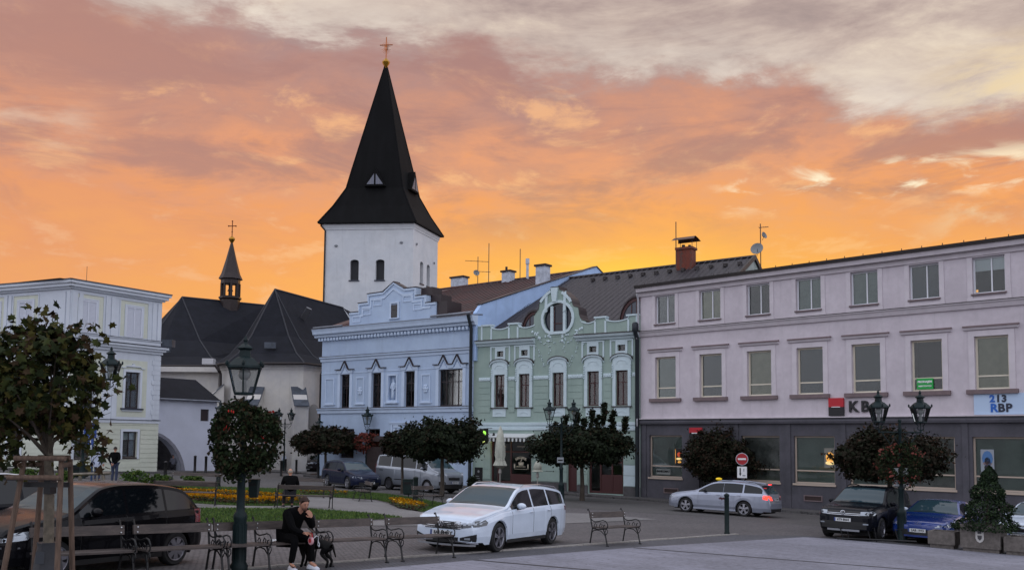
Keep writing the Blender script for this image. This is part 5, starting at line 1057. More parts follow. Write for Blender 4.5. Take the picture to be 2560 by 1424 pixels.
bench(-10.3, 32.25, atan2(-.0, -1)+.25, 2.0, 'bench seen from behind, left of the large lamp before the yellow flowers')
bench(-15.2, 41.5, .1, 2.1, 'bench facing us on the far side of the flower bed, left of the large lamp')
bench(-6.35, 40.4, -1.25, 1.6, 'bench with a pale back plank in front of the silver van')
bench(-3.9, 36.6, -2.1+pi, 1.4, 'end-on bench beside the green litter bin')
# bollards, litter bins, signs
def bollard(x, y, h, r_, label, kind=0):
    r = thing('bollard', label, 'bollard', x, y, group='dark bollards along the church road' if kind == 0 else 'green posts beside the lawns')
    part('shaft', MB().lathe([(r_*1.2, 0), (r_*1.2, .06), (r_, .1), (r_, h-.1), (r_*1.15, h-.08), (r_*1.15, h-.05), (r_*.5, h-.01), (r_*.2, h)], n=10), IRON if kind else BLACKIRON, r, True); return r
for X, Y, lab in ((-17.9, 47.9, 'slim bollard standing right of the man in black'), (-21.2, 62.0, 'left bollard of the pair before the white passage wall'), (-20.4, 61.8, 'right bollard of the pair before the white passage wall'), (-18.9, 72.5, 'bollard right of the stone statue, leaning left'), (-18.3, 75.0, 'bollard close behind the leaning one by the statue'), (-16.55, 66.6, 'bollard left of the walking woman, before the church'), (-17.0, 73.2, 'bollard touching the left side of the walking woman'), (-13.75, 65.9, 'thick bollard right of the walking woman'), (-12.9, 66.4, 'bollard next to the small tree trunk by the church road')):
    o = bollard(X, Y, 1.3 if 'pair' in lab else 1.15, .09, lab)
bollard(6.8, 29.2, 1.3, .075, 'tall green post at the corner of the kerb right of the lone bench', 1)
bollard(-4.0, 38.9, 1.15, .1, 'thick green post beside the litter bin and the silver van', 1); bollard(-24.4, 50.6, 1.0, .12, 'short green post left of the litter bin by the corner house', 1)
def bin_(x, y, label, w=.34, h=.55, z0=.3):
    r = thing('litter_bin', label, 'litter bin', x, y, group='green litter bins'); part('bin_body', MB().loft([[(a*w/2*k, b*w/2*k, z) for a, b in ((-1, -1), (1, -1), (1, 1), (-1, 1))] for z, k in ((z0, .75), (z0+.06, .85), (z0+h, 1.0), (z0+h+.02, 1.06), (z0+h+.03, .98))]), IRON, r); part('bin_post', MB().tube([(0, w/2+.05, 0 if z0 < 1 else z0+.02), (0, w/2+.05, z0+h-.05)], .03, 6), IRON, r); part('bin_opening', MB().box(-w*.35, w*.35, -w*.51, -w*.49, z0+h*.72, z0+h*.86), DARK, r)
bin_(-4.74, 42.6, 'green litter bin in front of the silver van', .45, .68, .2); bin_(-23.3, 50.0, 'green litter bin at the foot of the tall lamp left', .8, .62, .05); bin_(-4.62, 16.66, 'slim dark litter bin fixed just right of the large lamp post', .17, .3, 1.25)
SIGNG = mat('sign_grey', (130, 136, 142), .5)
r = thing('one_way_sign', 'blue one way sign with white arrow on a blue post left of the strolling couple', 'road sign', -21.68, 47.55, yaw=.1)
part('sign_post', MB().tube([(.12, 0, 0), (.12, 0, 3.0)], .05, 8), mat('post_blue', (30, 62, 104), .5), r)
s = part('sign_plate', MB().box(-.36, .34, -.07, -.05, 2.15, 3.0), mat('sign_frame_white', (190, 196, 206), .5), r); part('sign_face', MB().box(-.33, .31, -.078, -.071, 2.18, 2.97), mat('sign_blue', (24, 62, 134), .45), s)
part('arrow', MB().prism([(-.05, 2.27), (.03, 2.27), (.03, 2.68), (.11, 2.68), (-.01, 2.92), (-.13, 2.68), (-.05, 2.68)], -.086, -.079), mat('arrow_white', (208, 212, 220), .5), s)
part('small_plate', MB().box(-.1, .16, -.08, -.056, 1.82, 2.12), mat('sign_blue', 0), r); part('plate_bar', MB().box(.01, .05, -.086, -.081, 1.9, 2.06), mat('arrow_white', 0), r); part('sign_back', MB().box(.34, .52, -.03, -.01, 2.15, 2.42), SIGNG, r); part('side_arm', MB().tube([(.12, 0, 3.0), (.45, 0, 3.3), (.95, 0, 3.5)], .02, 5), SIGNG, r)
r = thing('no_entry_sign', 'round red no entry sign above a white panel, behind the silver taxi', 'road sign', 11.72, 46.9, yaw=-.35)
part('sign_post', MB().tube([(0, 0, 0), (0, 0, 2.85)], .035, 6), ZINC, r); s = part('sign_disc', MB().prism([(.31*cos(2*pi*i/20), 2.5+.31*sin(2*pi*i/20)) for i in range(20)], -.07, -.05), mat('sign_frame_white', 0), r)
part('sign_face', MB().prism([(.285*cos(2*pi*i/20), 2.5+.285*sin(2*pi*i/20)) for i in range(20)], -.078, -.071), mat('sign_red_road', (160, 24, 34), .45), s); part('sign_bar', MB().box(-.2, .2, -.086, -.079, 2.455, 2.545), WHITE, s)
s = part('extra_panel', MB().box(-.24, .24, -.07, -.05, 1.55, 2.12), WHITE, r); part('arrow', MB().prism([(-.12, 2.05), (-.06, 2.05), (-.06, 1.78), (-.03, 1.78), (-.09, 1.64), (-.15, 1.78), (-.12, 1.78)], -.078, -.071), DARK, s); part('mark', MB().box(.07, .11, -.078, -.071, 1.88, 2.02), SIGNG, s); part('mark', MB().box(.02, .17, -.078, -.071, 1.64, 1.7), SIGNG, s)
lp = [o for o in bpy.data.objects if o.get('label', '').startswith('two armed lantern lamp in front of the green')][0]; q = part('street_sign', MB().box(-.2, .1, -.1, -.08, 1.95, 2.2), SIGNG, lp); part('sign_print', MB().box(-.16, .06, -.106, -.101, 2.04, 2.1), DARK, q)
def parasol(x, y, h, zb, r_, label):
    r = thing('parasol', label, 'parasol', x, y, group='closed parasols of the coffee house'); C_ = mat('parasol_canvas', (178, 180, 168), .85, 0, .15, 5); n = 16
    rings = []
    for t, k in ((0, .55), (.06, 1.0), (.14, .8), (.2, .62), (.3, .8), (.6, .72), (.85, .45), (.97, .12), (1, .03)):
        z = zb+(h-zb)*t; rings.append([(r_*k*(1+(.22 if i % 2 else -.12)*(1-t))*cos(2*pi*i/n), r_*k*(1+(.22 if i % 2 else -.12)*(1-t))*sin(2*pi*i/n), z+(.08 if i % 2 and t == 0 else 0)) for i in range(n)])
    part('canopy', MB().loft(rings), C_, r, True, ang=60); part('tie', MB().lathe([(r_*.72, zb+(h-zb)*.18), (r_*.74, zb+(h-zb)*.2), (r_*.72, zb+(h-zb)*.22)], n=12, caps=False), C_, r)
    part('pole', MB().tube([(0, 0, .08), (0, 0, zb+.3)], .03, 8).lathe([(.06, zb-.32), (.09, zb-.28), (.07, zb-.05)], n=8), mat('parasol_pole', (170, 166, 160), .5), r); part('parasol_base', MB().box(-.3, .3, -.3, .3, 0, .08), mat('planter_concrete', (92, 90, 88), .9), r)
parasol(-.63, 52.6, 3.85, 1.45, .36, 'tall closed cream parasol in front of the coffee house'); parasol(1.52, 53.2, 1.95, 1.3, .3, 'small closed parasol half hidden by the tree crown')
r = thing('menu_board', 'black menu board on the pavement left of the coffee house', 'sign board', -2.0, 57.3, gz(-2, 57.3)+.12, -.6); part('board', MB().prism([(-.3, 0), (.3, 0), (.3, 1.25), (-.3, 1.25)], -.03, .0), DARK, r)
for i in range(4): part('chalk_line', MB().box(-.22, .2-.05*i, -.034, -.031, .3+.13*i, .33+.13*i), mat('chalk', (120, 122, 124), .9), r)
part('chalk_mark', MB().lathe([(.08, 0), (.08, .003)], n=10).xf(Matrix.Translation((0, -.031, 1.0)) @ Matrix.Rotation(pi/2, 4, 'X')), mat('chalk', 0), r)
# glowing leaf shaped sign hanging on the corner of the blue house
r = thing('hanging_sign', 'glowing green and yellow leaf sign hanging beside the coffee house', 'sign', -1.75, 58.3, 2.3, -.6); part('sign_bracket', MB().tube([(0, 0, .5), (.0, .9, .55)], .02, 4), BLACKIRON, r); s = part('sign_box', MB().box(-.32, .32, -.04, .04, -.42, .5), DARK, r)
for (cx, cz, a, m_) in ((.1, .2, .5, mat('neon_green', (170, 235, 90), .5, emis=(150, 235, 70, 1.))), (-.02, -.12, .3, mat('neon_green', 0)), (.0, -.3, 1.2, mat('neon_pale', (220, 235, 150), .5, emis=(220, 235, 120, 1.5)))):
    mm = MB().prism([(.0, -.16), (.12, 0), (.1, .12), (0, .2), (-.1, .1), (-.1, -.04)], -.052, -.041); mm.v = [(cx+vx*cos(a)-vz*sin(a), vy, cz+vx*sin(a)+vz*cos(a)) for vx, vy, vz in mm.v]; part('glowing_leaf', mm, m_, s)
part('glowing_bar', MB().box(-.28, -.2, -.052, -.041, -.1, .25), mat('neon_amber', (230, 160, 60), .5, emis=(235, 160, 60, .8)), s)
wl = thing('wall_lamp', 'warm lit wall lamp glowing on the pillar left of the coffee house door', 'lamp', -1.12, 58.35, 2.35, -.58); part('lamp_shade', MB().lathe([(.05, .2), (.1, .0), (.06, -.02)], n=8), BLACKIRON, wl); part('bulb', MB().ball((0, 0, -.03), .05, 8, 5), mat('bulb_lit', (255, 220, 120), .5, emis=(255, 215, 110, 6.)), wl)
pl_ = bpy.data.lights.new('bulb_light', 'POINT'); pl_.energy = 9; pl_.color = (1, .78, .3); pl_.shadow_soft_size = .08; o = bpy.data.objects.new('bulb_light', pl_); COL.objects.link(o); o.parent = wl; o.location = (0, -.12, -.15)
# concrete planters with the town's shield on the middle one
CONC = mat('planter_concrete', 0)
def planter(x, y, w, d, h, label, shield=False, yaw=-.72):
    r = thing('planter', label, 'planter', x, y, yaw=yaw, group='concrete planters closing the parking row'); t = .08
    part('trough', MB().box(-w/2, w/2, -d/2, -d/2+t, .12, h).box(-w/2, w/2, d/2-t, d/2, .12, h).box(-w/2, -w/2+t, -d/2+t, d/2-t, .12, h).box(w/2-t, w/2, -d/2+t, d/2-t, .12, h).box(-w/2+.05, w/2-.05, -d/2+.05, d/2-.05, 0, .12), mat('planter_stone', (100, 94, 90), .9, 0, .25, 9, .3, 60), r); part('soil', MB().box(-w/2+t, w/2-t, -d/2+t, d/2-t, .13, h-.08), SOIL, r)
    if shield:
        sp = [(-.11, h-.12), (.11, h-.12), (.11, h-.38), (.07, h-.46), (0, h-.5), (-.07, h-.46), (-.11, h-.38)]
        s = part('shield', MB().prism(sp, -d/2-.02, -d/2-.001), mat('shield_pale', (190, 188, 184), .7), r)
        part('shield_charge', MB().box(-.05, .05, -d/2-.03, -d/2-.021, h-.24, h-.17).prism([(-.06, h-.29), (.06, h-.29), (.05, h-.38), (0, h-.43), (-.05, h-.38)], -d/2-.03, -d/2-.021), mat('shield_dark', (70, 68, 72), .7), s)
    return r
planter(12.95, 27.75, .75, .62, .5, 'low concrete planter left of the planter with the shield'); planter(13.72, 26.95, 1.05, .8, .78, 'tall concrete planter with pale shield holding the conifer', True); planter(14.5, 26.2, .95, .62, .52, 'low concrete planter at the right edge of the photo')
# stone statue and well steps before the church
ST = mat('old_stone', (104, 98, 90), .92, 0, .25, 4, .5, 15)
r = thing('statue', 'weathered stone statue group on a rocky base before the church', 'statue', -20.74, 75.0)
part('base', MB().loft([[(k*.75*cos(2*pi*i/9+.1*j), k*.6*sin(2*pi*i/9)*(1+.15*sin(i*2.3+j)), z) for i in range(9)] for j, (z, k) in enumerate(((0, 1.1), (.35, 1.15), (.4, .85), (.8, .9), (.95, .55), (1.2, .45)))]), ST, r)
part('figure', skin_mb([(0, 0, 1.1), (0, 0, 1.5), (.02, 0, 1.8), (0, -.02, 2.1), (-.2, 0, 1.7), (-.3, -.1, 1.4), (.22, 0, 1.72), (.32, -.1, 1.5), (-.5, 0, .9), (-.42, 0, 1.25)], [(0, 1), (1, 2), (2, 3), (2, 4), (4, 5), (2, 6), (6, 7), (0, 8), (8, 9)], [.26, .2, .15, .11, .09, .07, .09, .07, .16, .1]), ST, r, True)
r = thing('stone_steps', 'low round stone steps of the well beside the church wall', 'steps', -22.7, 71.5); [part('step', MB().lathe([(q, .0), (q, .26)], (0, 0, z), 20), ST, r) for q, z in ((1.9, 0), (1.3, .26))]
part('well_curb', MB().lathe([(.55, .0), (.55, .5), (.42, .5), (.42, .1)], (0, 0, .52), 14), ST, r)
# low wooden bench or trough by the couple, and the iron hoops at the far left
r = thing('timber_bench', 'weathered half log bench beside the woman in white', 'bench', -20.2, 44.6); part('seat_log', MB().tube([(-.9, 0, .42), (.9, 0, .5)], .12, 8, sq=.6), mat('grey_log', (112, 104, 94), .9, 0, .3, 4), r); [part('leg', MB().tube([(x_, 0, 0), (x_*.9, 0, .4)], .08, 6), mat('grey_log', 0), r) for x_ in (-.6, .6)]
r = thing('bicycle_rack', 'green iron hoops of the bicycle rack at the far left', 'bicycle rack', -26.9, 48.2, yaw=.1)
for x_ in (-.6, .55): part('hoop', MB().tube([(x_-.45, 0, 0)]+[(x_-.45*cos(pi*i/8), 0, .85+.3*sin(pi*i/8)) for i in range(9)]+[(x_+.45, 0, 0)], .03, 5), IRON, r)
part('rail', MB().tube([(-1.3, 0, .5), (1.3, 0, .5)], .035, 5), IRON, r)
r = thing('cycle_stand', 'row of low iron stands before the dark off road car', 'bicycle rack', 11.1, 28.9, yaw=-.35)
part('rail', MB().tube([(-.9, 0, .06), (1.4, 0, .06)], .03, 5), BLACKIRON, r); [part('hoop', MB().tube([(x_, 0, 0), (x_-.1, 0, .4), (x_+.1, 0, .42), (x_+.16, 0, 0)], .02, 5), BLACKIRON, r) for x_ in (-.7, .1, .9)]
# ------------------------------------------------------------------ cars
def pchip(pts):
    xs = [p[0] for p in pts]; ys = [p[1] for p in pts]; n = len(xs); d = [(ys[i+1]-ys[i])/(xs[i+1]-xs[i]) for i in range(n-1)]
    m = [d[0]]+[0 if d[i-1]*d[i] <= 0 else 2*d[i-1]*d[i]/(d[i-1]+d[i]) for i in range(1, n-1)]+[d[-1]]
    def f(x):
        if x <= xs[0]: return ys[0]
        if x >= xs[-1]: return ys[-1]
        i = 0
        while x > xs[i+1]: i += 1
        h = xs[i+1]-xs[i]; t = (x-xs[i])/h; return (2*t**3-3*t*t+1)*ys[i]+(t**3-2*t*t+t)*h*m[i]+(-2*t**3+3*t*t)*ys[i+1]+(t**3-t*t)*h*m[i+1]
    return f
def paint(name, rgb, metal=.0, rough=.3):
    if name in _M: return _M[name]
    return mat(name, rgb, rough, metal, .04, 2, coat=.9 if sum(rgb) > 170 else .16, spec=None if sum(rgb) > 170 else 1.18)
CGLASS = mat('car_glass', (40, 60, 68), .05, 0, spec=1.38); CBLACK = mat('car_black_trim', (16, 16, 18), .45); CGLS = mat('car_side_glass', (12, 16, 20), .06, 0, spec=1.45); CDARK = mat('wheel_well', (10, 10, 11), .9); ALLOY = mat('alloy', (150, 150, 158), .3, .85); HEADL = mat('headlamp', (150, 158, 168), .12, .3, coat=1.); TAILR = mat('tail_lamp', (120, 14, 18), .2, coat=1.); PLATE = mat('number_plate', (196, 198, 200), .5); PLTX = mat('plate_text', (28, 28, 32), .6)  # car_glass: teal of the reflected sky is put into its base colour
HEADDARK = mat('headlamp_dark', (44, 50, 58), .1, .2, coat=1.)
def wheel_parts(r_, wd, spokes, style=0):
    k = (r_, wd, spokes, style)
    if k in _T: return _T[k]
    ty = MB(); pr = [(r_*.66, -wd/2+.012), (r_*.9, -wd/2), (r_*.975, -wd/2+.02), (r_, -wd/2+.05), (r_, wd/2-.05), (r_*.975, wd/2-.02), (r_*.9, wd/2), (r_*.66, wd/2-.012)]
    rings = [[(a*cos(2*pi*i/28), y, a*sin(2*pi*i/28)) for i in range(28)] for a, y in pr]; ty.loft(rings, True, False)
    rim = MB(); R2 = r_*.68
    rim.loft([[(a*cos(2*pi*i/28), y, a*sin(2*pi*i/28)) for i in range(28)] for a, y in ((R2, -wd/2+.0), (R2+.004, -wd/2-.006), (R2*.95, -wd/2-.004), (R2*.9, -wd/2+.03), (R2*.88, wd/2-.05))], True, False)
    rim.loft([[(a*cos(2*pi*i/12), y, a*sin(2*pi*i/12)) for i in range(12)] for a, y in ((R2*.2, -wd/2+.02), (R2*.17, -wd/2-.0), (.02, -wd/2-.002))], True, True)
    for s in range(spokes):
        for t in ((-.14, .14) if style == 0 else (0,)):
            a = 2*pi*s/spokes+.3; b = a+t; w0, w1 = (.02, .026) if style == 0 else (.032, .055)
            p0 = Vector((R2*.15*cos(a), 0, R2*.15*sin(a))); p1 = Vector((R2*.93*cos(b), 0, R2*.93*sin(b))); q = Vector((-sin(a), 0, cos(a)))
            rim.add([tuple(p+q*w*s_+Vector((0, y, 0))) for p, w, y0 in ((p0, w0, -wd/2+.0), (p1, w1, -wd/2+.004)) for s_, y in ((-1, y0), (1, y0), (1, y0+.035), (-1, y0+.035))], [(0, 1, 5, 4), (1, 2, 6, 5), (2, 3, 7, 6), (3, 0, 4, 7)])
    bk = MB().loft([[(a*cos(2*pi*i/16), y, a*sin(2*pi*i/16)) for i in range(16)] for a, y in ((R2*.9, wd/2-.06), (R2*.5, wd/2-.065), (.02, wd/2-.065))], True, False)
    _T[k] = (ty.mesh('tyre', RUBBER, True), rim, bk.mesh('brake', CDARK)); return _T[k]
def car(name, label, X, Y, yaw, P, z=None):
    L, W = P['L'], P['W']; hw = W/2; top = pchip(P['top']); belt = pchip(P['belt']); wf, wr = P['wheels']; R = P['r']; glass = P['glass']; RA = R*1.13; gc = P.get('gc', .15)
    pl = P.get('plan', [(0, .80), (.12, .89), (.35, .955), (.8, .99), (1.5, 1.), (L-1.2, 1.), (L-.5, .97), (L-.15, .90), (L, .82)]); plan = pchip(pl); rw = P.get('rw', .74); pm = P['paint']
    sts = sorted({round(v, 3) for v in [i*L/70 for i in range(71)]+[a for w_ in (wf, wr) for a in (w_-RA, w_+RA)]+list(glass)+P.get('pillars', [])+[.03, .08, L-.03, L-.08]})
    Hm = max(p[1] for p in P['top'])
    def zb(s):
        z0 = P['sill']+(.05 if s < .3 or s > L-.3 else 0)
        for w_ in (wf, wr):
            d = abs(s-w_)
            if d < RA: z0 = max(z0, R+sqrt(RA*RA-d*d)*.97)
        return z0
    def sec(s):     # half section: outer points from the sill up to the roof centre
        w = hw*plan(s); zt = top(s); b = min(belt(s), zt-.05); z0 = zb(s); cab = max(0., zt-b-.05); k = min(1., cab/(Hm-belt(L/2)-.05)); bul = 1.012 if any(abs(s-w_) < RA+.1 for w_ in (wf, wr)) else 1.
        yr = w-.05+(hw*rw-(w-.05))*k; ze = zt-.045*(1-.2*k)-.0; pts = []
        mz = max(z0+.02, P['sill']+.18); sh = b-.10
        mz = min(mz, sh-.03) if z0 < sh-.05 else z0+.005
        pts.append((w-.035, z0)); pts.append((w*bul-.004, max(mz, z0+.006))); pts.append((w*bul, max((mz+sh)/2, z0+.012))); pts.append((w*bul-.004, max(sh, z0+.018))); pts.append((w-.022, max(b-.03, z0+.024)))
        pts.append((w-.042, max(b, z0+.03))); g0 = max(b+.02, z0+.034); g1 = max(ze-.055, g0+.002); f0 = .06; f1 = .9
        pts.append((w-.045+(yr-w+.045)*f0*k, g0)); pts.append((w-.045+(yr-w+.045)*f1, max(g1, g0+.003))); pts.append((yr, max(ze, g1+.004))); pts.append((yr-.06, max(zt-.018, ze+.004)))
        pts.append((yr*.6, zt-.004+(.0))); pts.append((0, zt+.004)); return pts
    secs = [sec(s) for s in sts]; n = len(sts); K = 12
    bod = MB(); gl = {'windscreen': MB(), 'rear_window': MB()}; sides = []
    cow, rf, rr, rb = glass; pil = P.get('pillars', []); s0w, s1w = P['side']
    segs = []; e = [s0w]+pil+[s1w]
    V = lambda i, j, sg: (L/2-sts[i], sg*secs[i][j][0], secs[i][j][1])
    sw = {(q, sg): MB() for q in range(len(e)-1) for sg in (-1, 1)}
    for sg in (-1, 1):
        for i in range(n-1):
            sm = (sts[i]+sts[i+1])/2
            for j in range(K-1):
                q = [V(i, j, sg), V(i+1, j, sg), V(i+1, j+1, sg), V(i, j+1, sg)]
                if sg > 0: q = q[::-1]
                dst = bod
                if j == 6:
                    for a in range(len(e)-1):
                        ln = secs[i][7][1]-secs[i][6][1]
                        if e[a]+(.03 if a else 0) < sm < e[a+1]-(.03 if a < len(e)-2 else 0) and secs[i][7][1]-secs[i][6][1] > .03: dst = sw[(a, sg)]
                if j >= 9 and cow < sm < rf: dst = gl['windscreen']
                if j >= 9 and rr < sm < rb: dst = gl['rear_window']
                dst.poly(q)
    # rounded nose and tail
    for end in (0, 1):
        i = 0 if end == 0 else n-1; sg = 1 if end == 0 else -1; bu = P.get('nose', .12) if end == 0 else P.get('tailb', .06); m = 10
        rows = [[(sg*L/2+sg*bu*(1-(2*c/m-1)**2)*(1.-.5*max(0, (z-.5)/.5)**2 if end == 0 else 1), y*(2*c/m-1), z) for c in range(m+1)] for y, z in secs[i][:K-1]]
        for a in range(K-2):
            for c in range(m):
                q = [rows[a][c], rows[a][c+1], rows[a+1][c+1], rows[a+1][c]]; bod.poly(q if end == 0 else q[::-1])
        zt = secs[i][K-1][1]
        for c in range(m): q = [rows[K-2][c], rows[K-2][c+1], (sg*L/2-sg*.02, rows[K-2][c+1][1], zt), (sg*L/2-sg*.02, rows[K-2][c][1], zt)]; bod.poly(q)
    r = thing(name, label, P['cat'], X, Y, z, yaw, P.get('grp'), tilt=True)
    B = part('body', bod, pm, r, True, ang=52)
    for k_, m_ in gl.items():
        if m_.v: part(k_, m_, CGLASS, r, True, ang=60)
    for (a, sg), m_ in sw.items():
        if m_.v: part('side_window', m_, P.get('sidegl', CGLS), r, True, ang=60)
    part('underbody', MB().box(-L/2+.25, L/2-.25, -hw+.26, hw-.26, .16, .62).box(-L/2+wf*0+.3, L/2-.3, -hw+.1, hw-.1, P['sill'], P['sill']+.04), CDARK, r)
    # outline around the car for surface patches: t in metres from the nose centre
    nb = P.get('nose', .12)
    def S_(t, zf, off=.006, end=0):
        i = 0 if end == 0 else n-1; sg = 1 if end == 0 else -1; bu = nb if end == 0 else P.get('tailb', .06); sc = secs[i]
        def w_at(sc, z):
            for j in range(K-1):
                if sc[j][1] <= z <= sc[j+1][1]: f = (z-sc[j][1])/max(1e-6, sc[j+1][1]-sc[j][1]); return sc[j][0]+(sc[j+1][0]-sc[j][0])*f
            return sc[0][0] if z < sc[0][1] else sc[K-4][0]
        w0 = w_at(sc, zf); at = abs(t); sy = 1 if t > 0 else -1
        if at <= w0: c = at/w0; bk = next((q for q in (sts if end == 0 else [L-a for a in sts[::-1]]) if top(q if end == 0 else L-q) > zf+.012), 0.); return Vector((sg*(L/2-bk+bu*(1-c*c)*(1.-.5*max(0, (zf-.5)/.5)**2 if end == 0 else 1)+off), sy*at, zf))
        d = at-w0; s = d if end == 0 else L-d; k = min(range(n), key=lambda q: abs(sts[q]-s)); return Vector((L/2-s+sg*off*.3, sy*(w_at(secs[k], zf)+off), zf))
    def patch(nm, t0, t1, za0, za1, zb0, zb1, m_, parent=None, nn=8, end=0, off=.008):   # left edge z range a, right edge z range b
        mb = MB(); ro = []
        for i in range(nn+1):
            f = i/nn; t = t0+(t1-t0)*f; zl = za0+(zb0-za0)*f; zh = za1+(zb1-za1)*f; ro.append([S_(t, zl, off, end), S_(t, (zl+zh)/2, off, end), S_(t, zh, off, end)])
        for i in range(nn):
            for j in range(2): mb.poly([ro[i][j], ro[i+1][j], ro[i+1][j+1], ro[i][j+1]])
        return part(nm, mb, m_, parent or r, True)
    P['detail'](r, patch, S_, top, secs, sts)
    # wheels
    ty, rim, bk = wheel_parts(R, P.get('tw', .215), P['spokes'], P.get('rims', 0)); rme = rim.mesh('rim', P.get('rimm', ALLOY), True, 35)
    for s_ in (wf, wr):
        for sg in (-1, 1):
            w_ = link('wheel', ty, r, (L/2-s_, sg*(hw-.125), R), (0, 0, 0 if sg < 0 else pi)); link('rim', rme, w_); link('brake', bk, w_)
    # seams, handles, mirrors, sills
    k = lambda s: min(range(n), key=lambda q: abs(sts[q]-s))
    for s_ in P.get('seams', []):
        i = k(s_)
        for sg in (-1, 1): part('door_seam', MB().tube([(L/2-sts[i], sg*(secs[i][j][0]+.0), secs[i][j][1]) for j in range(1, 6)], .0055, 3), CBLACK, r)
    for s_ in P.get('handles', []):
        i = k(s_); 
        for sg in (-1, 1): part('door_handle', MB().ball((L/2-s_, sg*(secs[i][3][0]+.012), secs[i][3][1]+.01), (.1, .02, .018), 8, 5), P.get('handm', pm), r, True)
    i = k(P['mirror'])
    for sg in (-1, 1):
        mz = secs[i][5][1]+.09; my = sg*(secs[i][5][0]+.11); mb = MB().ball((L/2-P['mirror'], my, mz), (.07, .12, .075), 10, 6); part('mirror', mb, P.get('mirm', pm), r, True)
        part('mirror_arm', MB().tube([(L/2-P['mirror'], sg*(secs[i][5][0]-.02), secs[i][5][1]+.01), (L/2-P['mirror'], my, mz-.06)], .02, 5), CBLACK, r)
    for sg in (-1, 1): part('sill_trim', MB().box(L/2-wr+RA, L/2-wf-RA, sg*(hw-.02) if sg < 0 else hw-.035, sg*(hw-.035) if sg < 0 else hw-.02, P['sill']-.01, P['sill']+.07), P.get('sillm', CBLACK), r)
    if P.get('rails'):
        for sg in (-1, 1):
            ks = [k(s) for s in (rf+.1, rf+.3, (rf+rr)/2, rr-.3, rr-.05)]; part('roof_rail', MB().tube([(L/2-sts[q], sg*(secs[q][8][0]-.02), secs[q][8][1]+(.0 if a in (0, 4) else .055)) for a, q in enumerate(ks)], .018, 5), P['rails'], r, True)
    for s_ in (cow+.02,):
        i = k(s_); part('wiper', MB().tube([(L/2-s_+.0, -hw*.6, secs[i][10][1]+.005), (L/2-s_-.12, .0, secs[i][11][1]+.05)], .01, 4), CBLACK, r)
    return r, secs, sts
def plate(r, patch, S_, t, z, txt, end=0, w=.52, h=.11):
    p = S_(0.0001, z, .02, end); mb = MB().box(-w/2, w/2, -.01, 0, -h/2, h/2); yaw = pi/2 if end == 0 else -pi/2
    o = part('number_plate', mb, PLATE, r, loc=(p.x, p.y, p.z), rot=(0, 0, yaw)); part('plate_text', text_mb(txt, .095, .001, .003), PLTX, o, loc=(.02, -.0125, 0)); part('plate_band', MB().box(-w/2, -w/2+.045, -.0125, -.0105, -h/2, h/2), mat('plate_blue', (40, 60, 120), .5), o)
def vw_badge(r, S_, z, rad=.065):
    p = S_(0.0001, z, .02); o = part('badge', MB().loft([[(a*cos(2*pi*i/20), y, a*sin(2*pi*i/20)) for i in range(20)] for a, y in ((rad, 0), (rad, -.012), (rad*.84, -.014), (rad*.84, -.004))], True, False), CHROME, r, True, loc=(p.x, 0, p.z), rot=(0, 0, pi/2))
    def ln(*q): return part('badge_letter', MB().tube([(x*rad, -.01, z_*rad) for x, z_ in q], rad*.08, 4), CHROME, o)
    ln((-.32, .78), (0, .12), (.32, .78)); ln((-.72, .42), (-.38, -.62), (0, .02), (.38, -.62), (.72, .42))
# --- white estate car
def d_estate(r, patch, S_, top, secs, sts):
    for s in (-1, 1):
        patch('headlight', s*.44, s*1.04, .55, .69, .63, .745, HEADDARK, end=0); 
        for q in range(4): patch('light_unit', s*(.52+.1*q), s*(.58+.1*q), .615+.01*q, .675+.008*q, .618+.01*q, .678+.008*q, HEADL, nn=2, off=.018)
        patch('fog_intake', s*.46, s*.80, .29, .35, .27, .44, CBLACK); patch('fog_lamp', s*.56, s*.68, .31, .35, .31, .36, HEADL, nn=2, off=.016); patch('chrome_strip', s*.2, s*.84, .275, .295, .215, .245, CHROME, off=.016); 
    patch('grille', -.46, .46, .53, .695, .53, .695, CBLACK, nn=12)
    for q in range(4): patch('grille_bar', -.48, .48, .55+.038*q, .561+.038*q, .55+.038*q, .561+.038*q, CHROME, nn=12, off=.014)
    vw_badge(r, S_, .635, .075); patch('lower_intake', -.42, .42, .24, .36, .24, .36, CBLACK, nn=10); patch('bumper_line', -.78, .78, .17, .21, .17, .21, mat('lower_grey', (120, 122, 128), .5), nn=14)
    plate(r, patch, S_, 0, .44, '8A4 9048')
    for s in (-1, 1): patch('tail_light', s*.45, s*1.0, .8, .93, .84, .95, TAILR, end=1)
ESTATE = dict(cat='car', L=4.77, W=1.83, sill=.2, wheels=(.9, 3.69), r=.335, spokes=5, nose=.16, tailb=.05, paint=paint('white_paintwork', (196, 208, 224)), sidegl=CGLS,
    top=[(0, .71), (.03, .755), (.12, .81), (.45, .87), (.85, .945), (1.25, 1.0), (1.42, 1.06), (1.75, 1.25), (2.1, 1.41), (2.4, 1.46), (2.9, 1.485), (3.5, 1.465), (4.1, 1.41), (4.4, 1.35), (4.55, 1.18), (4.68, .99), (4.74, .8), (4.77, .62)],
    belt=[(0, .62), (.5, .78), (1.2, .9), (2.4, .945), (3.6, .975), (4.77, .99)], glass=(1.32, 2.15, 4.4, 4.66), side=(1.52, 4.42), pillars=[2.62, 3.5], seams=[1.5, 2.6, 3.55], handles=[2.45, 3.4], mirror=1.78, rails=CHROME, mirm=paint('white_paintwork', 0), detail=d_estate)
car('estate_car', 'white estate car with chrome grille parked behind the foreground benches', -.36, 22.8, atan2(-.88, -.47), ESTATE)
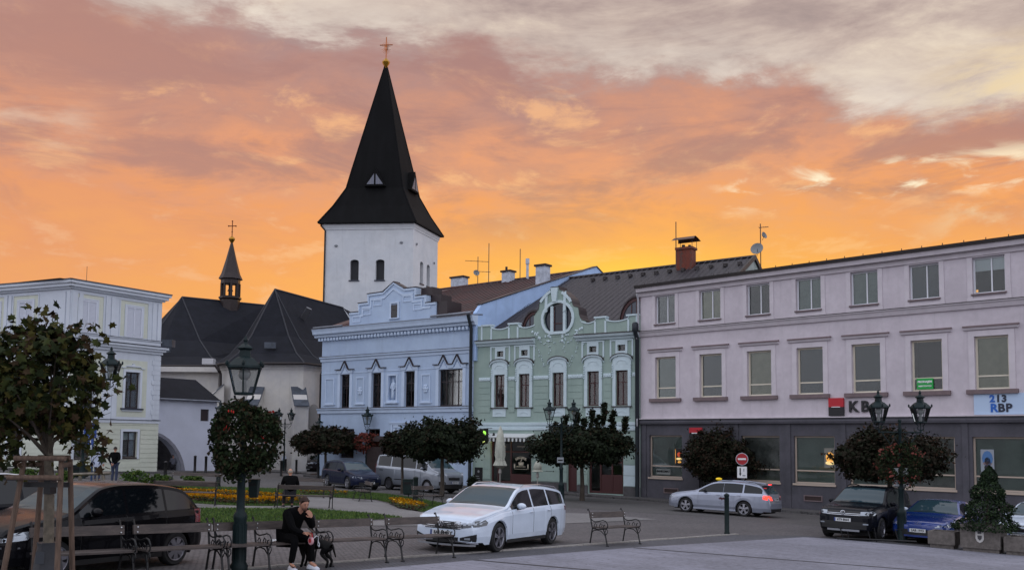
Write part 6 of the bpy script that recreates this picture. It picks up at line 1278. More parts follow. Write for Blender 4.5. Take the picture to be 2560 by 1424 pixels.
# --- black hatchback
P_HATCH = paint('black_paintwork', (12, 12, 16), .0, .25)
def d_hatch(r, patch, S_, top, secs, sts):
    patch('grille', -.36, .36, .56, .74, .56, .74, CBLACK, nn=10); patch('grille_surround', -.38, .38, .745, .765, .745, .765, CHROME, nn=10, off=.014)
    for q in range(9): patch('grille_bar', -.33+.08*q, -.315+.08*q, .57, .73, .57, .73, mat('grille_grey', (52, 52, 56), .4), nn=1, off=.013)
    for s in (-1, 1): patch('headlight', s*.42, s*.92, .58, .70, .64, .76, HEADL); patch('lamp_lens', s*.5, s*.62, .6, .7, .61, .72, HEADDARK, nn=2, off=.016); patch('fog_intake', s*.45, s*.7, .28, .36, .28, .36, CBLACK); patch('tail_light', s*.5, s*.92, .74, .98, .74, .98, TAILR, end=1)
    patch('lower_intake', -.4, .4, .26, .4, .26, .4, CBLACK, nn=10); patch('bumper_line', -.85, .85, .51, .535, .51, .535, mat('bumper_grey', (70, 72, 80), .35), nn=14); plate(r, patch, S_, 0, .45, '5T1 6473')
    part('roof_aerial', MB().tube([(-1.0, .0, 1.43), (-1.2, .0, 1.62)], .006, 4), CBLACK, r); part('tail_spoiler', MB().loft([[(-1.42, y, 1.385), (-1.60, y, 1.365), (-1.61, y, 1.345), (-1.42, y, 1.35)] for y in (-.5, .5)]), P_HATCH, r)
    patch('grille_badge', -.05, .05, .70, .745, .70, .745, CHROME, nn=2, off=.02)
    p = S_(.0001, .6, .02); part('badge_text', text_mb('1.4', .05, .002, .002), CHROME, r, loc=(p.x-.03, .22, .6), rot=(0, 0, pi/2))
HATCH = dict(cat='car', L=3.98, W=1.66, sill=.2, wheels=(.8, 3.26), r=.3, tw=.19, spokes=7, nose=.12, tailb=.06, paint=paint('black_paintwork', (12, 12, 16), .0, .25), rims=1, gc=.2, side=(1.22, 3.62),
    top=[(0, .72), (.05, .79), (.2, .85), (.5, .92), (.9, .98), (1.05, 1.03), (1.4, 1.24), (1.72, 1.4), (2.1, 1.45), (2.6, 1.455), (3.1, 1.42), (3.45, 1.35), (3.68, 1.17), (3.86, 1.0), (3.93, .86), (3.98, .66)],
    belt=[(0, .66), (.6, .84), (1.2, .91), (2.2, .935), (3.1, .96), (3.98, .98)], glass=(1.02, 1.8, 3.45, 3.84), pillars=[2.12, 2.98], seams=[1.2, 2.1, 2.95], handles=[1.95, 2.8], mirror=1.4, detail=d_hatch)
car('hatchback', 'black hatchback parked at the left behind the benches', -7.22, 15.75, atan2(-.906, -.42), HATCH)
# --- dark off-road car behind it
def d_suv(r, patch, S_, top, secs, sts):
    patch('grille', -.5, .5, .76, .92, .76, .92, CBLACK, nn=12)
    for q in range(3): patch('grille_bar', -.52, .52, .78+.045*q, .793+.045*q, .78+.045*q, .793+.045*q, CHROME, nn=12, off=.014)
    for s in (-1, 1):
        patch('headlight', s*.52, s*.96, .78, .9, .8, .93, HEADL); patch('fog_lamp', s*.6, s*.74, .5, .54, .5, .54, HEADL, nn=2, off=.014); patch('tail_light', s*.5, s*.95, .9, 1.08, .9, 1.1, TAILR, end=1)
    patch('lower_intake', -.7, .7, .36, .58, .36, .58, CBLACK, nn=12); patch('skid_plate', -.5, .5, .28, .34, .28, .34, mat('lower_grey', 0), nn=8)
    vw_badge(r, S_, .85, .075); plate(r, patch, S_, 0, .63, '6T9 8064'); 
SUV = dict(cat='car', L=4.5, W=1.84, sill=.28, wheels=(.88, 3.56), r=.36, tw=.23, spokes=5, nose=.13, tailb=.05, paint=paint('anthracite_paintwork', (13, 15, 22), .0, .25),
    top=[(0, .88), (.04, .95), (.2, 1.01), (.6, 1.07), (1.1, 1.12), (1.3, 1.18), (1.7, 1.42), (2.02, 1.6), (2.4, 1.66), (3.0, 1.675), (3.7, 1.63), (4.1, 1.55), (4.3, 1.34), (4.42, 1.1), (4.47, .9), (4.5, .7)],
    belt=[(0, .8), (.6, .98), (1.3, 1.04), (2.4, 1.07), (3.6, 1.1), (4.5, 1.12)], glass=(1.24, 2.08, 4.1, 4.38), side=(1.45, 4.08), pillars=[2.52, 3.4], seams=[1.45, 2.5, 3.4], handles=[2.35, 3.25], mirror=1.7, rails=CHROME, detail=d_suv)
LSUV = dict(SUV); LSUV['paint'] = paint('dark_teal_paintwork', (12, 15, 22), .0, .25)
LE = dict(ESTATE, paint=LSUV['paint'], rails=CHROME, mirm=LSUV['paint'], detail=d_suv)
car('estate_car', 'dark estate car with bright roof rails cut by the left edge, beside the black hatchback', -9.95, 15.8, atan2(-.906, -.42), LE)
car('off_road_car', 'dark off road car with chrome striped grille parked left of the blue sports car', 11.9, 31.0, atan2(-.78, -.63), SUV)
# --- blue sports car with white mirrors
def d_tt(r, patch, S_, top, secs, sts):
    patch('grille', -.42, .42, .28, .6, .28, .6, CBLACK, nn=10)
    for s in (-1, 1): patch('headlight', s*.5, s*.95, .53, .60, .58, .66, HEADL); patch('fog_intake', s*.5, s*.82, .2, .36, .22, .34, CBLACK); patch('tail_light', s*.5, s*.9, .7, .82, .7, .82, TAILR, end=1)
    plate(r, patch, S_, 0, .42, '2AB 1973')
    for q in range(4):
        m = MB(); c = S_(0.0001, .64, .012); m.loft([[(c.x+.004, -.075+.05*q+(a)*cos(2*pi*i/14), .64+a*sin(2*pi*i/14)) for i in range(14)] for a in (.034, .028)], True, False); part('badge_ring', m, CHROME, r)
TT = dict(cat='car', L=4.18, W=1.83, sill=.17, wheels=(.86, 3.36), r=.33, spokes=5, nose=.14, tailb=.08, paint=paint('blue_paintwork', (16, 48, 120), .2, .25), rw=.66,
    top=[(0, .6), (.05, .66), (.25, .73), (.7, .82), (1.2, .89), (1.4, .95), (1.85, 1.2), (2.15, 1.32), (2.6, 1.35), (3.1, 1.27), (3.6, 1.08), (3.9, .97), (4.1, .9), (4.18, .6)],
    belt=[(0, .56), (.6, .74), (1.4, .86), (2.6, .9), (3.5, .93), (4.18, .88)], glass=(1.34, 2.15, 2.95, 3.6), side=(1.6, 3.15), pillars=[2.6], seams=[1.5, 2.75], handles=[2.6], mirror=1.85, mirm=paint('white_paintwork', 0), detail=d_tt)
car('sports_car', 'blue sports car with white mirrors next to the concrete planters', 13.95, 30.3, atan2(-.76, -.65), TT)
WH2 = dict(ESTATE); WH2['detail'] = d_hatch; WH2['paint'] = paint('white_paintwork', 0)
car('hatchback', 'white car cut by the right edge behind the conifer', 16.6, 28.9, atan2(-.66, -.75), dict(HATCH, paint=paint('white_paintwork', 0), rims=0, spokes=5))
# --- silver taxi estate, seen from behind, brake lights on
BRAKE = mat('brake_lit', (255, 40, 30), .4, emis=(255, 42, 28, 5.)); SIL = paint('silver_paintwork', (150, 156, 172), .55, .3)
def d_taxi(r, patch, S_, top, secs, sts):
    for s in (-1, 1): patch('tail_light', s*.5, s*.98, .74, .93, .78, .93, BRAKE if s > 0 else TAILR, end=1); patch('headlight', s*.45, s*.9, .6, .68, .62, .72, HEADL)
    patch('grille', -.4, .4, .55, .7, .55, .7, CBLACK, nn=10); patch('rear_bumper', -.75, .75, .25, .38, .25, .38, CBLACK, nn=10, end=1); plate(r, patch, S_, 0, .78, '7T2 4015', 1)
    part('high_brake_light', MB().box(-1.9, -1.86, -.16, .16, 1.37, 1.4), BRAKE, r, loc=(-.18, 0, .02)); t = part('taxi_sign', MB().ball((.28, .0, 1.53), (.1, .3, .065), 12, 6), mat('taxi_yellow', (236, 196, 20), .5, emis=(240, 200, 20, .25)), r, True)
    part('door_lettering', text_mb('citytaxi', .13, .002, .008), mat('letter_maroon', (70, 20, 30), .6), r, loc=(-.3, -.925, .72)) ; part('spoiler', MB().box(-2.12, -1.84, -.6, .6, 1.41, 1.435), SIL, r)
    part('door_lettering', text_mb('citytaxi', .13, .002, .008), mat('letter_maroon', 0), r, loc=(-.3, .925, .72), rot=(0, 0, pi))
TAXI = dict(ESTATE, paint=SIL, L=4.69, W=1.81, wheels=(.88, 3.57), r=.325, nose=.14, rails=SIL, mirm=CBLACK, detail=d_taxi, spokes=5, sillm=SIL, side=(1.5, 4.38), rims=1,
    top=[(0, .66), (.04, .74), (.15, .82), (.45, .9), (.85, .96), (1.2, 1.01), (1.4, 1.07), (1.75, 1.26), (2.1, 1.41), (2.4, 1.46), (2.9, 1.475), (3.5, 1.455), (4.0, 1.4), (4.25, 1.34), (4.45, 1.12), (4.58, .97), (4.65, .8), (4.69, .62)], glass=(1.32, 2.15, 4.27, 4.56), seams=[1.5, 2.55, 3.45], handles=[2.4, 3.35])
car('taxi', 'silver estate taxi with lit red brake lights and yellow roof sign', 9.5, 41.3, atan2(1.5, -2.15), TAXI)
# --- dark blue estate and silver van before the blue house
GOLF = dict(ESTATE, paint=paint('dark_blue_paintwork', (26, 32, 54), .3, .25), mirm=None, rails=CBLACK, L=4.63, W=1.79, wheels=(.86, 3.53), rims=1, detail=lambda r, patch, S_, *a: [patch('headlight', s*.45, s*.95, .6, .68, .64, .72, HEADL) for s in (-1, 1)]+[patch('lower_intake', -.6, .6, .24, .42, .24, .42, CBLACK, nn=10), patch('tail_light', .4, .95, .8, .93, .82, .93, TAILR, end=1), plate(r, patch, S_, 0, .4, '1TZ 2255')],
    top=[(0, .66), (.04, .72), (.15, .8), (.45, .88), (.85, .95), (1.15, 1.0), (1.3, 1.06), (1.65, 1.26), (1.98, 1.42), (2.3, 1.47), (2.8, 1.485), (3.4, 1.465), (4.0, 1.4), (4.25, 1.34), (4.42, 1.15), (4.53, .97), (4.6, .8), (4.63, .62)], glass=(1.24, 2.05, 4.27, 4.52), side=(1.45, 4.3))
GOLF['mirm'] = GOLF['paint']
car('estate_car', 'dark blue estate car parked left of the silver van', -9.0, 51.8, atan2(-.86, .60), GOLF)
def d_van(r, patch, S_, top, secs, sts):
    patch('grille', -.42, .42, .72, .98, .72, .98, CBLACK, nn=10); patch('lower_intake', -.7, .7, .28, .5, .28, .5, CBLACK, nn=12); plate(r, patch, S_, 0, .6, '8T0 7391')
    for s in (-1, 1): patch('headlight', s*.5, s*1.0, .86, 1.04, .98, 1.16, HEADL); patch('fog_lamp', s*.66, s*.86, .5, .58, .5, .58, HEADL, nn=3, off=.014); patch('fog_surround', s*.6, s*.95, .44, .62, .44, .64, CBLACK, nn=4); patch('tail_light', s*.85, s*.98, .9, 1.4, .9, 1.4, TAILR, end=1)
    part('slide_rail', MB().box(-2.25, -1.2, -1.0, -.985, 1.06, 1.1), CBLACK, r); p = part('side_moulding', MB().box(-1.1, .6, -1.0, -.985, .6, .64), CHROME, r)
    for x in (-1.75,): pass
VAN = dict(cat='van', L=5.34, W=1.99, sill=.25, wheels=(1.0, 4.1), r=.34, tw=.215, spokes=10, rims=1, nose=.14, tailb=.03, paint=paint('silver_van_paint', (140, 146, 156), .5, .32), rw=.84,
    plan=[(0, .80), (.1, .88), (.3, .95), (.7, .99), (1.3, 1.), (4.8, 1.), (5.2, .985), (5.34, .95)],
    top=[(0, .98), (.05, 1.06), (.3, 1.16), (.7, 1.27), (.86, 1.36), (1.25, 1.66), (1.6, 1.88), (1.9, 1.95), (3.0, 1.98), (4.6, 1.97), (5.1, 1.93), (5.22, 1.78), (5.29, 1.4), (5.32, 1.1), (5.34, .7)],
    belt=[(0, .94), (.7, 1.1), (1.5, 1.2), (3, 1.25), (5.34, 1.3)], glass=(.82, 1.66, 5.12, 5.28), side=(1.05, 5.1), pillars=[1.95, 3.1, 4.0], seams=[1.5, 2.0, 3.15], handles=[2.0], mirror=1.35, detail=d_van)
car('van', 'silver passenger van parked between the dark blue estate and the coffee house', -5.15, 51.6, atan2(-.66, .75), VAN)
car('off_road_car', 'small dark car with glaring bonnet behind the corner of the pale blue house', -15.9, 79.6, atan2(-.8, -.6), dict(SUV, paint=paint('dark_brown_paintwork', (34, 30, 32), .2, .25)))
# ------------------------------------------------------------------ trees and plants
BARK = mat('bark', (66, 58, 50), .9, 0, .35, 12, .6, 30, stretch=(1, 1, .3)); BARKP = mat('bark_young', (92, 84, 72), .85, 0, .3, 14, .4, 30)
def leaf_mats(tag_, *cols): return [mat('leaf_%s_%d' % (tag_, i), c, .8, spec=1.22) for i, c in enumerate(cols)]
LM_DARK = leaf_mats('dark', (30, 38, 24), (24, 30, 20), (38, 42, 26), (44, 36, 26)); LM_BRN = leaf_mats('bronze', (36, 32, 24), (30, 34, 22), (46, 34, 26), (52, 36, 26)); LM_MAP = leaf_mats('maple', (48, 54, 24), (34, 42, 22), (62, 58, 24), (52, 40, 26)); LM_CON = leaf_mats('conifer', (30, 44, 28), (24, 34, 24), (40, 54, 32))
LOBE = [(0, -.5), (.16, -.3), (.42, -.34), (.3, -.06), (.5, .16), (.22, .16), (.0, .52), (-.22, .16), (-.5, .16), (-.3, -.06), (-.42, -.34), (-.16, -.3)]
def leaf(mb, c, s, rnd, mi, lobed=False, out=None):
    n = Vector((rnd.gauss(0, 1), rnd.gauss(0, 1), rnd.gauss(0, 1)+.7)); 
    if out is not None: n += out*.9
    n.normalize(); a = n.orthogonal().normalized(); a = Matrix.Rotation(rnd.uniform(0, 6.28), 3, n) @ a; b = n.cross(a)
    if lobed: mb.add([c+(a*x+b*y)*s-n*(abs(x)*s*.25) for x, y in LOBE], [(0, 1, 2, 3, 4, 5, 6), (0, 6, 7, 8, 9, 10, 11)], mi)
    else: mb.add([c-b*s*.5, c+a*s*.38-n*s*.1, c+b*s*.55, c-a*s*.38-n*s*.1], [(0, 1, 2, 3)], mi)
def crown_mb(cz, R, rnd, n, s, nm, clumps=70, lobed=False, flat=.35, cx=0, cy=0, top=()):
    mb = MB(); cl = []
    for i in range(clumps):
        d = Vector((rnd.gauss(0, 1), rnd.gauss(0, 1), rnd.gauss(0, 1))).normalized()
        if d.z < -flat: d.z = -flat*rnd.uniform(.6, 1)
        k = rnd.uniform(.6, 1.) ** .6*rnd.uniform(.86, 1.16); cl.append((Vector((cx+d.x*R[0]*k, cy+d.y*R[1]*k, cz+d.z*R[2]*k)), rnd.uniform(.14, .36)*min(R), d))
    for t in top: cl.append((Vector(t[:3]), t[3], Vector((0, 0, 1))))
    if not lobed:
        for i in range(int(n*.9)):
            d = Vector((rnd.gauss(0, 1), rnd.gauss(0, 1), rnd.gauss(0, 1))).normalized()
            if d.z < -flat: d.z = -flat
            k = rnd.random() ** .4*.9*(1+.13*sin(5.3*d.x+3*d.z+cz*7)+.11*sin(7.1*d.y-4*d.x+cz*3)+.08*sin(11*d.z+6*d.x)); leaf(mb, Vector((cx+d.x*R[0]*k, cy+d.y*R[1]*k, cz+d.z*R[2]*k)), s*1.35*rnd.uniform(.7, 1.25), rnd, rnd.choice((0, 1)), False, d)
    for i in range(n):
        c, r_, d = cl[rnd.randrange(len(cl))]; g = Vector((rnd.gauss(0, 1), rnd.gauss(0, 1), rnd.gauss(0, .75)))*r_*.55
        leaf(mb, c+g, s*rnd.uniform(.6, 1.25), rnd, rnd.choice((0, 0, 1, 1, 2, 3)) if nm > 3 else rnd.randrange(nm), lobed, d)
    return mb, cl
def tree(x, y, label, zc, R, th, tr, seed, mats_, n=6500, s=.15, clumps=75, lobed=False, top=(), grp='round crowned trees along the square', flat=.35, limbs=9, cx=0):
    rnd = random.Random(seed); r = thing('tree', label, 'tree', x, y, group=grp)
    mb, cl = crown_mb(zc, R, rnd, n, s, len(mats_), clumps, lobed, flat, cx, 0, top)
    o_ = part('crown', mb, mats_, r)
    if lobed:
        o_['kind'] = 'stuff'; lms = []
        for q in range(4):
            a_ = MB().add([Vector((p, -.25*abs(p), w)) for p, w in LOBE], [(0, 1, 2, 3, 4, 5, 6), (0, 6, 7, 8, 9, 10, 11)]); lms.append(a_.mesh('leaf', mats_[q]))
        front = sorted(cl, key=lambda c: c[0].y)[:55]
        for q in range(300 if n > 2000 else 120):
            c, rr_, d = front[rnd.randrange(len(front))]; g = c+Vector((rnd.gauss(0, 1), rnd.gauss(0, 1), rnd.gauss(0, .8)))*rr_*.65+d*.04
            lo = link('leaf', lms[q % 4], r, tuple(g), (rnd.uniform(-1.2, 1.2), rnd.uniform(-3, 3), rnd.uniform(-1, 1))); k_ = .112*rnd.uniform(.7, 1.25); lo.scale = (k_, k_, k_)
    part('trunk', MB().tube([(0, 0, -.05), (.02, 0, th*.4), (-.01, .01, th*.8), (cx*.3, 0, th+.25)], [tr*1.35, tr, tr*.9, tr*.75], 9), BARKP if lobed else BARK, r, True)
    rnd.shuffle(cl)
    for c, _, _ in cl[:limbs]: m = Vector((c.x*.4+cx*.2, c.y*.4, th+(c.z-th)*.45)); part('limb', MB().tube([(cx*.2, 0, th+rnd.uniform(-.1, .3)), m, c], [tr*.45, tr*.25, tr*.08], 5), BARK, r, True)
    return r
tree(-13.1, 65.2, 'reddish round tree between the church and the pale blue house', 2.65, (2.35, 1.9, 1.05), 1.9, .1, 11, LM_BRN, 6000, .2, flat=.75)
tree(-3.45, 46.3, 'broad dark tree in front of the right half of the pale blue house', 2.75, (2.1, 1.8, 1.15), 1.9, .1, 12, LM_DARK, 8000, .15, top=[(-.2, 0, 3.7, .3), (.9, 0, 3.3, .5)], flat=.8)
tree(-5.6, 47.6, 'low dark tree behind the silver van, left of the broad tree', 2.5, (1.2, 1.1, .75), 1.8, .07, 19, LM_BRN, 3000, .15, flat=.7)
tree(3.7, 48.2, 'widest dark tree in front of the green house with upright shoots', 2.85, (2.75, 2.0, 1.15), 1.9, .11, 13, LM_DARK, 11000, .15, clumps=110, top=[(q, 0, h, .13) for q, h in [(a+random.Random(int(b*99+c*7)).uniform(-.06, .06), c) for a, b in ((-.9, 4.35), (-.3, 4.5), (.1, 4.2), (.5, 4.65), (1.12, 5.0), (1.6, 4.6), (2.25, 4.3), (-1.4, 4.0), (.8, 4.4)) for c in [b-.17*k for k in range(7)] if c > 3.5]+list(((-.9, 4.0), (-.85, 4.3), (.1, 4.1), (.5, 4.3), (.52, 4.6), (1.1, 4.3), (1.15, 4.7), (1.12, 5.0), (1.5, 4.2), (1.7, 4.5), (2.2, 3.9), (2.3, 4.2), (-.2, 4.2), (-.3, 4.5)))], flat=.85)
tree(11.1, 49.2, 'dark conical maple behind the silver taxi before the bank front', 2.55, (1.95, 1.7, 1.35), 1.5, .09, 14, LM_BRN, 7500, .15, top=[(0, 0, 3.6, .55), (.1, 0, 3.2, .8)], flat=.85)
tree(13.35, 32.6, 'spreading dark tree behind the two armed lamp and the dark off road car', 2.72, (1.9, 1.5, .92), 1.9, .1, 15, LM_BRN, 9000, .12, clumps=90, flat=.85)
def young_maple(x, y, label, seed, zc, R, n, cx=0., stakes=True, yaw=0.):
    r = tree(x, y, label, zc, R, 2.0, .062, seed, LM_MAP, n, .112, clumps=75, lobed=True, grp='young staked maples', flat=.75, limbs=16, cx=cx)
    return r
t = young_maple(-5.45, 10.95, 'young maple tied to wooden stakes at the left', 21, 2.76, (.6, .6, .72), 2800, cx=-.16)
rnd = random.Random(8)
ex = MB()
for c0, rr_, nn in (((-.25, 0, 3.5), .12, 30), ((.30, 0, 3.36), .12, 26), ((.0, 0, 3.36), .13, 20), ((-.5, -.1, 2.2), .2, 44), ((-.62, 0, 2.0), .12, 16), ((.42, 0, 2.15), .13, 22), ((.62, -.05, 2.75), .11, 14), ((-.4, 0, 1.92), .16, 26), ((.36, 0, 1.98), .13, 20)):
    for i in range(int(nn*1.7)): g = Vector((rnd.gauss(0, 1), rnd.gauss(0, 1), rnd.gauss(0, 1)))*rr_; leaf(ex, Vector(c0)+g, .115*rnd.uniform(.7, 1.2), rnd, rnd.randrange(4), True)
part('side_shoots', ex, LM_MAP, t)['kind'] = 'stuff'
young_maple(-7.05, 11.9, 'second young maple, only its right branches reach in at the left edge', 22, 2.7, (.62, .6, .95), 1300)
# stake frame round the maple
STK = mat('stake_wood', (92, 74, 62), .85, 0, .3, 10, .5, 40, stretch=(3, 3, .4)); sr = thing('tree_stakes', 'wooden stake frame with two cross rails holding the young maple', 'tree support', -5.45, 10.95)
for (tx, ty, bx, by) in ((-.22, -.18, -.42, -.32), (.22, -.2, .30, -.34), (.12, .22, .18, .36), (-.2, .2, -.34, .34)): part('stake', MB().tube([(bx, by, -.05), (tx, ty, 1.92)], [.033, .03], 9), STK, sr, True)
for (a, b, z) in (((-.3, -.2), (.3, -.22), 1.94), ((-.36, -.22), (.28, -.24), 1.72), ((.14, .22), (-.24, .22), 1.94), ((.24, -.2), (.14, .24), 1.86), ((-.24, -.2), (-.22, .22), 1.86)): part('cross_rail', MB().tube([(a[0], a[1]-.05, z), (b[0], b[1]-.05, z)], .03, 9), STK, sr, True)
part('tie_band', MB().box(-.26, .27, -.1, -.075, 1.6, 1.66).box(-.03, .05, -.09, .06, 1.52, 1.68), CBLACK, sr)
wb = thing('watering_bag', 'grey watering bag wrapped round the foot of the young maple', 'bag', -5.45, 10.95); part('bag', MB().loft([[(k*(.17+.03*sin(3*a))*cos(a), k*(.15+.03*cos(4*a))*sin(a), z) for a in [2*pi*i/16 for i in range(16)]] for z, k in ((0, 1.15), (.1, 1.3), (.45, 1.1), (.75, .85), (.9, .7), (.95, .75))]), mat('bag_grey', (36, 38, 43), .6, 0, .2, 6, .3, 20), wb, True); part('bag_flap', MB().box(-.05, .05, -.16, -.15, .72, .86), mat('bag_flap', (44, 48, 54), .6), wb)
# conifer in the planter with the shield
rnd = random.Random(31); cr = thing('conifer', 'small dark cone shaped conifer in the planter with the shield', 'tree', 13.85, 27.0); mb = MB()
for i in range(7500):
    h = rnd.random() ** 1.25; rr = .80*(1-h)**.75*(1+.16*sin(h*23+rnd.gauss(0, .3)))*rnd.uniform(.55, 1.04) ** .5; a = rnd.uniform(0, 6.283); rr *= 1+.12*sin(3*a+h*9)
    c = Vector((rr*cos(a)+.12*h, rr*sin(a), .62+h*1.85)); d = Vector((cos(a), sin(a), .5)).normalized(); leaf(mb, c, .07*rnd.uniform(.6, 1.3), rnd, rnd.randrange(3), False, d)
part('foliage', mb, LM_CON, cr); part('trunk', MB().tube([(0, 0, .5), (.05, 0, 1.6)], [.05, .02], 6), BARK, cr)
def shrub(x, y, label, R, seed, mats_, n=500, s=.1, z=0.):
    rnd = random.Random(seed); r = thing('shrub', label, 'shrub', x, y, gz(x, y)+z, group='low shrubs before the corner house'); mb, cl = crown_mb(R[2]*.75, R, rnd, n, s, len(mats_), 22, False, .7); part('foliage', mb, mats_, r)
    part('stem', MB().tube([(0, 0, 0), (0, 0, R[2])], .02, 4), BARK, r)
LM_G = leaf_mats('green', (62, 84, 34), (46, 66, 28), (84, 96, 44))
for i, (x, y, R, lab) in enumerate(((-18.2, 44.9, (.75, .5, .42), 'light green shrub right of the man in black'), (-17.0, 45.0, (.6, .5, .34), 'low green shrub second from the man in black'), (-15.6, 45.4, (.55, .4, .38), 'round green shrub near the passage arch'), (-24.9, 47.2, (.8, .5, .3), 'straggling shrub behind the stakes of the maple'), (-22.4, 46.6, (.5, .4, .3), 'small shrub behind the litter bin by the tall lamp'), (-17.4, 80.8, (1.5, 1.2, 1.3), 'dark bush behind the small dark car by the church'), (-2.3, 55.9, (.35, .35, .55), 'potted shrub at the left of the coffee house door'))):
    shrub(x, y, lab, R, 40+i, LM_G if i < 5 else LM_DARK, 520, .1 if i != 5 else .2, .0)
# ------------------------------------------------------------------ people and the dog
SKIN = mat('skin', (176, 128, 106), .6); HAIRD = mat('hair_dark', (38, 28, 24), .8); HAIRG = mat('hair_grey', (150, 138, 126), .8); BLK = mat('cloth_black', (10, 10, 12), .95, 0, .15, 10, .3, 60, spec=1.2)
DENIM = mat('denim', (52, 60, 84), .9, 0, .15, 12); WCLO = mat('cloth_white', (176, 184, 204), .85, 0, .06, 6, .2, 30); GCLO = mat('cloth_grey', (96, 98, 110), .9); SHOEW = mat('shoe_white', (206, 210, 220), .5); SHOED = mat('shoe_dark', (26, 24, 26), .6)
def head_mb(c, R, tilt, seed=0, sc=1.):  # face looks along local -y before R
    mb = MB(); n, m = 16, 12
    for j in range(m+1):
        pass
    rings = []
    for j in range(1, m):
        f = pi*j/m; z = -cos(f)*.118; rr = sin(f)
        ring = []
        for k in range(n):
            a = 2*pi*k/n; x = sin(a)*rr*.077; y = -cos(a)*rr*.095
            if z < -.02: t_ = min(1, (-z-.02)/.09); x *= 1-.22*t_; y = y*(1-.12*t_)-(.012*t_ if y < 0 else -.0*t_)+(.02*t_ if y > 0 else 0)*-1
            if y < -.05 and abs(z) < .03 and abs(x) < .02: y -= .0
            ring.append((x, y, z+.0))
        rings.append(ring)
    mb.loft(rings, True, True)
    mb.loft([[(-.011, -.088, .028), (.011, -.088, .028), (.0, -.08, .03)], [(-.014, -.105, -.005), (.014, -.105, -.005), (0, -.085, 0)], [(-.018, -.098, -.022), (.018, -.098, -.022), (0, -.085, -.02)]])   # nose
    for s in (-1, 1): mb.ball((s*.079, .004, .0), (.01, .02, .03), 6, 4)
    mb.xf(Matrix.Translation(c) @ R @ Matrix.Diagonal((sc, sc, sc, 1))); return mb
def limbs(J, chains, sub=1):
    vs, es, rs, idx = [], [], [], {}
    def vid(k, r):
        if k in idx: return idx[k]
        idx[k] = len(vs); vs.append(tuple(J[k])); rs.append(r); return idx[k]
    for ch in chains:
        pr = None
        for k, r in ch:
            i = vid(k, r)
            if pr is not None: es.append((pr, i))
            pr = i
    return skin_mb(vs, es, rs, sub)
def hand_mb(w, d, up, side, sc=1., curl=.5):
    d = Vector(d).normalized(); up = Vector(up); up = (up-d*up.dot(d)).normalized(); a = d.cross(up)*side; w = Vector(w); m = MB()
    P = w+d*.045*sc; m.loft([[tuple(w+a*x*sc*.8+up*z*sc) for x, z in ((-.026, -.014), (.026, -.014), (.026, .014), (-.026, .014))], [tuple(P+a*x*sc+up*z*sc) for x, z in ((-.04, -.015), (.04, -.015), (.04, .014), (-.04, .014))], [tuple(w+d*.09*sc+a*x*sc+up*z*sc) for x, z in ((-.04, -.012), (.04, -.012), (.04, .011), (-.04, .011))]])
    for i, L in enumerate((.066, .076, .071, .055)):
        b = w+d*.088*sc+a*(-.03+.02*i)*sc; e1 = b+(d*cos(curl*.6)-up*sin(curl*.6))*L*.5*sc; e2 = e1+(d*cos(curl*1.6)-up*sin(curl*1.6))*L*.3*sc; e3 = e2+(d*cos(curl*2.4)-up*sin(curl*2.4))*L*.25*sc
        m.tube([b-d*.01*sc, e1, e2, e3], [.0095*sc, .009*sc, .008*sc, .006*sc], 6)
    b = w+d*.03*sc-a*.036*sc; m.tube([b, b+(d*.6-a*.7)*.035*sc, b+(d*.9-a*.55-up*.3)*.062*sc], [.012*sc, .0105*sc, .008*sc], 6); return m
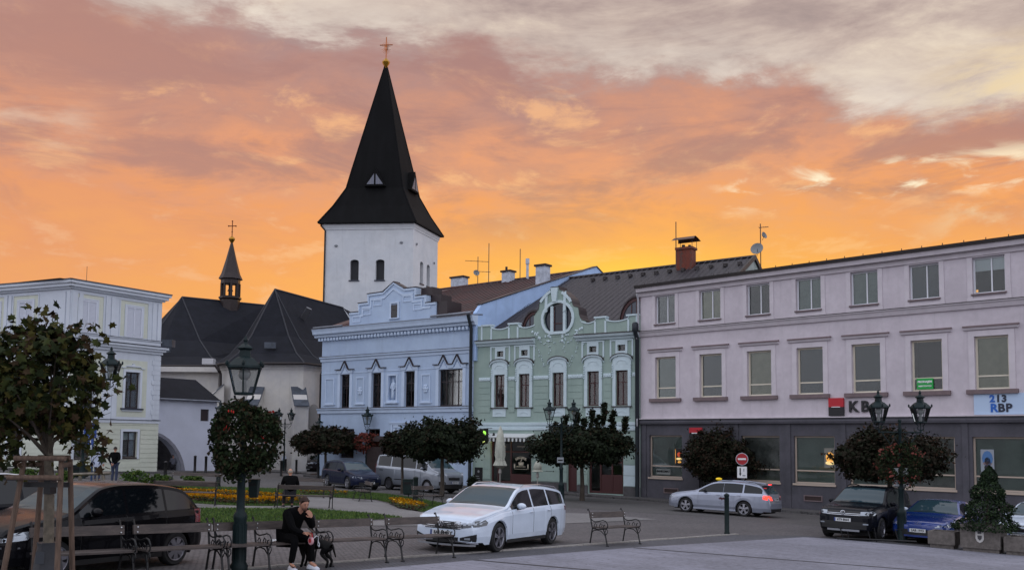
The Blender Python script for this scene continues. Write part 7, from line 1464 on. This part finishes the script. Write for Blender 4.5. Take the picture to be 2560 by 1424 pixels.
def person(label, x, y, yaw, J, top, bot, shoe, hair, hairstyle='short', face=Matrix.Identity(4), z=None, long_coat=False, sc=1., fat=1., extra=None, name='person', grp=None, hoodie=False):
    r = thing(name, label, 'person', x, y, z, yaw, grp); J = {k: Vector(v)*sc for k, v in J.items()}; f = fat*sc
    body = limbs(J, [[('pelvis', .09*f), ('waist', .07*f), ('chest', .075*f), ('neck', .05*sc), ('skull', .05*sc)]]+[[('chest', .075*f), ('sh'+s, .04*f), ('el'+s, .032*f), ('wr'+s, .026*sc)] for s in 'lr']+[[('pelvis', .09*f), ('hip'+s, .06*f), ('kn'+s, .04*f), ('an'+s, .04*sc), ('toe'+s, .036*sc)] for s in 'lr'])
    body.join(head_mb(J['head'], face, 0, 0, sc))
    for s, sd in (('l', 1), ('r', -1)): d = J['ha'+s]-J['wr'+s]; body.join(hand_mb(J['wr'+s], d, Vector((0, -.3, 1)) if abs(d.normalized().z) < .8 else Vector((0, -1, 0)), sd, sc, .7))
    B = part('body', body, SKIN, r, True, ang=60)
    k = 1.14
    tp = limbs(J, [[('pelvis', .135*f*k), ('waist', .13*f*k), ('chest', .145*f*k), ('coll', .07*f)]]+[[('chest', .145*f*k), ('sh'+s, .078*f), ('el'+s, .06*f), ('wr'+s, .042*f)] for s in 'lr']); part('jacket' if not long_coat else 'coat', tp, top, r, True)
    q = limbs(J, [[('pelvis', .14*f*1.02), ('hip'+s, .098*f), ('kn'+s, .07*f), ('an'+s, .052*f)] for s in 'lr']); part('trousers', q, bot, r, True)
    for s in 'lr':
        a, b = J['an'+s], J['toe'+s]; d = (b-a); d.z = 0; d.normalize() if d.length > .01 else None; m = MB(); h = a.z; base = Vector((a.x, a.y, min(b.z, a.z)-.045*sc)); pr = []
        sx = Vector((-d.y, d.x, 0))
        for t_, w_, hh in ((-.07, .03, .06), (-.03, .04, .1), (.04, .042, .1), (.1, .046, .07), (.17, .044, .055), (.205, .025, .035)):
            c = base+d*t_*sc; pr.append([tuple(c+sx*w_*sc), tuple(c+sx*w_*.9*sc+Vector((0, 0, hh*.6*sc))), tuple(c+Vector((0, 0, hh*sc))), tuple(c-sx*w_*.9*sc+Vector((0, 0, hh*.6*sc))), tuple(c-sx*w_*sc)])
        m.loft(pr); part('shoe', m, shoe, r, True, ang=50)
    hm = MB(); H = J['head']
    if hairstyle != 'bald':
        n = 14; rings = []
        for j in range(8):
            f_ = .06+j*(.46 if hairstyle == 'short' else .56)/7*1.; fz = cos(f_*pi); rr = sin(f_*pi)
            rings.append([(sin(2*pi*k_/n)*rr*.086, -cos(2*pi*k_/n)*rr*.104+(.012 if j > 4 and cos(2*pi*k_/n) > .3 else 0)*1+.006, fz*.128+(.0 if cos(2*pi*k_/n) < .45 or j < 4 else .022*(j-3))+.004) for k_ in range(n)])
        hm.loft(rings, True, True)
        if hairstyle == 'long': hm.loft([[(.085*cos(a)*k_, .03+.075*sin(a)*k_, z_) for a in [2*pi*i/12 for i in range(12)]] for z_, k_ in ((.06, .9), (-.02, 1.05), (-.1, 1.0), (-.16, .75), (-.2, .4))])
        hm.xf(Matrix.Translation(H) @ face @ Matrix.Diagonal((sc, sc, sc, 1))); part('hair', hm, hair, r, True)
    else:
        hm.loft([[(sin(2*pi*k_/14)*rr*.083, abs(cos(2*pi*k_/14))*rr*.1 if cos(2*pi*k_/14) < 0 else -cos(2*pi*k_/14)*rr*.02, z_) for k_ in range(14)] for z_, rr in ((-.05, .7), (-.01, 1.0), (.03, 1.02), (.05, .95))]); hm.xf(Matrix.Translation(H) @ face @ Matrix.Diagonal((sc, sc, sc, 1))); part('hair', hm, hair, r, True)
    if extra: extra(r, J)
    return r
def standing(back=False, hands='down', lean=0.):
    J = dict(pelvis=(0, 0, .95), waist=(0, 0, 1.12), chest=(0, 0, 1.34), coll=(0, .01, 1.5), neck=(0, .01, 1.5), skull=(0, 0, 1.58), head=(0, -.01, 1.64), shl=(.19, 0, 1.42), shr=(-.19, 0, 1.42), ell=(.26, .03, 1.14), elr=(-.26, .03, 1.14), wrl=(.27, -.04, .9), wrr=(-.27, -.04, .9), hal=(.27, -.06, .82), har=(-.27, -.06, .82),
             hipl=(.09, 0, .9), hipr=(-.09, 0, .9), knl=(.1, -.02, .5), knr=(-.1, -.02, .5), anl=(.1, .02, .09), anr=(-.1, .02, .09), toel=(.12, -.12, .05), toer=(-.12, -.12, .05))
    if hands == 'back': J.update(ell=(.27, .1, 1.15), elr=(-.27, .1, 1.15), wrl=(.07, .2, .95), wrr=(-.05, .22, .93), hal=(.0, .22, .9), har=(.03, .24, .88))
    if hands == 'front': J.update(ell=(.25, -.02, 1.14), elr=(-.25, -.02, 1.14), wrl=(.12, -.22, 1.1), wrr=(-.12, -.22, 1.1), hal=(.06, -.27, 1.14), har=(-.06, -.27, 1.14))
    if hands == 'walk': J.update(wrl=(.26, -.18, .93), wrr=(-.26, .12, .9), hal=(.26, -.25, .88), har=(-.26, .14, .82), knl=(.09, .06, .5), anl=(.09, .28, .14), toel=(.09, .16, .06), knr=(-.09, -.12, .5), anr=(-.09, -.16, .09), toer=(-.09, -.3, .05), ell=(.25, 0, 1.14), elr=(-.25, .06, 1.14))
    return J
def strap(r, J): part('shoulder_strap', MB().tube([(-.14, .1, 1.5), (-.02, .18, 1.3), (.16, .18, 1.08), (.26, .1, .92)], .014, 4), BLK, r); part('handbag', MB().ball((.28, .08, .85), (.07, .05, .11), 8, 5), BLK, r, True); part('hood', MB().ball((0, .1, 1.47), (.13, .09, .1), 10, 6), WCLO, r, True); part('coat_skirt', MB().loft([[(.2*k*cos(a), .15*k*sin(a), z) for a in [2*pi*i/16 for i in range(16)]] for z, k in ((.72, 1.0), (.76, 1.06), (.95, 1.0), (1.1, .9))]), WCLO, r, True)
person('woman seen from behind in a white hooded jacket with a bag across her back', -21.2, 47.4, pi+.1, standing(), WCLO, DENIM, SHOED, HAIRD, 'long', extra=strap, sc=.97)
person('man seen from behind in a black jacket with hands clasped behind his back', -19.77, 46.12, pi-.05, standing(hands='back'), BLK, DENIM, SHOED, HAIRD, 'short', fat=1.08, sc=1.02)
person('person in a grey coat standing in the dark passage arch, nearer one of the pair', -24.2, 66.2, pi, standing(hands='front'), GCLO, mat('cloth_dark', (34, 34, 40), .9), SHOED, HAIRD, 'short', z=-.85, sc=.98)
person('person in a light coat partly hidden behind the grey coat in the arch', -23.85, 66.8, pi-.4, standing(), mat('cloth_pale', (150, 146, 146), .9), mat('cloth_dark', 0), SHOED, HAIRD, 'long', z=-.85, sc=.93)
person('small figure in beige at the left foot of the passage arch', -24.9, 64.3, 0, standing(), mat('cloth_beige', (128, 122, 112), .9), mat('cloth_dark', 0), SHOED, HAIRG, 'short', z=-.75, sc=.68)
person('person walking past the bollards in a white top with a dark bag', -19.2, 78.2, pi-.6, standing(hands='walk'), WCLO, DENIM, SHOED, HAIRD, 'long', sc=.93, z=-.85)
# bald man on the bench, back to us
Rz = lambda a: Matrix.Rotation(a, 4, 'Z'); Rx = lambda a: Matrix.Rotation(a, 4, 'X'); Ry = lambda a: Matrix.Rotation(a, 4, 'Y')
def sitting(hands='lap'):
    return dict(pelvis=(0, 0, .55), waist=(0, .03, .72), chest=(0, .03, .93), coll=(0, .0, 1.1), neck=(0, .0, 1.09), skull=(0, -.02, 1.16), head=(0, -.04, 1.22), shl=(.2, .02, 1.01), shr=(-.2, .02, 1.01), ell=(.27, -.02, .75), elr=(-.27, -.02, .75), wrl=(.16, -.25, .66), wrr=(-.16, -.25, .66), hal=(.1, -.32, .64), har=(-.1, -.32, .64),
                hipl=(.1, -.02, .54), hipr=(-.1, -.02, .54), knl=(.14, -.44, .52), knr=(-.14, -.44, .52), anl=(.15, -.5, .1), anr=(-.12, -.36, .1), toel=(.17, -.62, .05), toer=(-.13, -.48, .05))
person('bald man in a black jacket sitting with his back to us on the middle bench', -7.88, 33.05, pi+.35, sitting(), BLK, mat('cloth_dark', 0), SHOED, HAIRG, 'bald', fat=1.18, sc=1.04, face=Rx(.12))
# young man on the foreground bench, leaning on his knees; local -y is the way the bench faces
bx, by = onrow(-.78); sx, sy = bx+KD[0]*1.36, by+KD[1]*1.36; gx, gy = sx-KN[0]*.26, sy-KN[1]*.26
J = dict(pelvis=(0, .02, .55), waist=(0, -.03, .72), chest=(.0, -.2, .91), coll=(.0, -.3, 1.03), neck=(.0, -.32, 1.04), skull=(.0, -.37, 1.1), head=(.0, -.415, 1.155), shl=(.19, -.19, .99), shr=(-.19, -.2, .99), ell=(.2, -.40, .73), elr=(-.22, -.42, .72), wrl=(.1, -.5, .92), wrr=(-.1, -.58, .66), hal=(.055, -.51, .985), har=(-.04, -.66, .66),
         hipl=(.1, -.02, .54), hipr=(-.1, -.02, .54), knl=(.15, -.44, .55), knr=(-.17, -.43, .55), anl=(.14, -.46, .12), anr=(-.2, -.36, .12), toel=(.16, -.6, .06), toer=(-.22, -.5, .06))
def man_extra(r, J):
    h = J['har']; ph = part('phone', MB().box(-.035, .035, -.075, .075, -.005, .005), CBLACK, r, loc=tuple(h+Vector((.02, -.02, .05))), rot=(.5, .2, .3))
    R_ = mat('leash_red', (176, 50, 56), .5); q = part('leash_reel', MB().loft([[(y_, a_*cos(2*pi*i/18), a_*sin(2*pi*i/18)*1.15) for i in range(18)] for a_, y_ in ((.03, -.022), (.06, -.02), (.068, 0), (.06, .02), (.03, .022))]), mat('leash_case', (196, 150, 156), .5), r, True, loc=tuple(h+Vector((.03, -.0, -.13)))); part('leash_disc', MB().loft([[(y_, .036*cos(2*pi*i/14), .04*sin(2*pi*i/14)) for i in range(14)] for y_ in (-.027, .027)]), R_, q, True)
    part('leash_handle', MB().tube([(0, -.03, .05), (0, -.035, .11), (0, 0, .135), (0, .035, .11), (0, .03, .05)], .012, 6), R_, q, True)
    b = part('beard', MB().ball((0, -.052, -.072), (.052, .044, .04), 10, 6), mat('stubble', (96, 66, 54), .9), r, True); b.matrix_local = Matrix.Translation(J['head']) @ FM
    e = MB(); [e.ball((s*.03, -.091, .018), (.011, .006, .006), 6, 4) for s in (-1, 1)]; e.ball((0, -.094, -.052), (.02, .006, .005), 6, 4); [e.tube([(s*.016, -.095, .034), (s*.044, -.086, .036)], .004, 4) for s in (-1, 1)]; e = part('face_detail', e, HAIRD, r, True); e.matrix_local = Matrix.Translation(J['head']) @ FM; e['kind'] = 'stuff'
    part('hood', MB().ball(J['coll']+Vector((0, .08, -.01)), (.14, .09, .08), 10, 6), BLK, r, True)
    for s in 'lr':
        a = J['an'+s]; t_ = J['toe'+s]; m = MB().tube([a+Vector((.0, -.02, .02)), a+(t_-a)*.5+Vector((0, 0, .05))], .008, 4); part('laces', m, mat('lace_grey', (150, 154, 166), .7), r)
    part('swoosh', MB().prism([(-.08, .0), (-.02, -.018), (.06, .03), (-.02, .002), (-.06, .012)], -.001, .001), CBLACK, r, loc=tuple(J['anr']+Vector((-.056, -.12, -.03))), rot=(0, 0, pi/2+.2))
FM = Rz(-.1) @ Rx(.42)
HAIRB = mat('hair_brown', (52, 34, 28), .85)
man = person('young man in black leaning forward on the foreground bench, hand at his mouth', gx, gy, KAg, J, BLK, BLK, SHOEW, HAIRB, 'short', face=FM, z=gz(gx, gy)-.0, extra=man_extra, sc=1.02, fat=1.12)
# black dog standing beside his legs, turned away from us
def dog(x, y, yaw):
    r = thing('dog', 'black dog beside the shoes of the young man', 'dog', x, y, yaw=yaw); D = mat('dog_coat', (9, 9, 10), .7, 0, .2, 8, spec=1.25)
    V_ = dict(rump=(0, .2, .47), belly=(0, .0, .44), chest=(0, -.22, .44), neck=(0, -.34, .56), head=(0, -.42, .64), muz=(0, -.53, .6), tail=(0, .32, .46), tail2=(.01, .38, .3), tail3=(0, .4, .22))
    for s, q in (('l', 1), ('r', -1)): V_.update({'th'+s: (q*.075, .22, .38), 'kn'+s: (q*.08, .15, .28), 'hk'+s: (q*.08, .29, .16), 'pw'+s: (q*.08, .25, .03), 'sh'+s: (q*.075, -.24, .34), 'fe'+s: (q*.075, -.2, .22), 'wr'+s: (q*.075, -.23, .1), 'fp'+s: (q*.075, -.26, .025)})
    J_ = {k: Vector(v) for k, v in V_.items()}
    b = limbs(J_, [[('belly', .1), ('rump', .1), ('tail', .028), ('tail2', .018), ('tail3', .012)], [('belly', .1), ('chest', .13), ('neck', .075), ('head', .075), ('muz', .035)]]+[[('rump', .1), ('th'+s, .07), ('kn'+s, .045), ('hk'+s, .024), ('pw'+s, .028)] for s in 'lr']+[[('chest', .13), ('sh'+s, .055), ('fe'+s, .034), ('wr'+s, .024), ('fp'+s, .03)] for s in 'lr'])
    for s in (-1, 1): b.loft([[(s*.05-.02, -.4, .7), (s*.05+.02, -.4, .7), (s*.05, -.375, .7)], [(s*.075-.005, -.41, .63), (s*.075+.005, -.41, .63), (s*.075, -.4, .63)]])
    part('body', b, D, r, True, ang=70); part('collar', MB().lathe([(.086, -.012), (.088, .012)], n=14, caps=False).xf(Matrix.Translation((0, -.33, .55)) @ Rx(.9)), mat('collar_white', (200, 204, 210), .5), r)
dx, dy = gx+.34*KD[0]-KN[0]*.34, gy+.34*KD[1]-KN[1]*.34
dog(dx, dy, -1.85)
ls = thing('leash', 'white leash curving from the reel to the dog', 'leash', gx, gy, yaw=KAg); part('cord', MB().tube([(.0, -.62, .52), (.12, -.66, .62), (.2, -.6, .58), (.22, -.56, .44), (.26, -.54, .4), (.3, -.5, .44), (.3, -.45, .5)], .008, 5), mat('collar_white', 0), ls, True)
pb = thing('paper_scrap', 'small white crumpled paper on the seat left of the young man', 'paper', bx+KD[0]*1.05-KN[0]*.2, by+KD[1]*1.05-KN[1]*.2, gz(bx, by)+.44, KAg); part('sheet', MB().loft([[(-.06, -.03, 0), (.05, -.04, .02)], [(-.05, .0, .05), (.06, .0, .04)], [(-.05, .03, .01), (.05, .04, .0)]], closed=False, caps=False), WHITE, pb)
